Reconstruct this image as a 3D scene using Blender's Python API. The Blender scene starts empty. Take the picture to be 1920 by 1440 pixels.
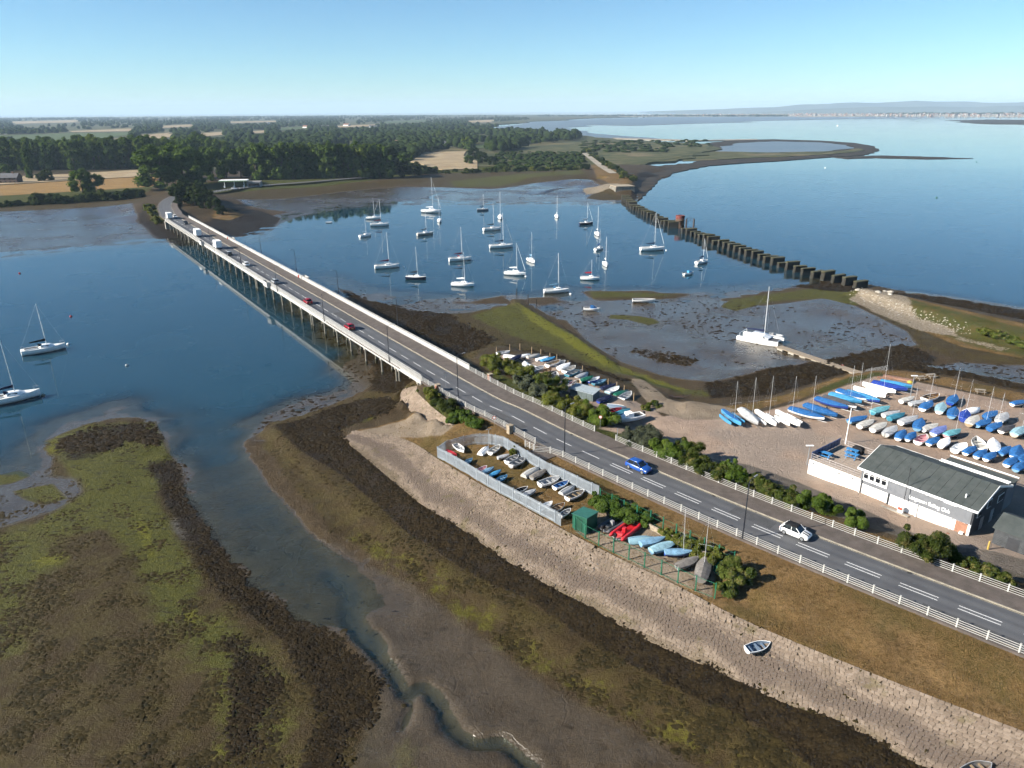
import bpy, math, random
import numpy as np
from mathutils import Vector, Matrix
random.seed(11); rng = np.random.default_rng(11)
PI = math.pi
SC = bpy.context.scene
COL = SC.collection
# ------------------------------------------------------------------ camera, sky, sun, exposure
F = 1356.0; HC = 56.0; HZ = 207.0; ROLL = math.radians(0.37)
TH = math.atan((720 - HZ) / F)
cam = bpy.data.cameras.new('camera'); cam_o = bpy.data.objects.new('camera', cam); COL.objects.link(cam_o)
cam.sensor_width = 36; cam.lens = 36 * F / 1920; cam.clip_start = 1; cam.clip_end = 120000
cam_o.location = (0, 0, HC)
cam_o.rotation_euler = (Matrix.Rotation(PI / 2 - TH, 3, 'X') @ Matrix.Rotation(-ROLL, 3, 'Z')).to_euler()
SC.camera = cam_o
SUN_EL = math.radians(27.5); SH = math.radians(14.5)          # shadows fall along +X, turned SH towards +Y
sun_dir = Vector((-math.cos(SH) * math.cos(SUN_EL), -math.sin(SH) * math.cos(SUN_EL), math.sin(SUN_EL)))
w = bpy.data.worlds.new('World'); SC.world = w; w.use_nodes = True
wn = w.node_tree; wn.nodes.clear()
sky = wn.nodes.new('ShaderNodeTexSky'); sky.sky_type = 'NISHITA'; sky.sun_disc = False
sky.sun_elevation = SUN_EL; sky.sun_rotation = math.atan2(sun_dir.x, sun_dir.y)
sky.altitude = 0; sky.air_density = 0.85; sky.dust_density = 0.05; sky.ozone_density = 4.0
bg = wn.nodes.new('ShaderNodeBackground'); bg.inputs['Strength'].default_value = 0.054
wo = wn.nodes.new('ShaderNodeOutputWorld')
wb = wn.nodes.new('ShaderNodeMix'); wb.data_type = 'RGBA'; wb.blend_type = 'MULTIPLY'; wb.inputs[0].default_value = 1; wb.inputs[7].default_value = (.84, 1.04, 1.08, 1)   # white balance of the picture
wn.links.new(sky.outputs[0], wb.inputs[6]); wn.links.new(wb.outputs[2], bg.inputs[0]); wn.links.new(bg.outputs[0], wo.inputs[0])
sun = bpy.data.lights.new('sun', 'SUN'); sun.energy = 5.0; sun.angle = math.radians(0.53); sun.color = (1, 0.93, 0.82)
sun_o = bpy.data.objects.new('sun', sun); COL.objects.link(sun_o); sun_o.location = (-200, -100, 200)
sun_o.rotation_euler = sun_dir.to_track_quat('Z', 'Y').to_euler()
SC.view_settings.view_transform = 'Standard'; SC.view_settings.look = 'None'
SC.view_settings.gamma = 1; SC.view_settings.exposure = 1.36; SC.view_settings.use_curve_mapping = False
SC.render.engine = 'CYCLES'
cy = SC.cycles
cy.use_denoising = True; cy.max_bounces = 6; cy.diffuse_bounces = 2; cy.glossy_bounces = 3
cy.transmission_bounces = 3; cy.transparent_max_bounces = 8; cy.volume_bounces = 0; cy.caustics_reflective = False; cy.caustics_refractive = False
cy.sample_clamp_indirect = 4
cy.use_adaptive_sampling = True; cy.adaptive_threshold = 0.03; cy.adaptive_min_samples = 8

# ------------------------------------------------------------------ geometry helpers
def G(u, v, z=0.0):
    """photo pixel (1920x1440) -> point of the level z"""
    a0 = (u - 960) / F; b0 = (720 - v) / F
    a = a0 * math.cos(ROLL) + b0 * math.sin(ROLL); b = -a0 * math.sin(ROLL) + b0 * math.cos(ROLL)
    dy = math.cos(TH) + b * math.sin(TH); dz = -math.sin(TH) + b * math.cos(TH)
    t = (z - HC) / dz
    return (a * t, dy * t, z)
def GX(p, z=0.0): return G(p[0], p[1], p[2] if len(p) > 2 else z)

def mk(name, verts, faces, mats=(), smooth=False, midx=None):
    me = bpy.data.meshes.new(name)
    me.from_pydata([tuple(map(float, v)) for v in verts], [], faces)
    for m in (mats if isinstance(mats, (list, tuple)) else [mats]): me.materials.append(m)
    if midx is not None: me.polygons.foreach_set('material_index', midx)
    if smooth: me.polygons.foreach_set('use_smooth', [True] * len(me.polygons))
    me.update()
    return me
def mk_np(name, V, Fq, mats=(), smooth=False):
    """fast mesh from numpy arrays; Fq is (n,3) or (n,4)"""
    me = bpy.data.meshes.new(name); k = Fq.shape[1]; n = len(Fq)
    me.vertices.add(len(V)); me.vertices.foreach_set('co', np.ascontiguousarray(V, dtype=np.float32).ravel())
    me.loops.add(n * k); me.loops.foreach_set('vertex_index', np.ascontiguousarray(Fq, dtype=np.int32).ravel())
    me.polygons.add(n); me.polygons.foreach_set('loop_start', np.arange(0, n * k, k, dtype=np.int32))
    me.polygons.foreach_set('loop_total', np.full(n, k, dtype=np.int32))
    if smooth: me.polygons.foreach_set('use_smooth', np.ones(n, dtype=bool))
    for m in (mats if isinstance(mats, (list, tuple)) else [mats]): me.materials.append(m)
    me.update(calc_edges=True); me.validate()
    return me
def link(name, me, parent=None, loc=None, rz=None, scale=None):
    o = bpy.data.objects.new(name, me); COL.objects.link(o)
    if parent is not None: o.parent = parent
    if loc is not None: o.location = loc
    if rz is not None: o.rotation_euler = (0, 0, rz)
    if scale is not None: o.scale = scale if hasattr(scale, '__len__') else (scale,) * 3
    return o
def tag(o, label=None, cat=None, group=None, kind=None):
    if label: o['label'] = label
    if cat: o['category'] = cat
    if group: o['group'] = group
    if kind: o['kind'] = kind
    return o
def thing(name, label, cat, loc=(0, 0, 0), rz=0.0, group=None, scale=None):
    o = bpy.data.objects.new(name, None); COL.objects.link(o); o.empty_display_size = 0.3
    o.location = loc; o.rotation_euler = (0, 0, rz)
    if scale is not None: o.scale = scale if hasattr(scale, '__len__') else (scale,) * 3
    return tag(o, label, cat, group)
def struct(name, me, label=None): return tag(link(name, me), label, None, None, 'structure')
def kids(o): return KIDS.get(o.name, [])
ORD = ['first', 'second', 'third', 'fourth', 'fifth', 'sixth', 'seventh', 'eighth', 'ninth', 'tenth', 'eleventh', 'twelfth']
def nth(i):
    if i < 12: return ORD[i]
    n = i + 1
    return '%d%s' % (n, 'th' if 10 < n % 100 < 14 else {1: 'st', 2: 'nd', 3: 'rd'}.get(n % 10, 'th'))

class MB:
    """collects shapes; build() links them as one mesh object"""
    def __init__(s): s.v = []; s.f = []; s.m = []
    def add(s, V, Fs, mi=0):
        o = len(s.v); s.v += [tuple(p) for p in V]; s.f += [tuple(i + o for i in q) for q in Fs]; s.m += [mi] * len(Fs); return s
    def box(s, c, d, rz=0, mi=0, rx=0, taper=1.0):
        x, y, z = d[0] / 2, d[1] / 2, d[2] / 2
        P = [(-x, -y, -z), (x, -y, -z), (x, y, -z), (-x, y, -z), (-x * taper, -y * taper, z), (x * taper, -y * taper, z), (x * taper, y * taper, z), (-x * taper, y * taper, z)]
        M = Matrix.Translation(c) @ Matrix.Rotation(rz, 4, 'Z') @ Matrix.Rotation(rx, 4, 'X')
        return s.add([M @ Vector(p) for p in P], [(0, 3, 2, 1), (4, 5, 6, 7), (0, 1, 5, 4), (1, 2, 6, 5), (2, 3, 7, 6), (3, 0, 4, 7)], mi)
    def tube(s, p, q, r, r2=None, n=6, mi=0, caps=True):
        p = Vector(p); q = Vector(q); d = (q - p)
        if d.length < 1e-6: return s
        r2 = r if r2 is None else r2
        k = d.to_track_quat('Z', 'Y').to_matrix()
        V = []
        for c, rr in ((p, r), (q, r2)):
            for i in range(n):
                a = 2 * PI * i / n
                V.append(c + k @ Vector((math.cos(a) * rr, math.sin(a) * rr, 0)))
        Fs = [(i, (i + 1) % n, n + (i + 1) % n, n + i) for i in range(n)]
        if caps: Fs += [tuple(range(n - 1, -1, -1)), tuple(range(n, 2 * n))]
        return s.add(V, Fs, mi)
    def path(s, pts, r, n=6, mi=0):
        for a, b in zip(pts[:-1], pts[1:]): s.tube(a, b, r, None, n, mi)
        return s
    def pipe(s, pts, r, n=10, mi=0):
        P = [Vector(p) for p in pts]; rings = []
        for i, p in enumerate(P):
            d = (P[min(i + 1, len(P) - 1)] - P[max(i - 1, 0)]).normalized(); a = d.cross(Vector((0, 0, 1))).normalized(); b = a.cross(d); rr = r * (.55 if i in (0, len(P) - 1) else 1)
            rings.append([p + a * rr * math.cos(2 * PI * k / n) + b * rr * math.sin(2 * PI * k / n) for k in range(n)])
        return s.loft(rings, True, (True, True), mi)
    def loft(s, rings, close=True, caps=(True, True), mi=0):
        n = len(rings[0]); V = [p for R in rings for p in R]; Fs = []
        for k in range(len(rings) - 1):
            for i in range(n if close else n - 1):
                a, b = k * n + i, k * n + (i + 1) % n
                Fs.append((a, b, b + n, a + n))
        if caps[0]: Fs.append(tuple(range(n - 1, -1, -1)))
        if caps[1]: Fs.append(tuple(range((len(rings) - 1) * n, len(rings) * n)))
        return s.add(V, Fs, mi)
    def poly(s, P, mi=0): return s.add(P, [tuple(range(len(P)))], mi)
    def lathe(s, prof, n=12, c=(0, 0, 0), mi=0):
        rings = [[(c[0] + r * math.cos(2 * PI * i / n), c[1] + r * math.sin(2 * PI * i / n), c[2] + z) for i in range(n)] for r, z in prof]
        return s.loft(rings, True, (True, True), mi)
    def mesh(s, name, mats, smooth=False): return mk(name, s.v, s.f, mats, smooth, s.m if isinstance(mats, (list, tuple)) and len(mats) > 1 else None)
    def build(s, name, mats, parent=None, smooth=False, loc=None, rz=None): return link(name, s.mesh(name, mats, smooth), parent, loc, rz)

# ------------------------------------------------------------------ materials
class NT:
    def __init__(s, name):
        s.mat = bpy.data.materials.new(name); s.mat.use_nodes = True; s.t = s.mat.node_tree; s.t.nodes.clear()
        s.out = s.t.nodes.new('ShaderNodeOutputMaterial')
    def n(s, ty, **k):
        nd = s.t.nodes.new(ty)
        for a, b in k.items():
            if a.startswith('_'): setattr(nd, a[1:], b)
        return nd
    def put(s, sock, val):
        if isinstance(val, bpy.types.NodeSocket): s.t.links.new(val, sock)
        elif val is not None:
            if sock.type == 'RGBA' and len(val) == 3: val = tuple(val) + (1,)
            sock.default_value = val
    def math(s, op, a, b=None, clamp=False):
        nd = s.n('ShaderNodeMath', _operation=op, _use_clamp=clamp); s.put(nd.inputs[0], a)
        if b is not None: s.put(nd.inputs[1], b)
        return nd.outputs[0]
    def mix(s, f, a, b):
        nd = s.n('ShaderNodeMix', _data_type='RGBA'); s.put(nd.inputs[0], f); s.put(nd.inputs[6], a); s.put(nd.inputs[7], b); return nd.outputs[2]
    def mixf(s, f, a, b):
        nd = s.n('ShaderNodeMix', _data_type='FLOAT'); s.put(nd.inputs[0], f); s.put(nd.inputs[2], a); s.put(nd.inputs[3], b); return nd.outputs[0]
    def pos(s, scale=None):
        g = s.n('ShaderNodeNewGeometry').outputs['Position']
        if scale is None: return g
        m = s.n('ShaderNodeVectorMath', _operation='MULTIPLY'); s.put(m.inputs[0], g); m.inputs[1].default_value = scale; return m.outputs[0]
    def objco(s): return s.n('ShaderNodeTexCoord').outputs['Object']
    def noise(s, vec, scale, detail=3, rough=0.55, dist=0.0):
        nd = s.n('ShaderNodeTexNoise'); s.put(nd.inputs['Vector'], vec); nd.inputs['Scale'].default_value = scale
        nd.inputs['Detail'].default_value = detail; nd.inputs['Roughness'].default_value = rough; nd.inputs['Distortion'].default_value = dist
        return nd.outputs[0]
    def voro(s, vec, scale, feat='F1'):
        nd = s.n('ShaderNodeTexVoronoi', _feature=feat); s.put(nd.inputs['Vector'], vec); nd.inputs['Scale'].default_value = scale; return nd.outputs['Distance']
    def ss(s, x, lo, hi):
        nd = s.n('ShaderNodeMapRange', _interpolation_type='SMOOTHSTEP'); s.put(nd.inputs[0], x); nd.inputs[1].default_value = lo; nd.inputs[2].default_value = hi; return nd.outputs[0]
    def attr(s, name):
        nd = s.n('ShaderNodeAttribute', _attribute_name=name); return nd
    def bump(s, h, strength=0.4, dist=0.1, nrm=None):
        nd = s.n('ShaderNodeBump'); s.put(nd.inputs['Height'], h); nd.inputs['Strength'].default_value = strength; nd.inputs['Distance'].default_value = dist
        if nrm is not None: s.put(nd.inputs['Normal'], nrm)
        return nd.outputs[0]
    def bsdf(s, col, rough=0.6, metal=0.0, spec=0.5, nrm=None, **k):
        b = s.n('ShaderNodeBsdfPrincipled'); s.put(b.inputs['Base Color'], col); s.put(b.inputs['Roughness'], rough); s.put(b.inputs['Metallic'], metal)
        s.put(b.inputs['Specular IOR Level'], spec)
        if nrm is not None: s.put(b.inputs['Normal'], nrm)
        for a, v in k.items(): s.put(b.inputs[a], v)
        return b.outputs[0]
    def done(s, sh): s.t.links.new(sh, s.out.inputs[0]); return s.mat
MATS = {}
def mat(name, col, rough=0.6, metal=0.0, var=0.12, scale=2.0, spec=0.4, bump=0.0, dirt=None, world=False):
    """plain coloured stuff with uneven tone, and dirt of its own colour in patches"""
    if name in MATS: return MATS[name]
    kk = 1.0 if min(col) > .58 else .66
    col = tuple(c * kk for c in col); dirt = dirt and (tuple(c * .66 for c in dirt[0]), dirt[1])
    t = NT(name); co = t.pos() if world else t.objco()
    n1 = t.noise(co, scale, 4); n2 = t.noise(co, scale * 7, 3)
    lo = tuple(c * (1 - var) for c in col); hi = tuple(min(1, c * (1 + var)) for c in col)
    c = t.mix(t.ss(n1, 0.3, 0.7), lo, hi)
    if dirt: c = t.mix(t.math('MULTIPLY', t.ss(t.noise(co, scale * 1.7, 5, 0.65), 0.52, 0.75), dirt[1]), c, dirt[0])
    r = t.mixf(n2, max(0.02, rough - 0.08), min(1, rough + 0.08))
    nm = t.bump(n2, bump, 0.03) if bump else None
    MATS[name] = t.done(t.bsdf(c, r, metal, spec, nm)); return MATS[name]
# ------------------------------------------------------------------ terrain: heights from levelled lines
def sm(P, n=8):
    """Catmull-Rom through 2D/3D points"""
    P = [np.array(p, float) for p in P]; Q = [2 * P[0] - P[1]] + P + [2 * P[-1] - P[-2]]; out = []
    for i in range(1, len(Q) - 2):
        for k in range(n):
            t = k / n; a, b, c, d = Q[i - 1:i + 3]
            out.append(0.5 * (2 * b + (c - a) * t + (2 * a - 5 * b + 4 * c - d) * t * t + (3 * b - a - 3 * c + d) * t ** 3))
    out.append(P[-1]); return np.array(out)
def resample(P, step):
    P = np.asarray(P, float); d = np.r_[0, np.cumsum(np.linalg.norm(np.diff(P[:, :2], axis=0), axis=1))]
    n = max(2, int(round(d[-1] / step)) + 1); s = np.linspace(0, d[-1], n)
    return np.stack([np.interp(s, d, P[:, k]) for k in range(P.shape[1])], 1), s
# the road: left fence line in metres, from the island end to past the right edge of the view
far_curve = [G(330, 366, 5.0)[:2], G(308, 374, 5.2)[:2], G(296, 386, 5.3)[:2], G(299, 400, 5.4)[:2]]
ROADPTS = far_curve + [(-174.2, 370.7), (-96, 253.1), (-18.1, 135.6), (-3.4, 115.6), (7.8, 101.2), (28.8, 78), (50.3, 57.1), (80, 29.4), (120, -8)]
ROADL, ROADS = resample(sm(ROADPTS, 16), 1.0)
_t = np.gradient(ROADL, axis=0); _t /= np.linalg.norm(_t, axis=1)[:, None]
ROADN = np.stack([-_t[:, 1], _t[:, 0]], 1)                    # to the right-hand fence
def road_w(s_i): return float(np.interp(s_i, [0, S_BR0, S_BR1, S_BR1 + 40, ROADS[-1]], [9.5, 11, 11, 10.6, 10.0]))
def s_at(x, y): return float(ROADS[np.argmin((ROADL[:, 0] - x) ** 2 + (ROADL[:, 1] - y) ** 2)])
S_BR0 = s_at(-174.2, 370.7); S_BR1 = s_at(-18.1, 135.6)
def road_p(s_i, off, z=5.5):
    x = np.interp(s_i, ROADS, ROADL[:, 0]); y = np.interp(s_i, ROADS, ROADL[:, 1])
    nx = np.interp(s_i, ROADS, ROADN[:, 0]); ny = np.interp(s_i, ROADS, ROADN[:, 1])
    return (x + nx * off, y + ny * off, z)
def road_dir(s_i):
    a = road_p(s_i - 0.5, 0); b = road_p(s_i + 0.5, 0); return math.atan2(b[1] - a[1], b[0] - a[0])

# the stone slope between weed line C and grass line B
C_PX = [(642, 822), (700, 870), (790, 945), (855, 985), (940, 1045), (1015, 1090), (1100, 1135), (1200, 1194), (1337, 1256), (1440, 1305), (1593, 1367), (1733, 1440), (1960, 1540)]
B_PX = [(662, 806), (760, 824), (830, 866), (900, 907), (985, 953), (1055, 992), (1160, 1046), (1250, 1088), (1370, 1150), (1470, 1195), (1613, 1253), (1790, 1322), (2050, 1420)]
ZC = [1.6] + [2.0] * 12; ZB = [1.9, 3.0, 4.2] + [4.6] * 10
Cw = sm([G(u, v, z) for (u, v), z in zip(C_PX, ZC)], 12); Bw = sm([G(u, v, z) for (u, v), z in zip(B_PX, ZB)], 12)
_mid = (Cw + Bw) / 2; _md = np.r_[0, np.cumsum(np.linalg.norm(np.diff(_mid[:, :2], axis=0), axis=1))]
SLOPE_LEN = _md[-1]
def slope_p(s_i, t):
    c = np.array([np.interp(s_i, _md, Cw[:, k]) for k in range(3)]); b = np.array([np.interp(s_i, _md, Bw[:, k]) for k in range(3)])
    return c + (b - c) * t

CTRL = []
def ctl(pts, z=None, step=4.0):
    P = np.array([GX(p, z if z is not None else 0) for p in pts])
    if len(P) > 1: P, _ = resample(P, step)
    CTRL.append(P)
def cpt(pts, z=0):
    for p in pts: CTRL.append(np.array([GX(p, z)]))
# deep and shallow water
cpt([(100, 560), (200, 650), (300, 700), (450, 650), (550, 700), (350, 560), (60, 720), (250, 600), (400, 600), (500, 620), (150, 700), (20, 620)], -2.2)
cpt([(300, 770), (400, 760), (600, 730), (360, 720), (470, 740)], -1.4)
cpt([(400, 850, -.8), (440, 900, -.6), (480, 950, -.5), (520, 990, -.4), (570, 1040, -.3), (610, 1085, -.25), (540, 1080, -.22), (600, 1130, -.14), (650, 1060, -.12), (500, 1030, -.3)])
ctl([(430, 880), (520, 990), (575, 1040), (620, 1075), (655, 1105), (662, 1165), (705, 1215), (740, 1270), (765, 1306)], -.26, 2)
ctl([(785, 1285), (812, 1305), (835, 1345), (858, 1378), (890, 1397), (940, 1396), (972, 1420), (1000, 1445), (1040, 1500)], -.2, 1.5)
ctl([(765, 1306), (785, 1285)], -.15, 1.5); ctl([(765, 1306), (772, 1325), (760, 1345)], -.05, 1.5)
cpt([(600, 450), (700, 470), (800, 480), (900, 450), (1000, 440), (1050, 500), (950, 500), (1100, 450), (1200, 450), (1250, 500), (1150, 500), (700, 420), (850, 420), (1000, 400), (1120, 410), (650, 500), (560, 470), (760, 515)], -1.8)
cpt([(800, 548), (900, 552), (1000, 550), (1060, 540), (700, 540), (1030, 580)], -.25)
cpt([(1300, 350), (1500, 400), (1800, 450), (1600, 480), (1800, 530), (1900, 400), (1250, 370), (1400, 440), (1350, 330), (1500, 330), (1700, 330), (1900, 340), (1250, 395), (1900, 545), (1650, 525), (1340, 322), (1420, 318), (1500, 314), (1620, 308), (1750, 310), (1900, 312), (2100, 320), (2100, 400), (2200, 330), (1600, 360), (1700, 300), (1850, 300), (2000, 480), (2000, 540)], -2.0)
cpt([(1300, 520, -.8), (1400, 528, -.5), (1480, 520, -.8), (1350, 538, -.25), (1150, 538, -.5), (1250, 543, -.3), (1060, 525, -.7), (1100, 535, -.5), (1200, 530, -.7), (1430, 540, -.12), (1540, 518, -.6), (1500, 530, -.3), (1080, 556, -.15), (1260, 330, -1.5), (1290, 322, -1.5), (1250, 345, -1.5), (1320, 345, -2), (1420, 350, -2), (1550, 345, -2), (1750, 345, -2)])
cpt([(400, 480), (430, 500), (500, 560), (560, 620), (620, 670), (350, 470)], -1.2)
cpt([(340, 800, -1.0), (400, 800, -1.2), (440, 820, -1.0), (380, 835, -1), (350, 850, -.7), (440, 780, -1.2), (250, 735, -1.2), (150, 760, -.8), (420, 870, -.9), (40, 820, -.6), (25, 860, -.3), (330, 775, -1.2), (200, 735, -1.0), (90, 770, -1.0)])
cpt([(640, 1230, .12), (660, 1270, .15), (690, 1310, .2), (720, 1350, .25), (735, 1195, .08), (765, 1240, .1), (790, 1262, .12), (680, 1228, .1), (715, 1288, .16), (742, 1320, .2), (625, 1210, .08), (790, 1322, .22), (815, 1362, .24), (842, 1402, .26), (880, 1416, .26), (930, 1413, .28), (955, 1436, .3), (838, 1288, .18), (858, 1328, .22), (884, 1364, .26), (912, 1381, .28), (960, 1378, .3), (1000, 1412, .34), (820, 1275, .14), (760, 1290, .1)])
# waterline
ctl([(0, 905), (60, 880), (85, 830), (90, 812), (160, 790), (230, 762), (290, 783), (305, 815), (335, 865), (350, 915), (400, 990), (440, 1050), (500, 1105), (570, 1155), (630, 1195), (690, 1245)], 0)
ctl([(480, 797), (500, 850), (545, 912), (590, 958), (628, 1000), (650, 1012), (690, 1050), (745, 1090), (720, 1150), (735, 1215), (775, 1265)], 0)
ctl([(480, 797), (560, 772), (640, 745), (680, 725), (690, 700), (655, 640), (620, 580), (640, 545), (690, 562), (760, 575), (850, 582), (910, 577), (955, 570), (966, 560)], 0)
ctl([(975, 562), (1030, 590), (1060, 600), (1090, 580), (1150, 572), (1250, 566), (1345, 560), (1400, 548), (1480, 538), (1560, 527), (1615, 537), (1680, 547), (1780, 558), (1940, 584)], 0)
ctl([(-150, 495), (0, 480), (100, 470), (180, 462), (260, 452), (300, 449), (340, 458), (395, 440), (450, 442), (480, 438), (515, 425), (527, 410), (545, 402), (600, 395), (640, 388), (700, 382), (900, 382), (1100, 381), (1160, 379), (1185, 375), (1215, 355), (1232, 335)], 0, 8)
# left bank
cpt([(120, 822, .25), (170, 805, .25), (230, 795, .28), (275, 798, .22), (200, 825, .35), (275, 828, .35), (305, 855, .3), (325, 890, .3), (150, 850, .35), (240, 812, .35), (100, 840, .22)])
cpt([(100, 1000, .35), (200, 1100, .5), (300, 1200, .55), (100, 1300, .7), (400, 1300, .6), (200, 1400, .8), (550, 1350, .5), (250, 850, .4), (180, 900, .35), (280, 950, .35), (350, 1050, .4), (450, 1150, .4), (550, 1220, .4), (30, 950, .12), (80, 920, .1), (0, 1150, .5), (620, 1300, .3), (650, 1420, .35), (20, 1420, .7)])
ctl([(700, 1265), (730, 1315), (748, 1350), (720, 1400), (740, 1450)], .22, 2)
# mud flat right of the creek
cpt([(800, 1200, .1), (900, 1300, .2), (1000, 1350, .3), (1100, 1400, .4), (760, 1130, .04), (850, 1180, .15), (1000, 1270, .25), (860, 1250, .15), (930, 1440, .3), (800, 1400, .28), (780, 1350, .25), (860, 1330, .22), (900, 1370, .28), (960, 1370, .3), (1020, 1400, .35), (830, 1420, .3), (800, 1250, .08)])
# bands on the right bank
E_PX = [(500, 830), (545, 905), (590, 950), (625, 995), (655, 1010), (700, 1040), (745, 1060), (780, 1090), (835, 1138), (890, 1168), (935, 1200), (985, 1245), (1045, 1275), (1105, 1315), (1180, 1345), (1260, 1400), (1340, 1450), (1420, 1510)]
D_PX = [(515, 800), (565, 845), (640, 890), (700, 940), (765, 1000), (800, 1020), (865, 1065), (920, 1095), (980, 1120), (1040, 1157), (1087, 1194), (1156, 1234), (1212, 1259), (1260, 1287), (1315, 1315), (1353, 1331), (1412, 1356), (1462, 1390), (1523, 1440), (1620, 1510)]
ctl(E_PX, .4, 2.5); ctl(D_PX, 1.05, 2.5)
for _s in np.arange(0, SLOPE_LEN, 3.0):
    for _tt in (0, .25, .5, .75, 1): CTRL.append(np.array([slope_p(_s, _tt) - np.array([0, 0, .1])]))
# embankment under the road
for _s in np.arange(S_BR1 + 2, ROADS[-1], 3.0):
    for _o in (-1.0, 0, 3, 7, road_w(_s), road_w(_s) + .8): CTRL.append(np.array([road_p(_s, _o, 5.28)]))
ctl([(1347, 1134), (1447, 1187), (1613, 1250), (1800, 1325), (2040, 1415)], 4.6, 3)
cpt([(1500, 1130), (1650, 1200), (1800, 1260), (1450, 1100)], 5.0)
cpt([(860, 850), (900, 880), (950, 900), (1000, 930), (1050, 960), (1080, 950), (1000, 890), (950, 850), (900, 835), (1100, 970), (1150, 1010), (1200, 1040), (1250, 1060), (1300, 1090), (1250, 1020), (1330, 1060), (1180, 980)], 4.7)
cpt([(850, 818, 4.4), (900, 805, 4.8), (820, 800, 4.2), (830, 780, 4.7), (800, 745, 4.8), (780, 735, 4.0), (762, 740, 2.4), (745, 755, 1.6), (760, 775, 1.9), (800, 790, 3.0), (740, 790, 1.8), (700, 800, 1.5), (780, 812, 3.0), (820, 825, 3.7), (700, 745, .8), (650, 770, .8), (560, 795, .6), (600, 800, .7), (640, 800, 1.0), (730, 735, 1.2), (760, 700, 1.0), (720, 690, .5), (700, 660, .2)])
# right of the road
cpt([(1300, 760, 4), (1400, 800, 4.2), (1600, 800, 4.3), (1900, 800, 4.3), (1700, 730, 4.0), (1450, 850, 4.4), (1550, 960, 4.4), (1500, 900, 4.4), (1700, 990, 4.4), (1900, 1000, 4.5), (1800, 745, 4), (1920, 780, 4), (1350, 850, 4.3), (1650, 850, 4.4), (1750, 900, 4.4), (1850, 950, 4.4), (1900, 900, 4.4), (1960, 960, 4.4), (1500, 800, 4.2), (1800, 800, 4.3), (1700, 780, 4.2), (1250, 800, 4.0), (1600, 760, 4.1), (1950, 1100, 4.7), (1800, 1060, 4.7), (1600, 1000, 4.6), (1400, 890, 4.5), (1220, 820, 4.4), (1300, 840, 4.4)])
ctl([(1310, 775), (1345, 772), (1420, 765), (1500, 745), (1560, 722), (1600, 706), (1650, 698), (1720, 705), (1800, 722), (1960, 760)], 3.7)
ctl([(1300, 752), (1350, 748), (1450, 738), (1520, 718), (1590, 697), (1640, 688), (1720, 690), (1800, 704), (1960, 738)], 1.1)
cpt([(1200, 600), (1300, 620), (1200, 660), (1350, 680), (1450, 660), (1500, 640), (1550, 600), (1650, 640), (1400, 590), (1300, 700), (1120, 610), (1160, 640), (1250, 580), (1420, 620), (1250, 690), (1600, 620)], .07)
cpt([(1780, 690), (1900, 705), (1850, 690)], .1); cpt([(1400, 712), (1500, 690), (1600, 675), (1680, 680), (1340, 722), (1700, 660), (1740, 700)], .45)
ctl([(1115, 551), (1180, 553), (1260, 553)], .16); ctl([(1360, 570), (1420, 562), (1490, 550), (1560, 542), (1600, 548)], .4)
ctl([(1622, 543), (1700, 563), (1800, 588), (1960, 630)], 2.6); ctl([(1610, 560), (1700, 600), (1800, 640), (1960, 672)], .6)
ctl([(1640, 538), (1700, 551), (1800, 565), (1960, 592)], .5)
# small boat yard, shore and slip by the bridge
cpt([(950, 668), (1050, 692), (1150, 752), (1000, 702), (1100, 742), (1200, 800), (970, 690), (1060, 720), (1020, 680), (1100, 715), (1150, 790), (930, 672)], 3.6)
ctl([(925, 660), (980, 662), (1050, 680), (1110, 706), (1160, 728), (1215, 755)], 2.6)
cpt([(800, 620, .7), (900, 620, .6), (1000, 640, .6), (1080, 670, .9), (720, 600, .5), (780, 650, 1.0), (850, 670, 1.8), (890, 650, 1.2), (660, 560, .3), (760, 600, .5), (850, 600, .3), (930, 590, .35), (1000, 660, 1.0), (1100, 690, 1.5), (880, 690, 3.2), (900, 700, 4.5)])
ctl([(967, 562), (1020, 600), (1080, 634), (1140, 678)], .9, 3); ctl([(950, 575), (1005, 615), (1070, 655), (1130, 695)], .65, 3)
ctl([(985, 566), (1038, 601), (1098, 636), (1160, 680), (1200, 700), (1280, 728)], .12, 3); cpt([(1180, 706, 1.5), (1220, 735, 2.2), (1260, 765, 3.2), (1240, 730, 1.4), (1300, 745, 1.0)])
# island shore
cpt([(0, 385, 1), (100, 380, 1), (200, 375, 1.2), (262, 368, 2), (0, 360, 2.5), (150, 360, 2.5), (240, 345, 3), (100, 335, 2.5), (-100, 340, 2.5), (-100, 390, 1), (-200, 370, 2)])
cpt([(0, 420), (100, 420), (200, 405), (230, 435), (-100, 440), (60, 450), (150, 450), (200, 420), (255, 420)], .07)
cpt([(305, 393), (320, 380), (350, 390), (340, 372), (330, 360), (300, 380), (290, 388)], 4.8)
cpt([(275, 400, 1.2), (280, 418, .8), (300, 425, .9), (380, 392, 3.6), (420, 392, 2.8), (400, 405, 1.6), (450, 412, .7), (500, 415, .4), (430, 425, .5), (360, 420, .8), (400, 430, .3), (455, 398, .8)])
cpt([(480, 385, .3), (550, 376, .3), (600, 370, .25), (520, 395, .2), (700, 362, .1), (900, 360, .06), (1050, 350, .06), (800, 365, .06), (1000, 370, .05), (750, 350, .08), (950, 345, .08), (650, 375, .1), (1100, 372, .12), (870, 345, .25), (800, 345, .3)])
cpt([(430, 362), (600, 350), (730, 338), (800, 325), (900, 322), (1000, 320), (1080, 320)], 1.5)
cpt([(600, 335), (800, 310), (1000, 310), (700, 320), (450, 350), (400, 352), (500, 340), (350, 345)], 3.0)
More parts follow.
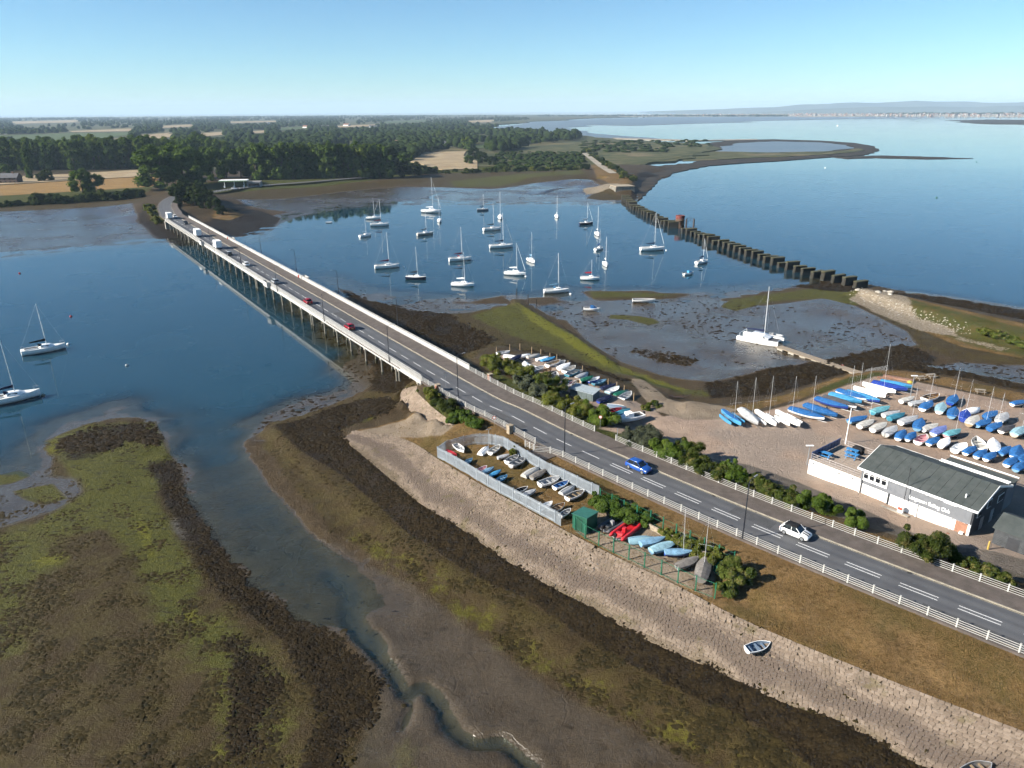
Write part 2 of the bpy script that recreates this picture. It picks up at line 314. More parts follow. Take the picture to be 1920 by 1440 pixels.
ctl([(1100, 290), (1130, 315), (1165, 342), (1175, 352)], 4.2); cpt([(1120, 338, 1.2), (1100, 352, .5), (1140, 366, .6), (1195, 335, 1.2), (1205, 355, .4), (1120, 365, .5), (1215, 335, .5), (1160, 368, .7)])
CT = np.concatenate(CTRL)

def axis(parts):
    out = [parts[0][0]]
    for a, b, st in parts:
        x = out[-1]
        while x < b - 1e-6: x += st(x) if callable(st) else st; out.append(x)
    return np.array(out)
XS = axis([(-560, -120, lambda x: max(.8, .012 * (abs(x) - 60))), (-120, 125, .5), (125, 620, lambda x: max(.6, .012 * (x - 75)))])
YS = axis([(38, 760, lambda y: max(.33, .0062 * y))])
def idw(X, Y):
    P = np.stack([X.ravel(), Y.ravel()], 1); out = np.empty(len(P)); c = CT[:, :2]; cz = CT[:, 2]
    for i in range(0, len(P), 4000):
        q = P[i:i + 4000]; d2 = (q[:, :1] - c[None, :, 0]) ** 2 + (q[:, 1:] - c[None, :, 1]) ** 2
        wt = 1 / (d2 + 0.6) ** 2; out[i:i + 4000] = (wt * cz).sum(1) / wt.sum(1)
    return out.reshape(X.shape)
VT = {}
def vnoise(x, y, sc, seed):
    if seed not in VT: VT[seed] = np.random.default_rng(seed).random((256, 256))
    T = VT[seed]; x = np.asarray(x) / sc; y = np.asarray(y) / sc
    xi = np.floor(x).astype(int); yi = np.floor(y).astype(int); fx = x - xi; fy = y - yi; fx = fx * fx * (3 - 2 * fx); fy = fy * fy * (3 - 2 * fy)
    g = lambda a, b: T[a % 256, b % 256]
    return (g(xi, yi) * (1 - fx) + g(xi + 1, yi) * fx) * (1 - fy) + (g(xi, yi + 1) * (1 - fx) + g(xi + 1, yi + 1) * fx) * fy - .5
_cx = XS[::3] if (len(XS) - 1) % 3 == 0 else np.r_[XS[::3], XS[-1]]
_cy = YS[::3] if (len(YS) - 1) % 3 == 0 else np.r_[YS[::3], YS[-1]]
_Zc = idw(*np.meshgrid(_cx, _cy))
_Zx = np.stack([np.interp(XS, _cx, r) for r in _Zc]); ZG = np.stack([np.interp(YS, _cy, _Zx[:, j]) for j in range(len(XS))], 1)
GXX, GYY = np.meshgrid(XS, YS)

def inside(poly, X, Y):
    poly = np.asarray(poly); r = np.zeros(X.shape, bool); n = len(poly); j = n - 1
    for i in range(n):
        xi, yi = poly[i][:2]; xj, yj = poly[j][:2]
        c = (yi > Y) != (yj > Y)
        r ^= c & (X < (xj - xi) * (Y - yi) / (yj - yi + 1e-12) + xi); j = i
    return r
def sdist(poly, X, Y):
    poly = np.asarray(poly); d = np.full(X.shape, 1e9); n = len(poly)
    for i in range(n):
        ax, ay = poly[i][:2]; bx, by = poly[(i + 1) % n][:2]; ex, ey = bx - ax, by - ay
        t = np.clip(((X - ax) * ex + (Y - ay) * ey) / (ex * ex + ey * ey + 1e-9), 0, 1)
        d = np.minimum(d, (X - ax - ex * t) ** 2 + (Y - ay - ey * t) ** 2)
    return np.where(inside(poly, X, Y), 1, -1) * np.sqrt(d)
# exact bed for the stone slope
_sp = np.array([slope_p(s_i, t) for s_i in np.arange(0, SLOPE_LEN + .1, .5) for t in np.linspace(0, 1, 20)])
_poly = np.r_[Cw[:, :2], Bw[::-1, :2]]
lowc = sm([G(u, v, z) for u, v, z in ((757, 728, 1.5), (748, 744, 1.5), (756, 762, 1.7), (782, 781, 2.1), (812, 797, 2.7), (842, 806, 3.4))], 10); upc = sm([G(u, v, z) for u, v, z in ((783, 722, 4.6), (782, 734, 4.6), (795, 748, 4.7), (812, 764, 4.7), (835, 782, 4.7), (855, 796, 4.6))], 10)
_sp = np.r_[_sp, np.array([lowc[i] * (1 - q) + upc[i] * q for i in range(len(lowc)) for q in np.linspace(0, 1, 14)])]
_in = np.argwhere(inside(_poly, GXX, GYY) | inside(np.r_[lowc[:, :2], upc[::-1, :2]], GXX, GYY))
for k in range(0, len(_in), 500):
    q = _in[k:k + 500]; px = GXX[q[:, 0], q[:, 1]]; py = GYY[q[:, 0], q[:, 1]]
    j = np.argmin((px[:, None] - _sp[None, :, 0]) ** 2 + (py[:, None] - _sp[None, :, 1]) ** 2, axis=1)
    ZG[q[:, 0], q[:, 1]] = _sp[j, 2] - .11
for _pl, _dz, _mg in (([(1190, 380), (1217, 359), (1235, 339), (1276, 323), (1340, 313), (1500, 301), (1700, 290), (2700, 290), (2700, 620), (1940, 580), (1780, 555), (1680, 544), (1630, 534), (1560, 522), (1480, 515), (1400, 495), (1300, 455), (1240, 425), (1200, 402)], -2.0, 9),
                      ([(530, 418), (560, 406), (640, 391), (720, 385), (1100, 385), (1170, 383), (1205, 402), (1300, 455), (1400, 496), (1500, 522), (1400, 534), (1280, 543), (1150, 540), (1060, 540), (1000, 552), (900, 556), (800, 552), (720, 545), (660, 532), (560, 470), (500, 442)], -1.6, 9),
                      ([(-300, 510), (0, 484), (180, 466), (300, 455), (400, 462), (520, 560), (650, 655), (610, 735), (480, 785), (420, 790), (330, 770), (230, 748), (130, 780), (80, 800), (40, 870), (-300, 890)], -2.0, 12)):
    _pw = np.array([G(u, v, 0)[:2] for u, v in _pl]); _d = sdist(_pw, GXX, GYY); _m = np.clip(_d / _mg, 0, 1); _m = _m * _m * (3 - 2 * _m); ZG = np.where(_d > 0, np.minimum(ZG, -.02) * (1 - _m) + _dz * _m, ZG)
_land = np.clip((ZG - 3.4) / .6, 0, 1)
SLOPE_IN = inside(_poly, GXX, GYY)
def carve(px, depth, w0, w1, rim=.0, keep=None):
    global ZG
    P = np.array([G(u, v, 0)[:2] for u, v in px]); P = sm(P, 8); x0, y0 = P.min(0) - 10; x1, y1 = P.max(0) + 10
    i0, i1 = np.searchsorted(XS, [x0, x1]); j0, j1 = np.searchsorted(YS, [y0, y1]); sl = (slice(j0, j1), slice(i0, i1)); X, Y = GXX[sl], GYY[sl]
    X = X + vnoise(X, Y, 1.3, 51) * .5; Y = Y + vnoise(GXX[sl], GYY[sl], 1.1, 52) * .5; d = np.full(X.shape, 1e9)
    for a, b in zip(P[:-1], P[1:]):
        e = b - a; q = np.clip(((X - a[0]) * e[0] + (Y - a[1]) * e[1]) / (e @ e + 1e-9), 0, 1); d = np.minimum(d, np.hypot(X - a[0] - e[0] * q, Y - a[1] - e[1] * q))
    z = ZG[sl].copy()
    if keep is not None: z = np.where(d < 7, np.maximum(z, keep * np.clip((7 - d) / 3, 0, 1) + np.minimum(z, 0) * np.clip((d - 4) / 3, 0, 1)), z)
    z = z + rim * np.exp(-((d - w1 - .7) / .9) ** 2); m = np.clip((d - w0) / (w1 - w0), 0, 1); m = m * m * (3 - 2 * m); ZG[sl] = depth * (1 - m) + z * m
carve([(700, 1208), (722, 1240), (742, 1272), (765, 1306), (785, 1288), (812, 1304), (835, 1345), (858, 1378), (890, 1397), (940, 1396), (972, 1420), (1000, 1445), (1040, 1500)], -.32, .25, 1.0, .10, .10)
carve([(765, 1306), (773, 1326), (762, 1348), (752, 1366)], -.1, .1, .6, .06)
carve([(690, 1050), (672, 1062), (650, 1056)], .02, .1, .5, .05); carve([(620, 1075), (655, 1105), (660, 1160), (690, 1200), (702, 1212)], -.5, .4, 1.8)
carve([(860, 380), (810, 372), (830, 362), (900, 356), (980, 350)], -.1, .6, 2.2); carve([(1010, 366), (1050, 358), (1100, 353)], -.15, .8, 2.5)
_rel = (vnoise(GXX, GYY, 6, 1) * .16 + vnoise(GXX, GYY, 2.2, 2) * .08) * np.clip(np.abs(ZG) * 2 + .12, 0, 1) * (1 - _land) * (~SLOPE_IN)
ZG = ZG + _rel
def Z(x, y):
    x = np.clip(np.asarray(x, float), XS[0], XS[-1] - 1e-3); y = np.clip(np.asarray(y, float), YS[0], YS[-1] - 1e-3)
    i = np.clip(np.searchsorted(XS, x, 'right') - 1, 0, len(XS) - 2); j = np.clip(np.searchsorted(YS, y, 'right') - 1, 0, len(YS) - 2)
    fx = (x - XS[i]) / (XS[i + 1] - XS[i]); fy = (y - YS[j]) / (YS[j + 1] - YS[j])
    return (ZG[j, i] * (1 - fx) + ZG[j, i + 1] * fx) * (1 - fy) + (ZG[j + 1, i] * (1 - fx) + ZG[j + 1, i + 1] * fx) * fy
def GP(u, v, dz=0.0):
    """photo pixel -> the point of the terrain seen there"""
    z = 2.0
    for _ in range(8): x, y, _q = G(u, v, z); z = z + .7 * (max(0, float(Z(x, y))) - z)
    return (x, y, max(0, float(Z(x, y))) + dz)

# ------------------------------------------------------------------ what lies where on the ground
def pw(pts, z=.3): return np.array([GX(p, z) for p in pts])[:, :2]
MK = {k: np.zeros(GXX.shape, np.float32) for k in ('weed', 'algae', 'olive', 'wet', 'dry', 'gravel', 'conc', 'chalk', 'lush', 'bright', 'soil', 'crop', 'asph')}
def paint(key, pts, z=.3, soft=1.2, amt=1.0, sub=False):
    poly = pw(pts, z) if not isinstance(pts, np.ndarray) else pts[:, :2]
    x0, y0 = poly.min(0) - soft * 2; x1, y1 = poly.max(0) + soft * 2
    i0, i1 = np.searchsorted(XS, [x0, x1]); j0, j1 = np.searchsorted(YS, [y0, y1]); sl = (slice(j0, j1), slice(i0, i1))
    if i1 <= i0 or j1 <= j0: return
    d = sdist(poly, GXX[sl], GYY[sl]); m = np.clip(d / (2 * soft) + .5, 0, 1); m = m * m * (3 - 2 * m) * amt
    if sub: MK[key][sl] *= 1 - m
    else: MK[key][sl] = np.maximum(MK[key][sl], m)
def band(key, A, Bp, za, zb, **k): paint(key, np.r_[np.array([G(u, v, za) for u, v in A]), np.array([G(u, v, zb) for u, v in Bp])[::-1]], **k)
band('weed', D_PX, C_PX, 1.05, 2.0, soft=.7)
band('olive', E_PX, D_PX, .4, 1.05, soft=1.5)
paint('olive', [(480, 797), (560, 772), (660, 745), (720, 720), (790, 740), (740, 780), (700, 800), (640, 815), (565, 845), (515, 830), (500, 850)], .6, 2)
paint('weed', [(510, 800), (560, 785), (640, 760), (700, 745), (745, 765), (730, 785), (640, 812), (640, 890), (565, 845)], .7, 2, .85)
paint('weed', [(690, 735), (700, 690), (670, 650), (640, 610), (700, 640), (780, 705), (790, 725), (740, 745)], .5, 2, .8)
paint('bright', [(620, 800), (665, 788), (710, 780), (700, 793), (650, 806)], .9, .8)
for _p, _a in (([(688, 1012), (740, 1030), (775, 1065), (765, 1085), (730, 1065), (690, 1030)], .9), ([(860, 1140), (905, 1150), (925, 1175), (910, 1190), (875, 1165)], .95), ([(945, 1200), (1000, 1210), (1025, 1238), (1015, 1250), (970, 1230)], .95), ([(1090, 1280), (1150, 1300), (1180, 1325), (1130, 1315)], .9), ([(800, 1075), (850, 1105), (835, 1125), (790, 1095)], .6)): paint('bright', _p, .5, 3.2, _a * .6)
band('bright', [(p[0] + 4, p[1] - 6) for p in E_PX[4:]], [(p[0] + 30, p[1] - 18) for p in E_PX[4:]], .4, .6, soft=3, amt=.47)
band('algae', [(650, 826), (790, 950), (860, 990), (1015, 1094), (1200, 1199), (1337, 1261), (1440, 1310), (1593, 1372), (1733, 1445)], [(655, 820), (797, 942), (862, 981), (1022, 1086), (1208, 1189), (1342, 1251), (1445, 1300), (1600, 1362), (1740, 1435)], 2, 2, soft=.5, amt=.9)
# left bank
paint('olive', [(0, 905), (85, 830), (160, 790), (290, 783), (335, 865), (350, 915), (440, 1050), (500, 1105), (630, 1195), (700, 1265), (740, 1350), (730, 1460), (-100, 1460), (-100, 905)], .3, 2, .75)
paint('algae', [(82, 825), (160, 795), (290, 790), (330, 870), (290, 930), (330, 1000), (380, 1090), (350, 1180), (300, 1180), (250, 1050), (200, 990), (90, 1010), (50, 990), (160, 920)], .35, 3, 1.0)
paint('algae', [(-60, 1000), (80, 975), (140, 1050), (60, 1100), (60, 1230), (-60, 1250)], .4, 5, .75)
paint('algae', [(300, 1180), (420, 1130), (520, 1230), (560, 1330), (540, 1460), (400, 1460), (390, 1300)], .5, 4, .75)
paint('algae', [(20, 905), (60, 890), (35, 880), (0, 888), (-40, 895), (-40, 915)], .2, 1, .9); paint('algae', [(20, 920), (100, 905), (130, 935), (80, 948), (40, 935)], .2, 1, .8)
paint('bright', [(262, 960), (285, 1000), (295, 1050), (280, 1060), (255, 1000)], .3, 1.2, .7); paint('bright', [(330, 1155), (370, 1140), (380, 1160), (345, 1175)], .4, 1, .7)
paint('bright', [(88, 826), (110, 816), (105, 850), (80, 880)], .3, 1, .6); paint('bright', [(55, 1055), (130, 1030), (125, 1050), (65, 1070)], .3, 1.2, .6); paint('bright', [(730, 1400), (770, 1375), (795, 1395), (780, 1450), (735, 1450)], .3, 1.5, .6); paint('bright', [(400, 1390), (425, 1400), (415, 1440), (395, 1430)], .5, 1, .6)
paint('weed', [(100, 828), (180, 792), (280, 788), (300, 815), (290, 840), (240, 830), (180, 860), (110, 870)], .35, 3, .62)
paint('weed', [(270, 865), (335, 862), (352, 915), (402, 990), (442, 1050), (500, 1105), (570, 1155), (630, 1195), (680, 1245), (705, 1290), (700, 1350), (640, 1400), (640, 1460), (560, 1460), (600, 1340), (560, 1260), (520, 1190), (440, 1140), (390, 1090), (350, 1020), (310, 950)], .35, 2.5, .85)
paint('weed', [(400, 1180), (460, 1190), (540, 1280), (520, 1340), (500, 1440), (410, 1440), (420, 1330), (420, 1240)], .5, 3, .6)
paint('wet', [(-100, 890), (60, 890), (160, 900), (150, 950), (80, 965), (0, 990), (-100, 1000)], .1, 3)
paint('wet', [(440, 378), (540, 372), (640, 360), (720, 352), (700, 375), (600, 390), (540, 398), (480, 392)], .2, 5, .75)
# wet creek mud
paint('wet', [(620, 1000), (690, 1050), (780, 1095), (880, 1170), (985, 1250), (1100, 1320), (1260, 1400), (1340, 1460), (640, 1460), (700, 1290), (650, 1210), (600, 1170)], .1, 2, .55)
# mooring side
paint('olive', [(640, 545), (760, 575), (850, 582), (955, 570), (968, 560), (1140, 680), (1215, 755), (1110, 706), (980, 662), (925, 660), (880, 692), (800, 650), (700, 590)], .7, 2.5)
paint('weed', [(635, 540), (700, 562), (770, 578), (840, 585), (860, 600), (930, 640), (900, 660), (860, 680), (780, 645), (700, 590)], .6, 3, .9)
paint('weed', [(930, 648), (1030, 660), (1120, 690), (1190, 720), (1160, 728), (1050, 680)], 1.2, 2, .6)
paint('algae', [(880, 590), (962, 566), (1020, 600), (1080, 634), (1140, 678), (1200, 700), (1290, 728), (1340, 735), (1330, 748), (1270, 742), (1190, 715), (1120, 690), (1040, 655), (960, 630)], .7, 2.5, .9)
paint('bright', [(970, 566), (1080, 632), (1150, 676), (1210, 700), (1290, 726), (1280, 735), (1190, 707), (1130, 685), (1060, 640), (990, 598)], .8, 1.6, .95)
paint('wet', [(1060, 600), (1100, 575), (1250, 560), (1360, 565), (1430, 575), (1560, 560), (1610, 580), (1700, 625), (1720, 650), (1600, 670), (1450, 695), (1330, 720), (1240, 705), (1165, 680), (1100, 640)], .07, 2)
paint('wet', [(1730, 690), (1800, 680), (1960, 690), (1960, 735), (1800, 705)], .1, 2)
paint('olive', [(1100, 545), (1180, 548), (1290, 552), (1240, 560), (1110, 560)], .16, 1.2, .9); paint('algae', [(1105, 546), (1200, 549), (1280, 552), (1200, 557), (1110, 558)], .16, 1.0, .9)
paint('algae', [(1350, 575), (1370, 560), (1450, 550), (1540, 540), (1600, 545), (1640, 565), (1600, 575), (1540, 560), (1450, 565), (1380, 582)], .4, 1.5, .9)
paint('algae', [(1195, 592), (1225, 597), (1240, 606), (1215, 610), (1180, 600), (1140, 598), (1145, 590)], .1, 1, .8)
paint('weed', [(1320, 722), (1400, 705), (1470, 690), (1540, 680), (1600, 665), (1690, 645), (1760, 670), (1730, 690), (1800, 702), (1960, 738), (1960, 748), (1800, 712), (1720, 700), (1640, 695), (1590, 702), (1520, 725), (1450, 745), (1330, 752)], .5, 2, .95)
paint('weed', [(1480, 535), (1560, 525), (1620, 540), (1600, 550), (1540, 545)], .3, 1.5, .9)
paint('weed', [(1650, 545), (1780, 560), (1960, 588), (1960, 612), (1800, 582), (1700, 562), (1640, 548)], .5, 1.5, 1)
paint('weed', [(1300, 690), (1230, 680), (1180, 660), (1190, 650), (1240, 658), (1310, 678)], .15, 1.5, .5)
paint('dry', [(1630, 545), (1700, 560), (1800, 585), (1960, 620), (1960, 672), (1800, 640), (1700, 600), (1640, 570)], 1.8, 2, 1)
paint('olive', [(1560, 560), (1620, 575), (1700, 605), (1800, 645), (1960, 680), (1960, 692), (1780, 668), (1690, 640), (1600, 585)], .6, 1.5, .9)
paint('chalk', [(1590, 555), (1625, 540), (1680, 548), (1700, 560), (1720, 590), (1790, 612), (1800, 625), (1720, 612), (1640, 580)], 1.6, 2, .85); paint('chalk', [(1800, 625), (1900, 650), (1880, 655), (1780, 630)], 1.2, 2, .55)
paint('lush', [(1640, 548), (1720, 565), (1820, 592), (1960, 628), (1960, 668), (1820, 640), (1740, 610), (1680, 575)], 2.0, 3, .62)
# dry grass, yards, tracks
_rs = np.arange(S_BR1 - 1, ROADS[-1] - 3, 2.0)
_lf = np.array([road_p(s_i, .4) for s_i in _rs]); _rt = np.array([road_p(s_i, road_w(s_i) - .3) for s_i in _rs])
_gl = _rs[_rs > S_BR1 + 8]
paint('dry', np.r_[np.array([road_p(s_i, .8) for s_i in _gl]), Bw[::-1]], soft=.8)
paint('soil', [(790, 735), (860, 775), (930, 820), (900, 812), (830, 790), (770, 748)], 4, 1.5, .6)
paint('lush', [(795, 740), (830, 760), (900, 790), (880, 800), (830, 790), (800, 765)], 4.3, 1.5, .9)
paint('conc', np.r_[Cw, Bw[::-1]], soft=.5, amt=.8)
paint('conc', [(640, 812), (700, 795), (790, 778), (830, 800), (860, 815), (830, 832), (760, 826), (662, 808)], 2.4, 1.0, .85)
paint('gravel', [(1120, 815), (1200, 790), (1290, 765), (1350, 772), (1430, 768), (1500, 750), (1570, 725), (1640, 702), (1720, 712), (1800, 730), (1990, 770), (1990, 1100), (1900, 1085), (1700, 1020), (1560, 960), (1450, 925), (1300, 870), (1180, 828)], 4.1, 1.2)
paint('gravel', [(930, 662), (1000, 664), (1090, 695), (1180, 740), (1225, 760), (1250, 790), (1180, 805), (1100, 760), (1010, 705), (940, 680)], 3.5, 1.0, .8)
paint('conc', [(1178, 703), (1212, 702), (1250, 745), (1330, 765), (1380, 780), (1350, 800), (1280, 800), (1230, 780), (1200, 740)], 2.4, .8, .85)
paint('dry', [(1310, 772), (1430, 755), (1520, 725), (1590, 702), (1650, 692), (1730, 697), (1800, 712), (1990, 748), (1990, 775), (1800, 735), (1720, 716), (1650, 704), (1580, 724), (1500, 752), (1420, 772), (1320, 782)], 3.2, 1.0, 1)
paint('lush', [(1520, 735), (1590, 708), (1650, 698), (1660, 706), (1590, 722), (1540, 745)], 3.4, 1.0, .7)
paint('chalk', [(1765, 728), (1830, 735), (1860, 748), (1800, 742)], 4, 1.0, .6)
paint('dry', [(1480, 962), (1600, 1010), (1700, 1040), (1850, 1090), (1920, 1110), (1900, 1085), (1760, 1050), (1640, 1008), (1520, 962)], 4.6, 1, .9)
paint('asph', [(1330, 862), (1400, 872), (1500, 905), (1560, 935), (1680, 985), (1780, 1030), (1860, 1040), (1990, 1075), (1990, 1130), (1880, 1085), (1760, 1040), (1640, 1000), (1500, 945), (1400, 905)], 4.4, .8, 1)
paint('dry', [(1540, 885), (1600, 910), (1700, 955), (1800, 990), (1790, 997), (1690, 965), (1560, 905), (1520, 892)], 4.4, .8, .7)
paint('lush', [(1050, 790), (1160, 835), (1300, 885), (1500, 960), (1480, 945), (1300, 860), (1150, 800), (1000, 735), (930, 700), (900, 700)], 4.6, 1, .8)
paint('conc', [(1078, 993), (1130, 940), (1210, 985), (1347, 1058), (1335, 1120), (1200, 1060)], 4.7, .6, .9)
# island
paint('crop', [(-300, 372), (0, 366), (150, 358), (290, 350), (300, 328), (150, 334), (-300, 345)], 2.6, 5)
paint('lush', [(-300, 395), (0, 386), (110, 381), (200, 376), (262, 370), (300, 350), (280, 340), (150, 352), (-300, 370)], 1.8, 5, .7)
paint('olive', [(-200, 400), (0, 390), (110, 384), (200, 380), (270, 372), (280, 390), (200, 392), (100, 398), (-200, 410)], .6, 3, .9)
paint('wet', [(-300, 420), (0, 400), (120, 396), (250, 392), (265, 420), (300, 450), (180, 462), (0, 482), (-300, 500)], .07, 4)
paint('weed', [(255, 415), (272, 385), (282, 412), (310, 425), (400, 415), (440, 440), (340, 460), (290, 445)], .6, 4, .8)
paint('weed', [(395, 410), (430, 393), (490, 395), (527, 408), (512, 426), (480, 438), (440, 442), (400, 430)], .5, 4, 1)
paint('dry', [(400, 395), (430, 392), (460, 400), (430, 410), (395, 408)], 1.8, 3, .8); paint('lush', [(272, 392), (300, 398), (310, 415), (285, 415)], 1.4, 3, .9)
paint('olive', [(420, 365), (600, 352), (730, 340), (800, 330), (1000, 326), (1110, 330), (1100, 345), (1000, 345), (930, 350), (860, 352), (760, 345), (700, 350), (600, 372), (500, 372), (440, 378)], .5, 5, .9)
paint('algae', [(840, 340), (930, 334), (1090, 326), (1100, 334), (990, 338), (930, 350), (850, 350)], .3, 6, .8)
paint('wet', [(540, 400), (620, 380), (700, 355), (760, 350), (930, 355), (1000, 345), (1100, 342), (1130, 355), (1100, 372), (1160, 379), (900, 382), (700, 382), (600, 395)], .06, 5)
paint('olive', [(1090, 365), (1130, 355), (1160, 368), (1180, 372), (1160, 378), (1100, 376)], .5, 4, .9)
paint('chalk', [(1090, 358), (1130, 352), (1165, 352), (1160, 358), (1120, 362), (1100, 364)], .9, 3, .8)
paint('weed', [(1180, 375), (1195, 330), (1220, 325), (1240, 325), (1216, 355), (1190, 376)], .5, 4, .9)
paint('dry', [(1095, 288), (1110, 285), (1140, 310), (1185, 340), (1190, 352), (1160, 352), (1120, 335)], 3.5, 4, .9)
paint('lush', [(300, 350), (500, 335), (800, 300), (1090, 290), (1090, 318), (800, 324), (600, 348), (420, 360), (320, 370)], 2.5, 6, .8)
paint('soil', [(-600, 330), (500, 322), (800, 306), (1100, 285), (1100, 270), (-600, 270)], 2.5, 20, .8)
paint('crop', [(776, 288), (872, 283), (893, 312), (886, 317), (826, 317), (800, 303)], 2.8, 4)
MK['wet'] = np.maximum(MK['wet'], np.clip((.12 - ZG) / .1, 0, 1) * .9)

def ground_mat():
    t = NT('ground'); p = t.pos()
    A = t.attr('mA'); Bn = t.attr('mB'); Cn = t.attr('mC')
    def sep(nd): s_ = t.n('ShaderNodeSeparateColor'); t.put(s_.inputs[0], nd.outputs['Color']); return list(s_.outputs) + [nd.outputs['Alpha']]
    weed, algae, olive, wet = sep(A); dry, grav, conc, chalk = sep(Bn); lush, bright, soil, crop = sep(Cn)
    nbig = t.noise(p, .045, 4); nmid = t.noise(p, .35, 6, .62); nfin = t.noise(p, 1.9, 5, .62); nvf = t.noise(p, 7.0, 4, .65)
    strk = t.noise(t.pos((.25, .9, 1)), 1.6, 5, .62)                       # drawn out by the tide
    jag = t.math('ADD', t.math('MULTIPLY', nmid, .6), t.math('MULTIPLY', nfin, .5))
    def edge(m, k, sharp=3.0, nz=None):
        nz = jag if nz is None else nz
        x = t.math('ADD', m, t.math('MULTIPLY', t.math('SUBTRACT', nz, .55), k))
        return t.math('MULTIPLY', t.math('ADD', t.math('MULTIPLY', t.math('SUBTRACT', x, .5), sharp), .5, True), t.ss(m, .0, .12))
    # mud
    c = t.mix(t.ss(nmid, .3, .7), (.085, .062, .036), (.135, .102, .062)); c = t.mix(t.ss(nvf, .42, .7), c, (.050, .039, .026))
    c = t.mix(t.math('MULTIPLY', t.ss(nbig, .45, .65), .5), c, (.10, .078, .05))
    r = t.mixf(nfin, .55, .8)
    # olive shore: patchy brown and yellow green with dark tufts
    co = t.mix(t.ss(nmid, .35, .68), (.075, .054, .024), (.105, .088, .028)); co = t.mix(t.ss(nfin, .5, .72), co, (.050, .040, .020)); co = t.mix(t.ss(nvf, .52, .75), co, (.13, .10, .05))
    f = edge(olive, .9); c = t.mix(f, c, co)
    ca = t.mix(t.ss(nfin, .3, .7), (.085, .100, .018), (.150, .165, .028)); ca = t.mix(t.ss(strk, .54, .66), ca, (.045, .042, .018))
    f = edge(algae, 1.1); c = t.mix(t.math('MULTIPLY', f, .85), c, ca)
    cb = t.mix(nfin, (.15, .17, .015), (.26, .28, .03))
    f = t.math('MULTIPLY', edge(bright, 2.6, 2.2), .8); c = t.mix(f, c, cb)
    cw = t.mix(t.ss(nvf, .35, .65), (.010, .007, .004), (.040, .027, .012)); cw = t.mix(t.ss(nmid, .55, .75), cw, (.06, .045, .014))
    fw = edge(weed, 1.25, 4.0, t.math('ADD', t.math('MULTIPLY', strk, .55), t.math('MULTIPLY', nfin, .55))); c = t.mix(fw, c, cw)
    # wet mud
    cm = t.mix(t.ss(nmid, .3, .7), (.098, .084, .070), (.140, .122, .104)); cm = t.mix(t.ss(t.noise(t.pos((.3, .8, 1)), 2.2, 5, .6), .6, .7), cm, (.03, .026, .018)); cm = t.mix(t.math('MULTIPLY', t.ss(nvf, .5, .68), .5), cm, (.055, .046, .036))
    fm = t.math('MULTIPLY', edge(wet, .5), t.math('SUBTRACT', 1, t.math('MAXIMUM', fw, t.ss(algae, .3, .7)))); c = t.mix(fm, c, cm)
    rl_ = t.math('ABSOLUTE', t.math('SUBTRACT', t.noise(p, .085, 6, .62, .4), .5)); rill = t.math('MULTIPLY', t.math('MULTIPLY', t.math('SUBTRACT', 1, t.ss(rl_, .002, .016)), t.math('SUBTRACT', 1, fw)), t.math('MULTIPLY', t.ss(nbig, .42, .6), fm)); c = t.mix(t.math('MULTIPLY', rill, .4), c, (.045, .038, .026))
    # land
    cd = t.mix(t.ss(nmid, .3, .7), (.19, .128, .060), (.275, .195, .098)); cd = t.mix(t.ss(nfin, .4, .75), cd, (.105, .072, .026)); cd = t.mix(t.math('MULTIPLY', t.ss(t.noise(p, .12, 4), .5, .65), .55), cd, (.095, .092, .030)); cd = t.mix(t.ss(nvf, .55, .8), cd, (.28, .20, .10))
    cs = t.mix(t.ss(nvf, .3, .7), (.035, .030, .016), (.095, .080, .04)); c = t.mix(edge(soil, .3), c, cs)
    fd = edge(dry, .7); c = t.mix(fd, c, cd)
    cl = t.mix(t.ss(nfin, .3, .7), (.045, .062, .016), (.10, .115, .035)); fl = edge(lush, 1.0); c = t.mix(fl, c, cl)
    ck = t.mix(t.ss(nfin, .35, .65), (.22, .20, .16), (.42, .39, .33)); fk = edge(chalk, 1.6, 5.0); c = t.mix(fk, c, ck)
    cg = t.mix(t.ss(nmid, .3, .7), (.40, .325, .275), (.50, .415, .355)); cg = t.mix(t.math('MULTIPLY', t.ss(t.noise(p, .07, 4), .46, .6), .8), cg, (.37, .335, .31)); cg = t.mix(t.ss(nvf, .5, .8), cg, (.30, .25, .21)); fg = edge(grav, .6); c = t.mix(fg, c, cg)
    cc = t.mix(t.ss(nmid, .3, .7), (.27, .235, .19), (.36, .32, .265)); cc = t.mix(t.math('MULTIPLY', t.ss(nfin, .5, .8), .6), cc, (.15, .13, .10)); fc = edge(conc, .7); c = t.mix(fc, c, cc)
    cr = t.mix(t.ss(t.noise(t.pos((.02, .2, 1)), 3, 4), .35, .65), (.30, .205, .09), (.38, .27, .13)); fr = edge(crop, .2); c = t.mix(fr, c, cr)
    fa = edge(t.attr('mD').outputs['Fac'], .4); c = t.mix(fa, c, t.mix(t.ss(nmid, .3, .7), (.13, .125, .12), (.20, .19, .18)))
    dryland = t.math('MAXIMUM', t.math('MAXIMUM', fd, fg), t.math('MAXIMUM', fc, t.math('MAXIMUM', fr, t.math('MAXIMUM', fl, fk))))
    fm = t.math('MULTIPLY', fm, t.math('SUBTRACT', 1, dryland))
    r = t.mixf(fm, r, t.mixf(t.ss(nbig, .35, .65), .10, .30)); r = t.mixf(dryland, r, .95)
    h = t.math('ADD', t.math('MULTIPLY', nfin, .6), t.math('MULTIPLY', nvf, .4))
    h = t.math('SUBTRACT', h, t.math('MULTIPLY', t.math('MULTIPLY', rill, .7), t.math('SUBTRACT', 1, dryland)))
    nb = t.n('ShaderNodeBump'); t.put(nb.inputs['Height'], h); nb.inputs['Distance'].default_value = .3
    t.put(nb.inputs['Strength'], t.mixf(fm, 1.0, .30))
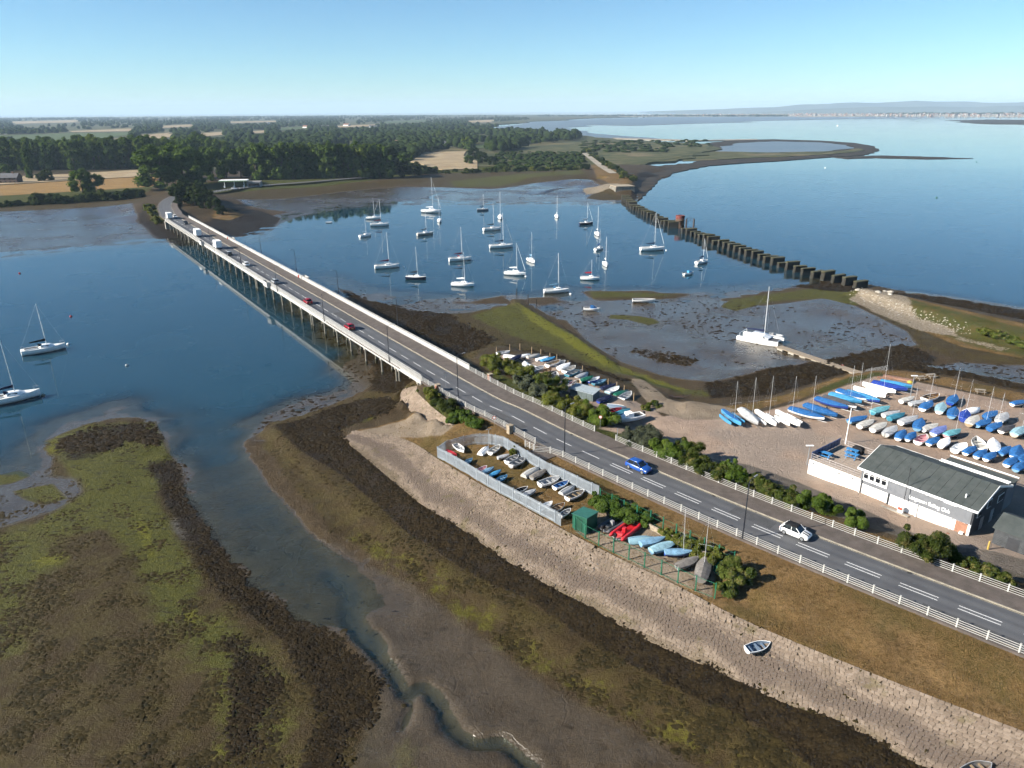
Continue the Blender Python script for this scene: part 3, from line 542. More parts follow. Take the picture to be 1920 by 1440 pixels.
    sc_ = t.n('ShaderNodeMix', _data_type='RGBA', _blend_type='MULTIPLY'); sc_.inputs[0].default_value = 1; t.put(sc_.inputs[6], c); t.put(sc_.inputs[7], t.mix(dryland, (.48, .43, .33), (.60, .54, .48))); c = sc_.outputs[2]
    return t.done(t.bsdf(c, r, 0, t.math('MULTIPLY', t.mixf(fm, .16, .5), t.mixf(dryland, 1.0, .6)), nb.outputs[0]))
GROUND = ground_mat()
def grid_mesh(name, xs, ys, Zg, m, smooth=True):
    nx, ny = len(xs), len(ys); X, Y = np.meshgrid(xs, ys); V = np.stack([X.ravel(), Y.ravel(), Zg.ravel()], 1)
    i, j = np.meshgrid(np.arange(nx - 1), np.arange(ny - 1)); a = (j * nx + i).ravel()
    return mk_np(name, V, np.stack([a, a + 1, a + nx + 1, a + nx], 1), m, smooth)
me = grid_mesh('ground', XS, YS, ZG, GROUND)
for nm, ks in (('mA', ('weed', 'algae', 'olive', 'wet')), ('mB', ('dry', 'gravel', 'conc', 'chalk')), ('mC', ('lush', 'bright', 'soil', 'crop'))):
    at = me.attributes.new(nm, 'FLOAT_COLOR', 'POINT'); at.data.foreach_set('color', np.stack([MK[k].ravel() for k in ks], 1).astype(np.float32).ravel())
me.attributes.new('mD', 'FLOAT', 'POINT').data.foreach_set('value', MK['asph'].ravel().astype(np.float32))
struct('ground', me, 'tidal mud flats, weed banks, dry grass and gravel yards')

# ------------------------------------------------------------------ water
def water_mat():
    t = NT('sea_water'); p = t.pos()
    dep = t.attr('depth').outputs['Fac']
    murk = t.math('SUBTRACT', 1, t.math('POWER', 2.718, t.math('MULTIPLY', t.math('DIVIDE', t.math('MULTIPLY', dep, dep), t.math('ADD', dep, .45)), -1.0)))
    nb = t.noise(p, .02, 3)
    body = t.n('ShaderNodeBsdfDiffuse'); t.put(body.inputs[0], t.mix(t.ss(nb, .3, .7), (.012, .048, .076), (.017, .055, .083)))
    tr = t.n('ShaderNodeBsdfTransparent'); tr.inputs[0].default_value = (.80, .86, .80, 1)
    m1 = t.n('ShaderNodeMixShader'); t.put(m1.inputs[0], t.math('MULTIPLY', murk, .96)); t.put(m1.inputs[1], tr.outputs[0]); t.put(m1.inputs[2], body.outputs[0])
    wv = t.math('ADD', t.noise(t.pos((.5, 1.3, 1)), 1.1, 3), t.math('MULTIPLY', t.noise(p, .16, 3), 1.5))
    bmp = t.bump(wv, .05, .05)
    gl = t.n('ShaderNodeBsdfGlossy'); t.put(gl.inputs['Roughness'], t.mixf(t.ss(t.noise(t.pos((.006, .02, 1)), 1, 4), .45, .65), .02, .09)); t.put(gl.inputs['Normal'], bmp)
    lw = t.n('ShaderNodeLayerWeight'); lw.inputs[0].default_value = .5
    fr = t.math('ADD', .02, t.math('MULTIPLY', .98, t.math('POWER', lw.outputs['Facing'], 5.0)))
    m2 = t.n('ShaderNodeMixShader'); t.put(m2.inputs[0], fr); t.put(m2.inputs[1], m1.outputs[0]); t.put(m2.inputs[2], gl.outputs[0])
    return t.done(m2.outputs[0])
wx = np.r_[-42000, -6000, -1500, XS[::2], 2000, 7000, 42000]; wy = np.r_[-50, 20, YS[::2], 900, 1500, 3000, 8000, 30000]
_X, _Y = np.meshgrid(wx, wy)
_dep = np.where((_X > XS[0]) & (_X < XS[-1]) & (_Y > YS[0]) & (_Y < YS[-1]), np.clip(-Z(_X, _Y), 0, 3), 2.0)
me = grid_mesh('sea', wx, wy, np.zeros(_X.shape), water_mat())
me.attributes.new('depth', 'FLOAT', 'POINT').data.foreach_set('value', _dep.ravel().astype(np.float32))
struct('sea', me, 'calm blue harbour water at low tide')
# ------------------------------------------------------------------ far shores
def ragged(pts, z, k=6, amp=.12, seed=0):
    """outline from levelled pixels, its edges broken up"""
    r = random.Random(seed); P = [np.array(G(u, v, z)[:2]) for u, v in pts]; out = []
    for a, b in zip(P, P[1:] + P[:1]):
        L = np.linalg.norm(b - a); n = np.array([-(b - a)[1], (b - a)[0]]) / (L + 1e-9)
        for i in range(k):
            t = i / k; out.append(a + (b - a) * t + n * (0 if i == 0 else r.uniform(-amp, amp) * L / k * 1.5))
    return out
def slab(name, pts, z, m, k=6, amp=.25, seed=0, label=None):
    P = ragged(pts, z, k, amp, seed); n = len(P)
    V = [(p[0], p[1], z) for p in P] + [(p[0], p[1], -1.0) for p in P]
    Fs = [tuple(range(n))] + [(i + n, (i + 1) % n + n, (i + 1) % n, i) for i in range(n)]
    a = sum(P[i][0] * P[(i + 1) % n][1] - P[(i + 1) % n][0] * P[i][1] for i in range(n))
    if a < 0: Fs = [tuple(reversed(q)) for q in Fs]
    return struct(name, mk(name, V, Fs, m), label)
def patch_mat(name, a, b, sc, rough=.9, spec=.2, c3=None, th=(.5, .65), st=(1, 1, 1)):
    a, b, c3 = [x and tuple(k * .62 for k in x) for x in (a, b, c3)]; t = NT(name); p = t.pos(st); c = t.mix(t.ss(t.noise(p, sc, 5, .6), .35, .65), a, b)
    if c3: c = t.mix(t.ss(t.noise(p, sc * .3, 4), *th), c, c3)
    return t.done(t.bsdf(c, rough, 0, spec))
M_ISL = patch_mat('island_soil', (.05, .06, .02), (.11, .11, .045), .02, c3=(.20, .16, .07), th=(.55, .7))
M_MARSH = patch_mat('salt_marsh', (.05, .062, .02), (.13, .125, .05), .05, c3=(.20, .16, .085), th=(.52, .68))
M_FARMUD = patch_mat('far_mud', (.10, .085, .07), (.16, .135, .11), .01, .28, .5)
M_FARWEED = patch_mat('far_weed', (.028, .022, .016), (.07, .055, .035), .08, .8)
M_FIELD = patch_mat('stubble', (.36, .27, .16), (.46, .36, .22), .05)
M_GREEN = patch_mat('pasture', (.07, .10, .03), (.10, .14, .045), .03)
M_SAND = patch_mat('far_sand', (.34, .30, .24), (.46, .41, .33), .04)
slab('island_land', [(-900, 345), (-100, 330), (0, 322), (560, 318), (850, 312), (1085, 312), (1110, 312), (1150, 318), (1180, 320), (1210, 308), (1330, 290), (1335, 270), (1190, 263), (1085, 253), (1010, 249), (962, 246), (935, 236), (1005, 227), (1190, 219), (1160, 215), (900, 215), (700, 216), (350, 218), (0, 220.5), (-900, 227)], 2.0, M_ISL, label='low green island beyond the bridge')
slab('salt_marsh', [(930, 300), (1010, 292), (1085, 285), (1100, 296), (1140, 312), (1180, 318), (1210, 306), (1300, 290), (1332, 282), (1332, 272), (1250, 266), (1180, 265), (1100, 268), (1000, 285)], 2.25, M_MARSH, 8, .2, 3)
slab('mudflat', [(930, 238), (1010, 247), (1085, 253), (1190, 263), (1250, 262), (1100, 247), (1060, 240), (1150, 232), (1320, 229), (1600, 223), (1780, 221), (1500, 218.5), (1250, 219), (1010, 226)], .25, M_FARMUD, 6, .2, 4)
slab('mudflat', [(1270, 233), (1420, 229), (1380, 227), (1180, 230), (1080, 234), (1180, 236)], .2, M_FARMUD, 6, .2, 5)
slab('mudflat', [(1770, 226), (1850, 224), (2100, 226), (2100, 235), (1860, 233)], .4, M_FARWEED, 6, .2, 6)
slab('weed_spit', [(1195, 376), (1216, 356), (1232, 338), (1270, 322), (1330, 310), (1400, 305), (1480, 300), (1560, 294), (1620, 291), (1646, 283), (1641, 274), (1600, 267.5), (1540, 263.5), (1450, 261), (1380, 262.5), (1325, 268), (1290, 285), (1200, 305), (1180, 320), (1185, 350)], .5, M_FARWEED, 7, .12, 7, 'dark weedy spit curling into the harbour')
slab('lagoon_mud', [(1338, 280), (1385, 268), (1450, 265), (1540, 267), (1588, 272), (1600, 278), (1540, 284), (1430, 286), (1345, 286)], .75, M_FARMUD, 5, .12, 8)
slab('salt_marsh', [(1300, 284), (1360, 284), (1450, 286), (1560, 284), (1612, 278), (1622, 282), (1560, 289), (1480, 293), (1400, 296), (1330, 300), (1280, 302), (1270, 292)], 1.0, M_MARSH, 6, .15, 9)
slab('sandbar', [(1560, 294.5), (1650, 291.5), (1720, 293), (1825, 297), (1740, 298.5), (1640, 296), (1590, 298)], .3, M_FARWEED, 6, .2, 10)
slab('saltern_bank', [(1150, 258), (1300, 262.5), (1420, 260.5), (1420, 261.8), (1300, 264), (1150, 260)], 1.0, M_SAND, 4, .1, 11)
_t = NT('pool_water'); struct('pool', mk('pool', [(p[0], p[1], .66) for p in ragged([(1152, 300), (1232, 296), (1318, 298), (1300, 305), (1225, 312), (1172, 316)], .66, 6, .2, 12)], [tuple(range(36))], _t.done(_t.bsdf((.05, .07, .08), .05, 0, .5))), 'still lagoon beside the old railway bank')
slab('far_shore', [(995, 222), (1110, 219.5), (1240, 218.5), (1480, 217.5), (1500, 219.5), (1600, 219), (1700, 217), (1960, 219), (2300, 222), (2300, 212), (1800, 212.6), (1500, 213), (1230, 214.5), (1150, 216.5)], .9, M_SAND, 5, .1, 13, 'pale far shore across the harbour')
for i, (pts, m, nm) in enumerate([
    ([(-60, 256), (120, 250), (245, 248), (245, 252), (160, 262), (-60, 268)], M_GREEN, 'pasture'), ([(130, 245.5), (245, 241), (250, 246), (140, 247.5)], M_FIELD, 'field'),
    ([(255, 254), (320, 248), (330, 256), (275, 262)], M_FIELD, 'field'), ([(372, 250), (420, 247), (425, 252), (380, 256)], M_FIELD, 'field'), ([(628, 236), (705, 233), (708, 236), (640, 239)], M_FIELD, 'field'),
    ([(877, 226.5), (925, 224.5), (925, 229), (880, 229.5)], M_FIELD, 'field'), ([(880, 273), (912, 271), (912, 277), (885, 279)], M_GREEN, 'pasture'), ([(770, 303), (800, 285), (874, 283), (895, 316), (830, 318)], M_FIELD, 'field'),
    ([(470, 246), (500, 244), (500, 248), (475, 250)], M_FIELD, 'field'), ([(20, 228), (140, 225), (150, 229), (30, 232)], M_FIELD, 'field'), ([(300, 236), (360, 233), (365, 237), (305, 240)], M_FIELD, 'field'), ([(520, 240), (575, 237), (580, 241), (525, 244)], M_GREEN, 'pasture'), ([(430, 228), (520, 226), (520, 228.5), (430, 230.5)], M_FIELD, 'field'), ([(720, 228), (800, 225), (800, 228), (725, 231)], M_GREEN, 'pasture'), ([(200, 272), (270, 268), (280, 276), (210, 281)], M_GREEN, 'pasture'), ([(600, 276), (660, 272), (668, 279), (610, 284)], M_GREEN, 'pasture'), ([(-80, 335), (130, 326), (260, 318), (280, 330), (-80, 350)], M_FIELD, 'field')]):
    slab(nm, pts, 2.4 + .15 * (nm == 'field') + .03 * i, m, 3, .05, 20 + i)
# hills: real ridges 13 to 17 km away
def ridge(name, d, x0, x1, prof, depth, m, seed, label):
    r = random.Random(seed); xs = np.linspace(x0, x1, 120); V = []; n = len(xs)
    hs = np.interp(xs, *zip(*prof)) * np.array([1 + .10 * math.sin(x * .0021 + seed) + .05 * math.sin(x * .0057) + r.uniform(-.03, .03) for x in xs])
    for k, (dy, kk) in enumerate(((-depth, 0), (-depth * .5, .55), (0, 1), (depth, .2))):
        for x, h in zip(xs, hs): V.append((x, d + dy, max(-1, h * kk * (1 if kk in (0, 1) else 1 + .2 * math.sin(x * .004 + k)))))
    Fs = [(k * n + i, k * n + i + 1, (k + 1) * n + i + 1, (k + 1) * n + i) for k in range(3) for i in range(n - 1)]
    return struct(name, mk(name, V, Fs, m, True), label)
M_HILL = patch_mat('downland', (.05, .07, .03), (.12, .13, .06), .0015)
X = lambda u, d: (u - 960) / F * d * 1.06
ridge('hills', 15500, X(1190, 15500), X(2500, 15500), [(X(1190, 15500), 20), (X(1300, 15500), 60), (X(1400, 15500), 80), (X(1440, 15500), 120), (X(1500, 15500), 170), (X(1600, 15500), 165), (X(1750, 15500), 160), (X(1850, 15500), 140), (X(2500, 15500), 110)], 1400, M_HILL, 3, 'blue far hills on the right horizon')
ridge('hills', 12500, X(1380, 12500), X(2500, 12500), [(X(1380, 12500), 5), (X(1480, 12500), 55), (X(1600, 12500), 70), (X(1800, 12500), 75), (X(2500, 12500), 60)], 700, M_HILL, 8, 'lower line of hills before the far downs')
# far town across the harbour reads as one mass
r = random.Random(5); mb = MB()
for i in range(420):
    u = r.uniform(1490, 1925) if r.random() < .85 else r.uniform(1120, 1490); v = r.uniform(214.2, 217.6) if u > 1490 else r.uniform(215.5, 218)
    x, y, _z = G(u, v, .9); s = r.uniform(8, 22); h = r.choice([6, 7, 8, 9, 10, 14]); 
    mb.box((x, y, .9 + h / 2), (s, s * .7, h), r.uniform(0, 3), 0 if r.random() < .7 else 1); mb.box((x, y, .9 + h + 1.2), (s * 1.02, s * .72, 2.4), 0, 2, 0, .35)
tag(mb.build('distant_town', [mat('town_white', (.36, .35, .33), .8), mat('town_brick', (.32, .2, .15), .85), mat('town_roof', (.22, .13, .1), .85)]), 'pale houses of a town along the far shore', None, None, 'stuff')
# ------------------------------------------------------------------ road, pavement, markings
ZR = 5.5
def strip(name, s0, s1, o0, o1, z, m, parent=None, step=2.0, thick=0.0):
    n = max(2, int((s1 - s0) / step) + 1); ss_ = np.linspace(s0, s1, n); V = []; f = lambda o, s_: o(s_) if callable(o) else o
    for s_ in ss_: V += [road_p(s_, f(o0, s_), z), road_p(s_, f(o1, s_), z)]
    Fs = [(2 * i, 2 * i + 1, 2 * i + 3, 2 * i + 2) for i in range(n - 1)]
    Fs = [tuple(reversed(q)) for q in Fs] if False else Fs
    if thick:
        k = len(V)
        for s_ in ss_: V += [road_p(s_, f(o0, s_), z - thick), road_p(s_, f(o1, s_), z - thick)]
        Fs += [(2 * i + k, 2 * i, 2 * i + 2, 2 * i + 2 + k) for i in range(n - 1)] + [(2 * i + 1, 2 * i + 1 + k, 2 * i + 3 + k, 2 * i + 3) for i in range(n - 1)]
    return mk(name, V, Fs, m)
def road_mat():
    t = NT('asphalt'); p = t.pos(); 
    lane = t.attr('lane').outputs['Fac']
    c = t.mix(t.ss(t.noise(p, .3, 5), .3, .7), (.072, .073, .078), (.095, .097, .102)); c = t.mix(t.ss(t.noise(p, 9, 3), .45, .8), c, (.080, .080, .082))
    c = t.mix(t.math('MULTIPLY', t.ss(t.noise(p, .09, 3), .52, .66), .35), c, (.08, .078, .076))
    c = t.mix(t.math('MULTIPLY', lane, .45), c, (.046, .047, .051))          # tyre-polished tracks
    return t.done(t.bsdf(c, t.mixf(lane, .75, .6), 0, .35, t.bump(t.noise(p, 20, 2), .15, .01)))
S0, S1 = 0.5, ROADS[-1] - 2
O_L, O_K = .55, 7.15
n_ = int((S1 - S0) / 1.5) + 1; ss_ = np.linspace(S0, S1, n_); offs = np.linspace(O_L, O_K, 23)
V = np.array([road_p(s_, o, ZR) for s_ in ss_ for o in offs]); a = (np.arange(n_ - 1)[:, None] * 23 + np.arange(22)[None]).ravel()
me = mk_np('road', V, np.stack([a, a + 1, a + 24, a + 23], 1), road_mat())
_c = (O_L + O_K) / 2; _lane = np.zeros(23)
for c0 in (_c - 2.5, _c - .9, _c + .9, _c + 2.5): _lane = np.maximum(_lane, np.exp(-((offs - c0) / .33) ** 2))
me.attributes.new('lane', 'FLOAT', 'POINT').data.foreach_set('value', np.tile(_lane, n_).astype(np.float32))
road = struct('road', me, 'grey two-lane road running over the bridge')
M_PAVE = mat('pavement_tarmac', (.125, .102, .088), .9, var=.2, scale=.8, world=True, dirt=((.19, .17, .15), .5))
M_KERB = mat('kerb_stone', (.36, .32, .25), .85, var=.2, scale=1.5, world=True)
pav = struct('pavement', strip('pavement', S0, S1, O_K + .16, lambda s_: road_w(s_) + .25, ZR + .11, M_PAVE, thick=.3), 'brown-grey pavement along the right of the road')
link('kerb', strip('kerb', S0, S1, O_K, O_K + .16, ZR + .115, M_KERB, thick=.3), pav)
pv2 = struct('verge_edge', strip('verge_edge', S0, S1, -.25, O_L - .12, ZR + .06, M_PAVE, thick=.3)); link('kerb', strip('kerb', S0, S1, O_L - .12, O_L, ZR + .065, M_KERB, thick=.3), pv2)
M_WHITE = mat('road_paint', (.66, .66, .64), .6, var=.12, scale=3, world=True, dirt=((.30, .30, .30), .7))
M_EDGE = mat('worn_yellow_paint', (.42, .36, .24), .7, var=.2, scale=2, world=True, dirt=((.16, .15, .14), .8))
s_ = S_BR0 - 40; Ssw = S_BR1 + 48
while s_ < S1 - 6:
    if s_ < Ssw: link('lane_dash', strip('lane_dash', s_, s_ + 3.6, _c - .06, _c + .06, ZR + .004, M_WHITE), road); s_ += 6.1
    else:
        for k in (-1, 1): link('lane_dash', strip('lane_dash', s_, s_ + 4, _c + k * .30 - .055, _c + k * .30 + .055, ZR + .004, M_WHITE), road)
        s_ += 6.0
link('edge_line', strip('edge_line', S_BR0 - 30, S1, O_K - .22, O_K - .12, ZR + .004, M_EDGE), road)
rk_ = random.Random(6)
for sa, ln_, oa, ob in ((S_BR1 + 22, 9, 1.0, 3.2), (S_BR1 + 70, 6, 4.6, 6.6), (S_BR1 + 95, 12, .8, 2.0), (S_BR1 + 52, 4, 5.2, 6.9), (S_BR1 - 60, 14, 4.2, 6.8)): link('repair_patch', strip('repair_patch', sa, sa + ln_, oa, ob, ZR + .003, mat('patch_tarmac', (.09, .09, .093), .85, var=.15, scale=1, world=True)), road)
for sa in (S_BR1 + 12, S_BR1 + 38, S_BR1 + 66, S_BR1 + 92): link('drain_cover', strip('drain_cover', sa, sa + .5, O_K - .5, O_K - .1, ZR + .0045, mat('drain_iron', (.05, .048, .045), .7)), road)
# gateway crossings of the pavement
for sx, w_ in ((s_at(*G(1002, 836, 5.5)[:2]) + 2.2, 4.0),):
    link('gateway_apron', strip('gateway_apron', sx - w_ / 2, sx + w_ / 2, -3, .3, ZR - .12, M_PAVE), pv2)

# ------------------------------------------------------------------ bridge
e_ = np.array([-.553, .833]); BRL = 282.0; BR0 = (-18.1, 135.6); BRZ = math.atan2(.833, -.553); BW = 11.0
bridge = thing('road_bridge', 'long low concrete road bridge with white parapets on many piles', 'bridge', (BR0[0], BR0[1], 0), BRZ)
M_CONC = mat('bridge_concrete', (.36, .34, .30), .85, var=.18, scale=.4, dirt=((.17, .16, .12), .7))
M_PILE = mat('pile_concrete', (.30, .28, .23), .85, var=.25, scale=.8, dirt=((.10, .11, .06), .8))
M_PWHITE = mat('parapet_white', (.585, .575, .55), .6, var=.08, scale=.6, dirt=((.42, .38, .30), .5))
MB().box((BRL / 2, -BW / 2, 5.15), (BRL, BW - .1, .42)).build('deck', M_CONC, bridge)
for y0 in (.12, -BW - .12): MB().box((BRL / 2, y0, 5.25), (BRL + .4, .34, .78)).build('edge_beam', M_PWHITE, bridge)
for y0 in (-1.2, -3.4, -5.5, -7.6, -9.8): MB().box((BRL / 2, y0, 4.66), (BRL, .45, .55)).build('girder', M_CONC, bridge)
NB = 31; sp_ = BRL / NB
pile_me = {}
def pile_mesh(k):
    if k not in pile_me:
        mb = MB(); mb.tube((0, 0, -2.5), (0, 0, 4.0), .27, .25, 8); mb.tube((0, 0, -2.5), (0, 0, 1.0 + .2 * k), .30, .29, 8, 1); pile_me[k] = mb.mesh('pile', [M_PILE, mat('pile_weed', (.05, .05, .028), .8, var=.4, scale=3)])
    return pile_me[k]
cap_me = MB().box((0, -BW / 2, 4.1), (.75, BW - .8, .62)).mesh('crosshead', M_CONC)
for i in range(NB):
    x = 3 + i * sp_; link('crosshead', cap_me, bridge, (x, 0, 0))
    for k, y in enumerate((-.75, -3.2, -5.5, -7.8, -10.25)): link('pile', pile_mesh(k % 3), bridge, (x + (.0 if i % 6 else .0), y, 0))
    if i % 6 == 1:
        link('crosshead', cap_me, bridge, (x + 1.5, 0, 0))
        for k, y in enumerate((-.75, -5.5, -10.25)): link('pile', pile_mesh(k % 3), bridge, (x + 1.5, y, 0))
# parapets: bays of upright bars between posts, under a top rail
BAY = BRL / 96; mb = MB(); nb_ = 18
for i in range(nb_): mb.box((BAY * (i + .5) / nb_, 0, .50), (.085, .03, .78))
mb.box((BAY / 2, 0, .13), (BAY - .1, .06, .07)); mb.box((BAY / 2, 0, .90), (BAY - .1, .06, .06))
bay_bars = mb.mesh('parapet_panel', M_PWHITE)
mb = MB(); mb.box((BAY / 2, 0, .48), (BAY - .06, .05, .78)); mb.box((BAY / 2, -.03, .90), (BAY - .06, .05, .07)); bay_solid = mb.mesh('parapet_panel', M_PWHITE)
post_me = MB().box((0, 0, .56), (.13, .13, 1.18)).mesh('parapet_post', M_PWHITE)
for side, y0, bm in ((0, .1, bay_bars), (1, -BW - .1, bay_solid)):
    for i in range(96): link('parapet_panel', bm, bridge, (i * BAY, y0, 5.6))
    for i in range(97): link('parapet_post', post_me, bridge, (i * BAY, y0, 5.62))
    MB().box((BRL / 2, y0, 6.80), (BRL + .2, .14, .10)).build('top_rail', M_PWHITE, bridge)
for x in (104, 196):
    for y0, sg in ((.1, 1), (-BW - .1, -1)):
        mb = MB(); mb.box((x, y0 + sg * .55, 5.4), (4.4, 1.2, .5)); mb.box((x, y0 + sg * 1.15, 6.2), (4.4, .12, 1.2)); mb.box((x - 2.2, y0 + sg * .6, 6.2), (.12, 1.1, 1.2)); mb.box((x + 2.2, y0 + sg * .6, 6.2), (.12, 1.1, 1.2)); mb.build('refuge_bay', M_PWHITE, bridge)
for x, w_ in ((-.9, 2.2), (BRL + .9, 2.2)): MB().box((x, -BW / 2, 2.3), (w_, BW + .8, 4.9)).build('abutment', M_CONC, bridge)

# ------------------------------------------------------------------ white fences along the road
M_FW = mat('fence_white', (.60, .59, .555), .55, var=.08, scale=1.2, dirt=((.45, .42, .36), .5))
fpost = MB().box((0, 0, .52), (.14, .14, 1.30)).box((0, 0, 1.19), (.17, .17, .05)).mesh('post', M_FW)
def fence(name, label, pts, gap=2.75, rails=(.26, .52, .78, 1.04), zo=0.0, pm=None, rm=None, rh=.052, rt=.036, cat='fence', group=None):
    """posts and rails along 3-D points"""
    P, s = resample(np.array(pts, float), .5); P2, s2 = resample(np.array(pts, float), gap); o = P2[0]
    t_ = thing(name, label, cat, tuple(o), 0, group)
    for i, p in enumerate(P2):
        j = min(i, len(P2) - 2); d = P2[j + 1] - P2[j]; link('post', pm or fpost, t_, tuple(p - o), math.atan2(d[1], d[0]))
    for h in rails:
        mb = MB()
        for a, b in zip(P2[:-1], P2[1:]):
            d = b - a; n = np.array([-d[1], d[0], 0]); n /= np.linalg.norm(n) + 1e-9; n *= rt / 2; q = []
            for dz in (-rh / 2, rh / 2): q += [a - o - n + [0, 0, h + dz], b - o - n + [0, 0, h + dz], b - o + n + [0, 0, h + dz], a - o + n + [0, 0, h + dz]]
            mb.add(q, [(0, 3, 2, 1), (4, 5, 6, 7), (0, 1, 5, 4), (1, 2, 6, 5), (2, 3, 7, 6), (3, 0, 4, 7)])
        mb.build('rail', rm or M_FW, t_)
    return t_
sL = lambda u, v: s_at(*G(u, v, 5.5)[:2])
def rl(s0, s1, off): return [road_p(s_, off(s_) if callable(off) else off, ZR - .08) for s_ in np.arange(s0, s1, 2.5)] + [road_p(s1, off(s1) if callable(off) else off, ZR - .08)]
sg0 = sL(1000, 830); sg1 = sL(1052, 856)
fence('white_fence', 'white rail fence from the bridge end to the dinghy park gate', rl(S_BR1 + .5, sg0, 0.0))
fence('white_fence', 'long white rail fence between the road and the dry grass slope', [G(1000, 848, 5.2), G(1046, 852, 5.35)] + rl(sg1, S1, 0.0))
sr = lambda u, v: float(ROADS[np.argmin((ROADL[:, 0] + ROADN[:, 0] * 10.6 - G(u, v, 5.5)[0]) ** 2 + (ROADL[:, 1] + ROADN[:, 1] * 10.6 - G(u, v, 5.5)[1]) ** 2)])
fence('white_fence', 'white rail fence right of the road, partly buried in the hedge', rl(S_BR1 + .5, sr(1120, 808), road_w))
fence('white_fence', 'long white rail fence between the pavement and the clubhouse lane', rl(sr(1156, 828), S1, road_w))
fence('white_fence', 'short white gate leaf standing at the dinghy park entrance', [G(985, 838, 5.2), G(1002, 845, 5.2)], 1.0)
# lamp posts
M_LAMP = mat('lamp_steel', (.055, .06, .075), .5, .5, var=.15)
def lamp(u, v, side, h, label):
    x, y, z = G(u, v, 5.5); a = road_dir(s_at(x, y)); d = 1 if side == 'L' else -1
    t_ = thing('street_lamp', label, 'street lamp', (x, y, 5.4), a + PI / 2, 'street lamps along the road')
    mb = MB(); mb.tube((0, 0, 0), (0, 0, 1.3), .13, .12, 8); mb.tube((0, 0, 1.3), (0, 0, h), .095, .065, 8); mb.build('column', M_LAMP, t_)
    MB().path([(0, 0, h - .05), (d * .35, 0, h + .28), (d * 1.2, 0, h + .4)], .04, 6).build('bracket', M_LAMP, t_)
    MB().loft([[(d * 1.15, -.10, h + .36), (d * 1.15, .10, h + .36), (d * 1.15, .07, h + .46), (d * 1.15, -.07, h + .46)], [(d * 1.85, -.12, h + .38), (d * 1.85, .12, h + .38), (d * 1.85, .06, h + .48), (d * 1.85, -.06, h + .48)]]).build('lantern', mat('lantern_grey', (.35, .36, .37), .4), t_)
for (u, v, sd, lb) in ((1392, 1010, 'L', 'tall dark street lamp at the fence beside the white car'), (1058, 853, 'L', 'dark street lamp by the dinghy park gate'), (859, 743, 'L', 'dark street lamp just before the near bridge end'),
                       (730, 679, 'L', 'street lamp on left parapet, nearest on the bridge'), (608, 602, 'L', 'street lamp on left parapet, second nearest on the bridge'), (520, 546, 'L', 'street lamp on left parapet, third nearest on the bridge'), (453, 502, 'L', 'street lamp on left parapet, fourth nearest on the bridge'), (395, 462, 'L', 'street lamp on left parapet, farthest on the bridge'),
                       (746, 613, 'R', 'street lamp on right parapet, nearest on the bridge'), (635, 553, 'R', 'street lamp on right parapet, second nearest on the bridge'), (556, 509, 'R', 'street lamp on right parapet, third nearest on the bridge'), (490, 474, 'R', 'street lamp on right parapet, farthest on the bridge')):
    lamp(u, v, sd, 8.0 if v > 640 else 7.2, lb)
for xs_, lb in ((198.6, 'red lifebuoy housing on the far refuge of the bridge'), (106.6, 'red lifebuoy housing on the nearer refuge of the bridge')):
    a_ = math.cos(BRZ), math.sin(BRZ); t_ = thing('lifebuoy_post', lb, 'lifebuoy', (BR0[0] + xs_ * a_[0] + 10.3 * a_[1], BR0[1] + xs_ * a_[1] - 10.3 * a_[0], ZR + .1), BRZ); MB().box((0, 0, .9), (.55, .3, .8)).build('housing', mat('lifebuoy_red', (.65, .05, .03), .5), t_); MB().box((0, 0, .25), (.1, .1, .6)).build('post', M_LAMP, t_)
# brick pillars and signs
M_BRICK = mat('red_brick', (.30, .13, .08), .85, var=.3, scale=5, bump=.3); M_STONE = mat('pillar_stone', (.40, .33, .24), .85, var=.25, scale=4, bump=.3)
for (u, v, m, lb) in ((821, 734, M_BRICK, 'red brick pillar in the fence left of the road'), (919, 714, M_BRICK, 'red brick pillar in the fence right of the road'), (956, 812, M_STONE, 'sandy stone pillar behind the left fence')):
    x, y, z = G(u, v, 5.3); t_ = thing('gate_pillar', lb, 'pillar', (x, y, 5.1), road_dir(s_at(x, y)))
    MB().box((0, 0, .75), (.8, .8, 1.7)).build('shaft', m, t_); MB().box((0, 0, 1.65), (.95, .95, .14)).build('cap', M_STONE, t_)
M_RED = mat('sign_red', (.62, .10, .06), .5); M_SW = mat('sign_white', (.8, .8, .78), .5); M_POST = mat('sign_post', (.38, .39, .40), .5, .4)
def road_sign(u, v, label, h=1.9, red=True, z=5.2):
    x, y, _z = G(u, v, z); t_ = thing('road_sign', label, 'road sign', (x, y, z - .1), math.atan2(-y, -x) + PI / 2)
    MB().tube((0, 0, 0), (0, 0, h), .035, None, 6).build('post', M_POST, t_)
    def disc(r, yo): return [(r * math.cos(a), yo, h - .1 + r * math.sin(a)) for a in np.linspace(0, 2 * PI, 20, False)]
    MB().loft([disc(.32, -.04), disc(.32, -.06)]).build('plate', M_RED if red else M_POST, t_)
    if red: MB().loft([disc(.21, -.062), disc(.21, -.066)]).build('face', M_SW, t_)
road_sign(927, 800, 'small red and white round sign behind the left fence'); road_sign(1125, 804, 'small red and white round sign at the hedge gap', 2.4)
road_sign(836, 724, 'grey-backed sign on a post left of the road', 2.6, False, 5.5)
x, y, z = G(1157, 829, 5.3); t_ = thing('gate_post', 'thin grey post at the yard gateway beside the fence', 'post', (x, y, 5.1)); MB().tube((0, 0, 0), (0, 0, 2.6), .06, None, 8).build('pole', M_POST, t_); MB().box((0, 0, 2.63), (.16, .16, .06)).build('cap', M_POST, t_)
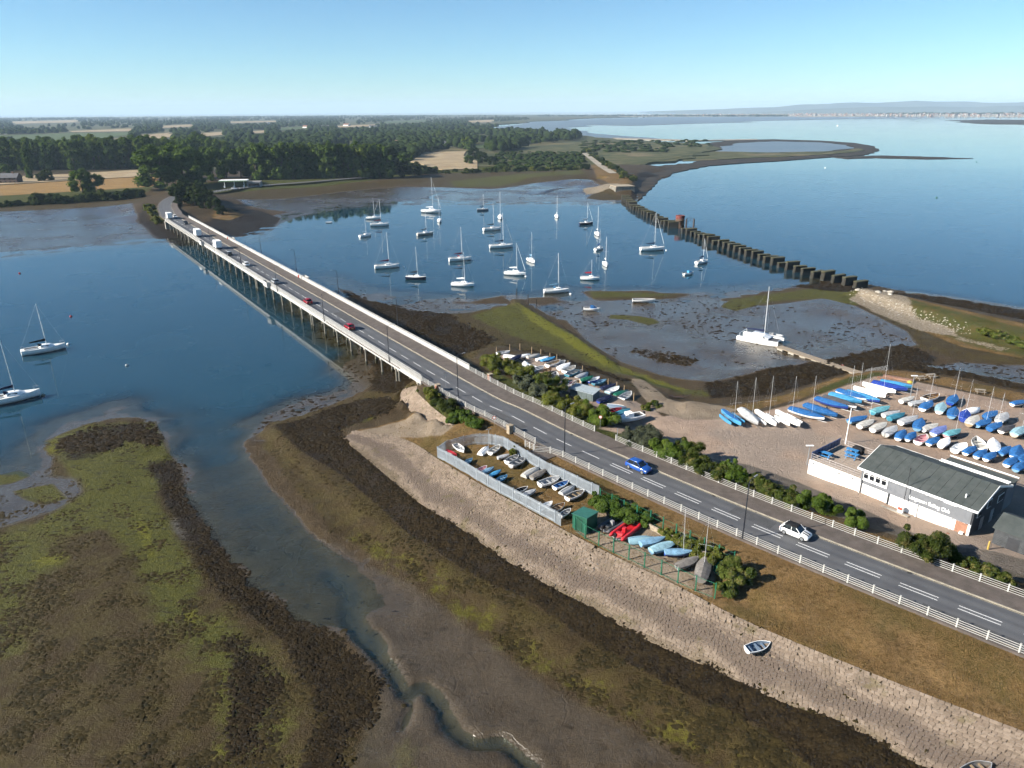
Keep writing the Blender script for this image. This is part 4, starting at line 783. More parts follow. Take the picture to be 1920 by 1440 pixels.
# ------------------------------------------------------------------ stone slope: real blocks
def stone_mat():
    t = NT('slope_stone'); tint = t.attr('tint').outputs['Fac']; oi = t.n('ShaderNodeObjectInfo'); p = t.pos()
    rnd = t.math('FRACT', t.math('ADD', tint, t.math('MULTIPLY', oi.outputs['Random'], .61)))
    c = t.mix(rnd, (.25, .205, .165), (.36, .305, .25))
    lv = t.attr('level').outputs['Fac']; lvn = t.math('ADD', lv, t.math('MULTIPLY', t.math('SUBTRACT', t.noise(p, .14, 4, .6), .5), .9))
    c = t.mix(t.math('MULTIPLY', t.math('MULTIPLY', t.ss(lvn, .12, .32), t.math('SUBTRACT', 1, t.ss(lvn, .5, .72))), .8), c, (.135, .112, .098)); c = t.mix(t.math('MULTIPLY', t.math('SUBTRACT', 1, t.ss(lvn, .0, .16)), .55), c, (.12, .10, .05)); c = t.mix(t.math('MULTIPLY', t.ss(t.noise(p, .3, 5, .65), .52, .62), .45), c, (.15, .125, .10))   # grey stained stretches
    c = t.mix(t.math('MULTIPLY', t.ss(t.noise(p, 2.2, 4), .5, .75), .55), c, (.12, .10, .075)); c = t.mix(t.ss(t.noise(p, 9, 3), .62, .8), c, (.46, .40, .32))
    c = t.mix(t.math('MULTIPLY', t.ss(t.noise(p, .5, 4), .58, .7), .45), c, (.13, .12, .04))
    sc_ = t.n('ShaderNodeMix', _data_type='RGBA', _blend_type='MULTIPLY'); sc_.inputs[0].default_value = 1; t.put(sc_.inputs[6], c); sc_.inputs[7].default_value = (.60, .555, .515, 1); c = sc_.outputs[2]
    return t.done(t.bsdf(c, .9, 0, .2, t.bump(t.noise(p, 6, 4), .5, .04)))
M_STN = stone_mat()
slope = thing('stone_slope', None, None, (0, 0, 0)); slope['kind'] = 'structure'; slope['label'] = 'sloping sea wall of pale stone blocks below the grass'
rs = random.Random(4); cand = []
lw = lambda s_i: float(np.linalg.norm(slope_p(s_i, 1) - slope_p(s_i, 0)))
s_ = .3; ROWH = .33
NR = 27
wid = np.array([lw(v) for v in np.arange(0, SLOPE_LEN, 1.0)])
for row in range(54):
    s_ = rs.uniform(0, .6)
    while s_ < SLOPE_LEN - .8:
        L = rs.uniform(.34, .60); W = float(np.interp(s_, np.arange(0, SLOPE_LEN, 1.0), wid)); nr = max(1, int(W / ROWH)); 
        if row < nr:
            t0 = row / nr; t1 = (row + 1) / nr
            cand.append((s_, s_ + L, t0, t1))
        s_ += L
blocks = []
for (s0, s1, t0, t1) in cand:
    if rs.random() < .008 * (1 + 2 * float(vnoise(slope_p(s0, t0)[0], slope_p(s0, t0)[1], 4, 31))): continue
    a, b, c, d = slope_p(s0, t0), slope_p(s1, t0), slope_p(s1, t1), slope_p(s0, t1); m = (a + b + c + d) / 4
    if m[1] < 42 or m[0] > 75: continue
    k = .94; gap = .013; up = np.array([0, 0, rs.uniform(-.012, .022)]); q = []
    for p in (a, b, c, d):
        v = p - m; q.append(m + v * (1 - gap / (np.linalg.norm(v) + 1e-6) * 1.3) + up + np.array([rs.uniform(-.025, .025), rs.uniform(-.025, .025), rs.uniform(-.01, .01)]))
    blocks.append((m, q, (t0 + t1) / 2))
def block_geo(m, q):
    """bevelled block: flat top, sloped rim, sides down to the bed"""
    top = [m + (p - m) * .88 + np.array([0, 0, .018]) for p in q]; mid = q; low = [p - np.array([0, 0, .22]) for p in q]
    V = low + mid + top; Fs = [(8, 9, 10, 11)]
    for b_ in (0, 4):
        for i in range(4): j = (i + 1) % 4; Fs.append((b_ + i, b_ + j, b_ + 4 + j, b_ + 4 + i))
    return V, Fs
size = lambda m: -1.0 / np.linalg.norm(m - np.array([0, 0, HC])) if True else 0
def inframe(m):
    d = m[1] * math.cos(TH) - (m[2] - HC) * math.sin(TH); up = m[1] * math.sin(TH) + (m[2] - HC) * math.cos(TH); return abs(m[0] / d) < 955 / F and abs(up / d) < 715 / F
order = sorted(range(len(blocks)), key=lambda i: (0 if inframe(blocks[i][0]) else 1, np.linalg.norm(blocks[i][0] - np.array([0, 0, HC]))))
near = set(order[:300])
def tint(me, vals, lev=.8):
    me.attributes.new('level', 'FLOAT', 'POINT').data.foreach_set('value', np.full(len(me.vertices), lev, np.float32) if not hasattr(lev, '__len__') else np.asarray(lev, np.float32)); me.attributes.new('tint', 'FLOAT', 'POINT').data.foreach_set('value', np.asarray(vals, np.float32))
V = []; Fs = []; tv = []
lv = []
for i, (m, q, tl_) in enumerate(blocks):
    v, f = block_geo(m, q)
    if i in near:
        me = mk('stone', [p - m for p in v], f, M_STN); tint(me, [rs.random()] * 12, tl_); link('stone', me, slope, tuple(m))
    else:
        o = len(V); V += v; Fs += [tuple(x + o for x in k) for k in f]; tv += [rs.random()] * 12; lv += [tl_] * 12
me = mk('stones', V, Fs, M_STN); tint(me, tv, lv); tag(link('stones', me, slope), None, None, None, 'stuff')

# curved pitched-stone corner under the near bridge end
corner = thing('stone_slope', 'curved pitched-stone corner under the near bridge end', None); corner['kind'] = 'structure'; _cm = (lowc + upc) / 2; _cd = np.r_[0, np.cumsum(np.linalg.norm(np.diff(_cm[:, :2], axis=0), axis=1))]
bed = MB()
for i in range(len(lowc) - 1): bed.add([lowc[i] - [0, 0, .12], lowc[i + 1] - [0, 0, .12], upc[i + 1] - [0, 0, .12], upc[i] - [0, 0, .12]], [(0, 1, 2, 3)])
bed.build('bedding', mat('bed_soil', (.08, .065, .04), .9), corner)
cp = lambda s_i, t: np.array([np.interp(s_i, _cd, lowc[:, k]) for k in range(3)]) * (1 - t) + np.array([np.interp(s_i, _cd, upc[:, k]) for k in range(3)]) * t
for row in range(9):
    s_i = rs.uniform(0, .5)
    while s_i < _cd[-1] - .8:
        L = rs.uniform(.6, 1.1); q = [cp(s_i + .03, (row + .04) / 9), cp(s_i + L - .03, (row + .04) / 9), cp(s_i + L - .03, (row + .96) / 9), cp(s_i + .03, (row + .96) / 9)]; m = sum(q) / 4; v, f = block_geo(m, [p + np.array([0, 0, rs.uniform(-.02, .03)]) for p in q])
        me = mk('stone', [p - m for p in v], f, M_STN); tint(me, [rs.random()] * 12); link('stone', me, corner, tuple(m)); s_i += L
# ------------------------------------------------------------------ boats
def wa(an, k): a = math.radians(an); return math.degrees(math.atan2(math.sin(a) / k, math.cos(a)))   # bearing on the ground of a line seen at that slant
def wl(an, ln, k, cap=5.6): a = math.radians(an); return min(cap, ln * math.hypot(math.cos(a), math.sin(a) / k))
def pal(n):
    D = {'white': (.86, .86, .84), 'offwhite': (.60, .58, .53), 'grey': (.36, .36, .36), 'palegrey': (.50, .51, .52), 'blue': (.035, .16, .42), 'royal': (.03, .075, .40), 'lightblue': (.22, .40, .56), 'cyan': (.32, .52, .60), 'teal': (.06, .26, .36), 'turq': (.16, .44, .50),
         'navy': (.018, .026, .07), 'black': (.02, .02, .022), 'red': (.60, .02, .03), 'darkgrey': (.09, .09, .10), 'green': (.02, .17, .11), 'lilac': (.19, .25, .56), 'tan': (.42, .32, .20), 'wood': (.30, .17, .07), 'maroon': (.20, .02, .04), 'greyblue': (.20, .27, .36), 'mouse': (.23, .21, .19), 'sky': (.08, .36, .66), 'cream': (.62, .57, .44), 'pink': (.7, .35, .38)}
    return D[n]
def gel(n): return mat('gelcoat_' + n, pal(n), .32, var=.07, scale=1.5, spec=.5, dirt=(tuple(c * .55 for c in pal(n)), .35))
def cloth(n): return mat('canvas_' + n, pal(n), .85, var=.22, scale=2.5, spec=.15, bump=.6, dirt=(tuple(min(1, c * 1.35 + .02) for c in pal(n)), .5))
M_ALU = mat('mast_alloy', (.70, .71, .72), .35, .3, var=.06); M_WIRE = mat('rigging_wire', (.45, .46, .48), .4, .5); M_GLASSD = mat('dark_window', (.018, .02, .025), .12, spec=.6)
M_TEAK = mat('teak', (.34, .25, .15), .7, var=.2, scale=6); M_RUB = mat('rubber', (.02, .02, .02), .8); M_ANTI = mat('antifoul', (.05, .035, .035), .7, var=.3)
M_DECK = mat('deck_paint', (.66, .66, .63), .6, var=.1, scale=2, dirt=((.42, .40, .36), .4)); M_GALV = mat('galvanised', (.40, .41, .42), .45, .6, var=.15)
def half(t, tr, full=.42, bow=2.0):
    return (tr + (1 - tr) * math.sin(min(t / full, 1) * PI / 2)) if t < full else max(.03, 1 - ((t - full) / (1 - full)) ** bow)
def hull_rings(L, B, D, tr=.8, sheer=.12, rocker=.12, n=11, m=9, full=.42, bow=2.0, k=1.0, zoff=0.0):
    R = []
    for i in range(n):
        t = i / (n - 1); x = (t - .5) * L; b = B / 2 * half(t, tr, full, bow) * k; zt = D + sheer * (t - .35) ** 2 * 2.5 * L * .16
        zk = rocker * (max(0, (t - .55) / .45) ** 2 * D * 3.5 + max(0, (.25 - t) / .25) ** 1.5 * D * .9) + (1 - k) * .25 * D; zk = min(zk, zt - .05)
        row = []
        for j in range(m):
            s = -1 + 2 * j / (m - 1); row.append((x * (1 - (1 - k) * .6), b * math.sin(s * PI / 2), zk + (zt - zk) * abs(s) ** 2.0 + zoff))
        R.append(row)
    return R
def hull_mb(R, mi=0, flip=False):
    mb = MB(); n = len(R[0]); mb.loft(R if not flip else [r[::-1] for r in R], False, (False, False), mi); mb.poly(R[0] if flip else R[0][::-1], mi); return mb
def deck_mb(R, camber=.05, dz=-.02, t0=0, t1=None, k=.985):
    mb = MB(); V = []; Fs = []; Q = R[t0:t1]
    for r in Q:
        a, b = r[0], r[-1]; V += [(a[0], a[1] * k, a[2] + dz), (a[0], 0, a[2] + dz + camber), (b[0], b[1] * k, b[2] + dz)]
    for i in range(len(Q) - 1):
        for j in (0, 1): Fs.append((3 * i + j, 3 * i + 3 + j, 3 * i + 4 + j, 3 * i + 1 + j))
    return mb.add(V, [tuple(reversed(f)) for f in Fs])
def mast_parts(t_, x, z0, h, r=.07, boom=0, cover=None, L=8, spreaders=2, jib=None, stays=True, fore=None, aft=None, beam=1.2, rake=.02, wr=.013):
    top = (x - rake * h, 0, z0 + h); m_ = MB().tube((x, 0, z0), top, r, r * .75, 7).build('mast', M_ALU, t_)
    for k in range(spreaders):
        q = z0 + h * (.42 + .3 * k); MB().tube((x - rake * (q - z0), -beam * .42, q), (x - rake * (q - z0), beam * .42, q), wr * 1.6, None, 5).build('spreader', M_ALU, m_)
    if stays:
        fx = fore if fore is not None else L * .49; ax = aft if aft is not None else -L * .49
        MB().tube((fx, 0, z0 - .2), top, wr, None, 4).build('forestay', M_WIRE, t_); MB().tube((ax, 0, z0 - .3), top, wr, None, 4).build('backstay', M_WIRE, t_)
        for s in (-1, 1): MB().path([(x - .1, s * beam * .46, z0 - .35), (x - rake * h * .5, s * beam * .42, z0 + h * .5), (top[0], 0, top[2] - .3)], wr, 4).build('shroud', M_WIRE, t_)
        if jib: MB().tube((fx - .05 * (fx - top[0]), 0, z0 + .05 * h), (fx + (top[0] - fx) * .93, 0, z0 + h * .93), .085, .03, 6).build('furled_jib', jib, t_)
    if boom:
        b_ = MB().tube((x, 0, z0 + .95), (x - boom, 0, z0 + 1.0), .06, None, 6).build('boom', M_ALU, t_)
        if cover: MB().loft([[(x - .05 - boom * q, wy * w_, z0 + 1.0 + wz) for wy, wz in ((-1, 0), (-.7, hh), (.7, hh), (1, 0), (.5, -.13), (-.5, -.13))] for q, w_, hh in ((0, .10, .55), (.15, .17, .42), (.6, .15, .26), (1, .07, .12))]).build('sail_cover', cover, b_)
def yacht(u, v, Lm, heading, label, hull='white', cover='navy', mast=1.25, boom=True, hood='navy', jib=None, stripe='navy', dark=False, group='yachts moored in the harbour', z=0.0, spray=True, furl=False):
    x, y, _z = G(u, v, z); L = Lm; B = L * .34; D = L * .125 + .30
    t_ = thing('sailing_yacht', label, 'sailing yacht', (x, y, z), math.radians(wa(heading, .32)), group)
    R = hull_rings(L, B, D, .72, .10, .08, 13, 11, .45, 2.1, 1, -.16)
    hull_mb(R).build('hull', gel(hull), t_, True)
    R2 = hull_rings(L * 1.004, B * 1.012, D, .72, .10, .08, 13, 11, .45, 2.1, 1, -.16); mbs = MB()
    for r in R2:
        pass
    lo, hi = .0, .13; V = []; Fs = []
    for r in R2:
        n = len(r); c = n // 2
        for side in (range(c, -1, -1), range(c, n)):
            pts = [r[i] for i in side]; zz = [p[2] for p in pts]; 
            for h in (lo, hi): V.append((pts[0][0], float(np.interp(h, zz, [p[1] for p in pts])) if zz[0] < h else pts[0][1], h))
    for i in range(len(R2) - 1):
        for o in (0, 2): a = 4 * i + o; Fs.append((a, a + 1, a + 5, a + 4) if o else (a + 1, a, a + 4, a + 5))
    mbs.add(V, Fs).build('boot_stripe', gel(stripe) if stripe else M_ANTI, t_)
    deck_mb(R, .10).build('deck', M_DECK, t_, True)
    zd = D - .14; h = .46 + L * .016; cr = []
    for q, w_, hh in ((-.06 * L, .30, h), (.02 * L, .31, h), (.16 * L, .27, h * .85), (.27 * L, .17, .06)):
        cr.append([(q, -B * w_, zd), (q, -B * w_ * .82, zd + hh), (q, 0, zd + hh * 1.12), (q, B * w_ * .82, zd + hh), (q, B * w_, zd)])
    cab = MB().loft(cr, False, (True, True)).build('coachroof', gel('white'), t_)
    for s in (-1, 1): MB().loft([[(q, s * (B * w_ * .93 + .012), zd + hh * k_) for q, w_, hh, k_ in ((-.04 * L, .30, h, .35), (-.04 * L, .296, h, .78))], [(q, s * (B * w_ * .93 + .012), zd + hh * k_) for q, w_, hh, k_ in ((.12 * L, .28, h * .9, .35), (.12 * L, .276, h * .9, .78))]], False, (False, False)).build('window', M_GLASSD, cab)
    MB().box((-.26 * L, 0, zd + .06), (.30 * L, B * .42, .10)).build('cockpit', mat('cockpit_well', (.10, .09, .08), .7), t_)
    for s in (-1, 1): MB().box((-.26 * L, s * B * .27, zd + .14), (.30 * L, .14, .20)).build('cockpit_coaming', gel('white'), t_)
    if spray: MB().loft([[(-.10 * L, B * .24 * math.cos(a), zd + h * .7 + .62 * math.sin(a)) for a in np.linspace(0, PI, 7)], [(-.02 * L, B * .22 * math.cos(a), zd + h * .9 + .15 * math.sin(a)) for a in np.linspace(0, PI, 7)]], False, (False, False)).build('spray_hood', cloth(hood), t_)
    mast_parts(t_, .09 * L, zd + h * .9, L * mast, .075 + .002 * L, .36 * L if boom else 0, cloth(cover) if cover else None, L, 2 if L > 8 else 1, cloth(jib) if jib else (gel('white') if furl else None), True, None, None, B)
    bx = R[-1][0][0]; bz = R[-1][0][2]; pp = MB()
    pp.path([(bx - 1.0, -B * .2, bz), (bx - 1.0, -B * .2, bz + .6), (bx - .05, 0, bz + .65), (bx - 1.0, B * .2, bz + .6), (bx - 1.0, B * .2, bz)], .022, 5); pp.build('pulpit', M_WIRE, t_)
    sx = -.48 * L; MB().path([(sx + .6, -B * .34, zd), (sx + .6, -B * .34, zd + .65), (sx, -B * .3, zd + .65), (sx, B * .3, zd + .65), (sx + .6, B * .34, zd + .65), (sx + .6, B * .34, zd)], .022, 5).build('pushpit', M_WIRE, t_)
    return t_
YD = [  # waterline pixel, length, heading, label, options
    (700, 411, 8.0, 0, 'white yacht with dark sail cover, upper left of the moorings', dict(hull='white', cover='navy')), (712, 424, 9.6, 4, 'white yacht just below the upper left one in the moorings', dict(cover='maroon', hood='navy')),
    (685, 444, 6.6, 18, 'small white yacht at the far left of the moorings, no sail cover', dict(cover=None, hood='grey', mast=1.1)), (809, 399, 12.0, -4, 'largest white yacht with tall mast and white cover', dict(cover='white', hood='white', mast=1.5, furl=True)),
    (824, 416, 7.8, -75, 'white yacht pointing at the camera beside the largest yacht', dict(cover='white', hood='white', mast=1.45, spray=False)), (797, 441, 8.6, 12, 'off-white yacht below the largest yacht, grey cover', dict(hull='offwhite', cover='grey', hood='grey')),
    (905, 395, 7.0, 4, 'dark-hulled little yacht at the far middle of the moorings', dict(hull='greyblue', cover='navy', mast=1.15)), (938, 410, 8.8, -84, 'white yacht bow-on behind the middle pair of yachts', dict(cover='white', hood='white', mast=1.5)),
    (923, 432, 9.6, 8, 'white yacht with black sail cover and spray hood, centre of moorings', dict(cover='black', hood='black')), (940, 465, 10.4, 4, 'white yacht with furled white jib and navy cover', dict(cover='navy', hood='navy', jib='palegrey')),
    (726, 503, 9.4, 6, 'white yacht with maroon sail cover at the left', dict(cover='maroon', hood='palegrey')), (780, 524, 7.4, -3, 'black-hulled small yacht near the left weed bank', dict(hull='navy', cover='black', hood='black', mast=1.35)),
    (863, 489, 9.2, 6, 'white yacht with red cockpit covers in the middle', dict(cover='maroon', hood='red')), (868, 537, 8.0, -4, 'white yacht with dark underside and lowered white boom', dict(cover='white', hood='white', stripe='darkgrey', spray=False)),
    (966, 516, 8.0, -6, 'white yacht with white canopy near the green spit', dict(cover='white', hood='white', jib='white')), (996, 491, 6.8, -40, 'white yacht with pale blue cover turned towards the camera', dict(cover='lightblue', hood='lightblue', mast=1.5)),
    (1044, 408, 7.4, -80, 'lone white yacht bow-on near the far mud', dict(cover='white', hood='white', mast=1.4)), (1043, 549, 8.4, 3, 'white yacht with bright blue cover nearest the green spit', dict(cover='lightblue', hood='sky', mast=1.35)),
    (1099, 421, 8.0, 8, 'black-hulled yacht at the right of the moorings', dict(hull='navy', cover='palegrey', hood='grey', mast=1.2, furl=True)), (1120, 441, 7.4, -78, 'white yacht bow-on right of the moorings', dict(cover='white', hood='navy', mast=1.6)),
    (1123, 469, 6.0, 20, 'small white yacht with blue hood below the bow-on one', dict(cover='blue', hood='blue', mast=1.2)), (1135, 498, 6.4, -80, 'slim white yacht bow-on close to the mud', dict(cover='white', hood='white', mast=1.5, spray=False)),
    (1106, 525, 6.8, -2, 'low white yacht with red stripe and short mast', dict(cover='red', hood='white', stripe='maroon', mast=.85, spray=False)), (1223, 470, 10.6, 3, 'white yacht with furled jib before the red cylinder', dict(cover='navy', hood='black', furl=True, mast=1.3)),
    (1316, 494, 7.0, 14, 'dark-bottomed yacht nearest the row of piers', dict(cover='navy', hood='navy', stripe='black', mast=1.15, jib='white')), (83, 660, 9.6, 14, 'white yacht with black sail cover alone on the left water', dict(cover='black', hood='black', mast=1.08)), (22, 753, 10.6, 14, 'white yacht with navy covers cut by the left edge', dict(cover='navy', hood='navy', mast=1.05))]
for (u, v, L, hd, lb, op) in YD: yacht(u, v, L, hd, lb, **op)
# mooring buoys beside some yachts
for i, (u, v, c, lb) in enumerate(((757, 501, 'white', 'white mooring buoy ahead of the maroon-covered yacht'), (885, 488, 'white', 'white mooring buoy ahead of the red-covered yacht'), (986, 519, 'white', 'white mooring buoy by the white-canopied yacht'), (1070, 552, 'white', 'white mooring buoy by the blue-covered yacht'),
                                 (1249, 470, 'white', 'white mooring buoy ahead of the furled-jib yacht'), (128, 646, 'white', 'white mooring buoy ahead of the black-covered left yacht'), (81, 742, 'tan', 'orange-tan buoy ahead of the left edge yacht'), (133, 594, 'red', 'small red buoy on the left water'), (37, 513, 'red', 'orange buoy far left near the mud'), (1756, 371, 'green', 'green channel buoy on the right water'), (1547, 315, 'white', 'tiny pale buoy on the far right water'), (1831, 304, 'green', 'small dark buoy off the spit'), (238, 686, 'palegrey', 'slim pole buoy on the left water'))):
    x, y, z = G(u, v, 0); t_ = thing('mooring_buoy', lb, 'buoy', (x, y, 0), 0, 'buoys on the water'); k = 1.0 if v > 400 else 1.6
    MB().lathe([(.05, -.2), (.34 * k, 0), (.40 * k, .18 * k), (.30 * k, .36 * k), (.06, .46 * k)], 10).build('float', gel(c), t_, True); MB().tube((0, 0, .4 * k), (0, 0, (.75 if i != 10 else 1.6) * k), .035, None, 5).build('ring_post', M_GALV, t_)
# ---- small craft, cached by kind and colour
DC = {}
def dparts(kind, col, L, cov):
    key = (kind, col, round(L, 1), cov)
    if key in DC: return DC[key]
    B = L * (.42 if kind not in ('cover', 'tarp') else .355); D = .16 * L ** .8 + .14; out = []
    if kind == 'open':
        R = hull_rings(L, B, D, .78, .16, .10, 9, 9, .45, 2.2); out.append(('hull', hull_mb(R).mesh('hull', gel(col), True), None))
        Ri = hull_rings(L, B, D, .78, .16, .10, 9, 9, .45, 2.2, .90, .0); Ri = [[(p[0], p[1], p[2] + .02) for p in r] for r in Ri]
        out.append(('inner_skin', hull_mb(Ri, 0, True).mesh('inner_skin', gel(cov), True), None))
        g = MB()
        for sd in (0, -1):
            pts = [r[sd] for r in R]; g.path([(p[0], p[1] * .97, p[2]) for p in pts], .035, 5)
        g.path([(R[0][0][0], R[0][0][1], R[0][0][2]), (R[0][-1][0], R[0][-1][1], R[0][-1][2])], .035, 5); out.append(('gunwale', g.mesh('gunwale', gel(col)), None))
        for q in (-.34, -.05, .2): out.append(('thwart', MB().box((q * L, 0, D * .72), (.24, B * .80 * half(q + .5, .78), .04)).mesh('thwart', M_TEAK if cov in ('tan', 'wood', 'mouse') else gel(cov)), None))
    elif kind == 'upturned':
        R = [[(p[0], p[1], D * 1.15 - p[2]) for p in r] for r in hull_rings(L, B, D, .78, .10, .10, 9, 9, .45, 2.2)]
        out.append(('hull', hull_mb(R, 0, True).mesh('hull', gel(col), True), None)); k = MB(); k.path([(r[4][0], 0, r[4][2] + .02) for r in R[:-1]], .035, 5); out.append(('keel_strip', k.mesh('keel_strip', gel(cov)), None))
    elif kind in ('cover', 'tarp'):
        R = hull_rings(L, B, D, .74, .12, .12, 9, 9, .45, 1.9, 1, .28); out.append(('hull', hull_mb(R).mesh('hull', gel(col), True), None)); V = []; Fs = []; rr = random.Random(hash(key) % 999)
        pk = .075 * L if kind == 'tarp' else .045 * L
        for i, r in enumerate(R):
            t = i / (len(R) - 1); a, b = r[0], r[-1]; hgt = pk * (math.sin(PI * min(1, t * .8 + .2)) ** 1.0) + rr.uniform(-.02, .03)
            V += [(a[0] * 1.01, a[1] * 1.05, a[2] - .14), (a[0] * 1.01, a[1] * 1.03, a[2] + .02), (a[0], a[1] * .5, a[2] + hgt * .62 + rr.uniform(-.02, .02)), (a[0], 0, a[2] + hgt), (b[0], b[1] * .5, b[2] + hgt * .62 + rr.uniform(-.02, .02)), (b[0] * 1.01, b[1] * 1.03, b[2] + .02), (b[0] * 1.01, b[1] * 1.05, b[2] - .14)]
        for i in range(len(R) - 1):
            for j in range(6): Fs.append((7 * i + j + 7, 7 * i + j, 7 * i + j + 1, 7 * i + j + 8)[::-1])
        Fs.append(tuple(range(7)))
        out.append(('cover', mk('cover', V, [tuple(reversed(f)) for f in Fs], cloth(cov)), None))
        tr = MB(); tr.tube((-.05 * L, -B * .42, .18), (-.05 * L, B * .42, .18), .03, None, 6); tr.tube((-.3 * L, 0, .24), (.58 * L, 0, .30), .03, None, 6); out.append(('trolley_frame', tr.mesh('trolley_frame', M_GALV), None))
        for s in (-1, 1): out.append(('wheel', MB().tube((-.05 * L, s * B * .44, .18), (-.05 * L, s * B * .44 + s * .1, .18), .18, None, 10).mesh('wheel', M_RUB), None))
    elif kind == 'rib':
        r_ = .27 if L > 4.2 else .2; tb = []; n = 30
        for i in range(n + 1):
            t = i / n; a = -PI / 2 + PI * t
            if t < .3: p = (-L * .5 + L * .72 * t / .3, -B * .40)
            elif t > .7: p = (-L * .5 + L * .72 * (1 - t) / .3, B * .40)
            else: aa = -PI / 2 + PI * (t - .3) / .4; p = (L * .22 + L * .26 * math.cos(aa), B * .40 * math.sin(aa))
            tb.append((p[0], p[1], .38 + .10 * max(0, p[0]) / L))
        out.append(('tube', MB().pipe(tb, r_, 10).mesh('tube', mat('hypalon_' + col, pal(col), .55, var=.1, scale=2), True), None))
        out.append(('floor', MB().box((-.05 * L, 0, .26), (L * .8, B * .66, .08)).mesh('floor', gel(cov)), None))
        out.append(('hull', MB().loft([[(q, -B * .34 * k, .28), (q, 0, .0 + dz), (q, B * .34 * k, .28)] for q, k, dz in ((-.48 * L, 1, 0), (.1 * L, 1, 0), (.4 * L, .3, .2))], True).mesh('hull', gel('grey')), None))
        out.append(('console', MB().box((-.12 * L, 0, .62), (.5, .55, .7), taper=.8).mesh('console', gel('grey' if col != 'red' else 'red')), None)); out.append(('seat', MB().box((-.3 * L, 0, .5), (.4, B * .5, .3)).mesh('seat', gel(cov)), None))
        e = MB(); e.box((-.53 * L, 0, .85), (.42, .34, .42), taper=.8); e.box((-.53 * L, 0, .35), (.16, .12, .7)); out.append(('outboard_motor', e.mesh('outboard_motor', gel('black')), None))
    elif kind == 'motor':
        R = hull_rings(L, B * .95, D * 1.25, .86, .12, .10, 11, 9, .5, 2.3); out.append(('hull', hull_mb(R).mesh('hull', gel(col), True), None)); out.append(('deck', deck_mb(R, .05).mesh('deck', M_DECK), None))
        zt = D * 1.22; out.append(('cabin', MB().loft([[(q, -B * w_, zt), (q, -B * w_ * .85, zt + h_), (q, B * w_ * .85, zt + h_), (q, B * w_, zt)] for q, w_, h_ in ((-.08 * L, .34, .75), (.12 * L, .33, .72), (.3 * L, .22, .1))], True).mesh('cabin', gel(col) if cov == col else cloth(cov)), None))
        out.append(('windscreen', MB().loft([[(.135 * L, -B * .30, zt + .3), (.125 * L, -B * .27, zt + .62), (.125 * L, B * .27, zt + .62), (.135 * L, B * .30, zt + .3)], [(.20 * L, -B * .26, zt + .36), (.15 * L, -B * .25, zt + .6), (.15 * L, B * .25, zt + .6), (.20 * L, B * .26, zt + .36)]]).mesh('windscreen', M_GLASSD), None))
        out.append(('outboard_motor', MB().box((-.54 * L, 0, zt + .1), (.4, .3, .5), taper=.8).mesh('outboard_motor', gel('black')), None))
        out.append(('cockpit', MB().box((-.28 * L, 0, zt + .04), (.32 * L, B * .55, .06)).mesh('cockpit', mat('cockpit_well', (.10, .09, .08), .7)), None))
    elif kind == 'tri':
        R = hull_rings(L, L * .16, D * 1.1, .6, .10, .12, 9, 9, .45, 1.8, 1, .30); out.append(('hull', hull_mb(R).mesh('hull', gel(col), True), None)); out.append(('deck', deck_mb(R, .06).mesh('deck', cloth(cov) if cov != col else gel(col)), None))
        for s in (-1, 1):
            Rf = [[(p[0] * .8 + .02 * L, p[1] + s * L * .20, p[2]) for p in r] for r in hull_rings(L * .8, L * .075, D * .7, .3, .1, .12, 9, 7, .45, 1.7, 1, .30)]; f = hull_mb(Rf); f.v += deck_mb(Rf, .05).v if False else []; out.append(('float', f.mesh('float', gel(col), True), None))
            df = deck_mb(Rf, 0.0); out.append(('float_deck', MB().loft([[(r[0][0], r[0][1], r[0][2]), (r[0][0], (r[0][1] + r[-1][1]) / 2, r[0][2] + .05), (r[-1][0], r[-1][1], r[-1][2])] for r in Rf], False, (False, False)).mesh('float_deck', gel(col)), None))
        for q in (-.18, .15): out.append(('crossbeam', MB().tube((q * L, -L * .21, D + .28), (q * L, L * .21, D + .28), .05, None, 6).mesh('crossbeam', M_GALV), None))
    DC[key] = out; return out
def craft(kind, p, ang, L, col, cov, label, name='dinghy', cat='dinghy', group=None, mast=0, tilt=0.0, scale=1.0, yaw_mast=None):
    t_ = thing(name, label, cat, p, math.radians(ang), group, scale if scale != 1 else None)
    if tilt: t_.rotation_euler = (math.radians(tilt), 0, math.radians(ang))
    for nm, me, _x in dparts(kind, col, L, cov): link(nm, me, t_)
    if mast:
        z0 = .16 * L ** .8 + .35; mast_parts(t_, .14 * L, z0, mast, .021, 0, None, L, 1, None, True, L * .47, -L * .1, L * .4, .03, .006)
    return t_
def axang(p, q, z):
    a = G(*p, z); b = G(*q, z); return math.degrees(math.atan2(b[1] - a[1], b[0] - a[0])), math.dist(a, b)
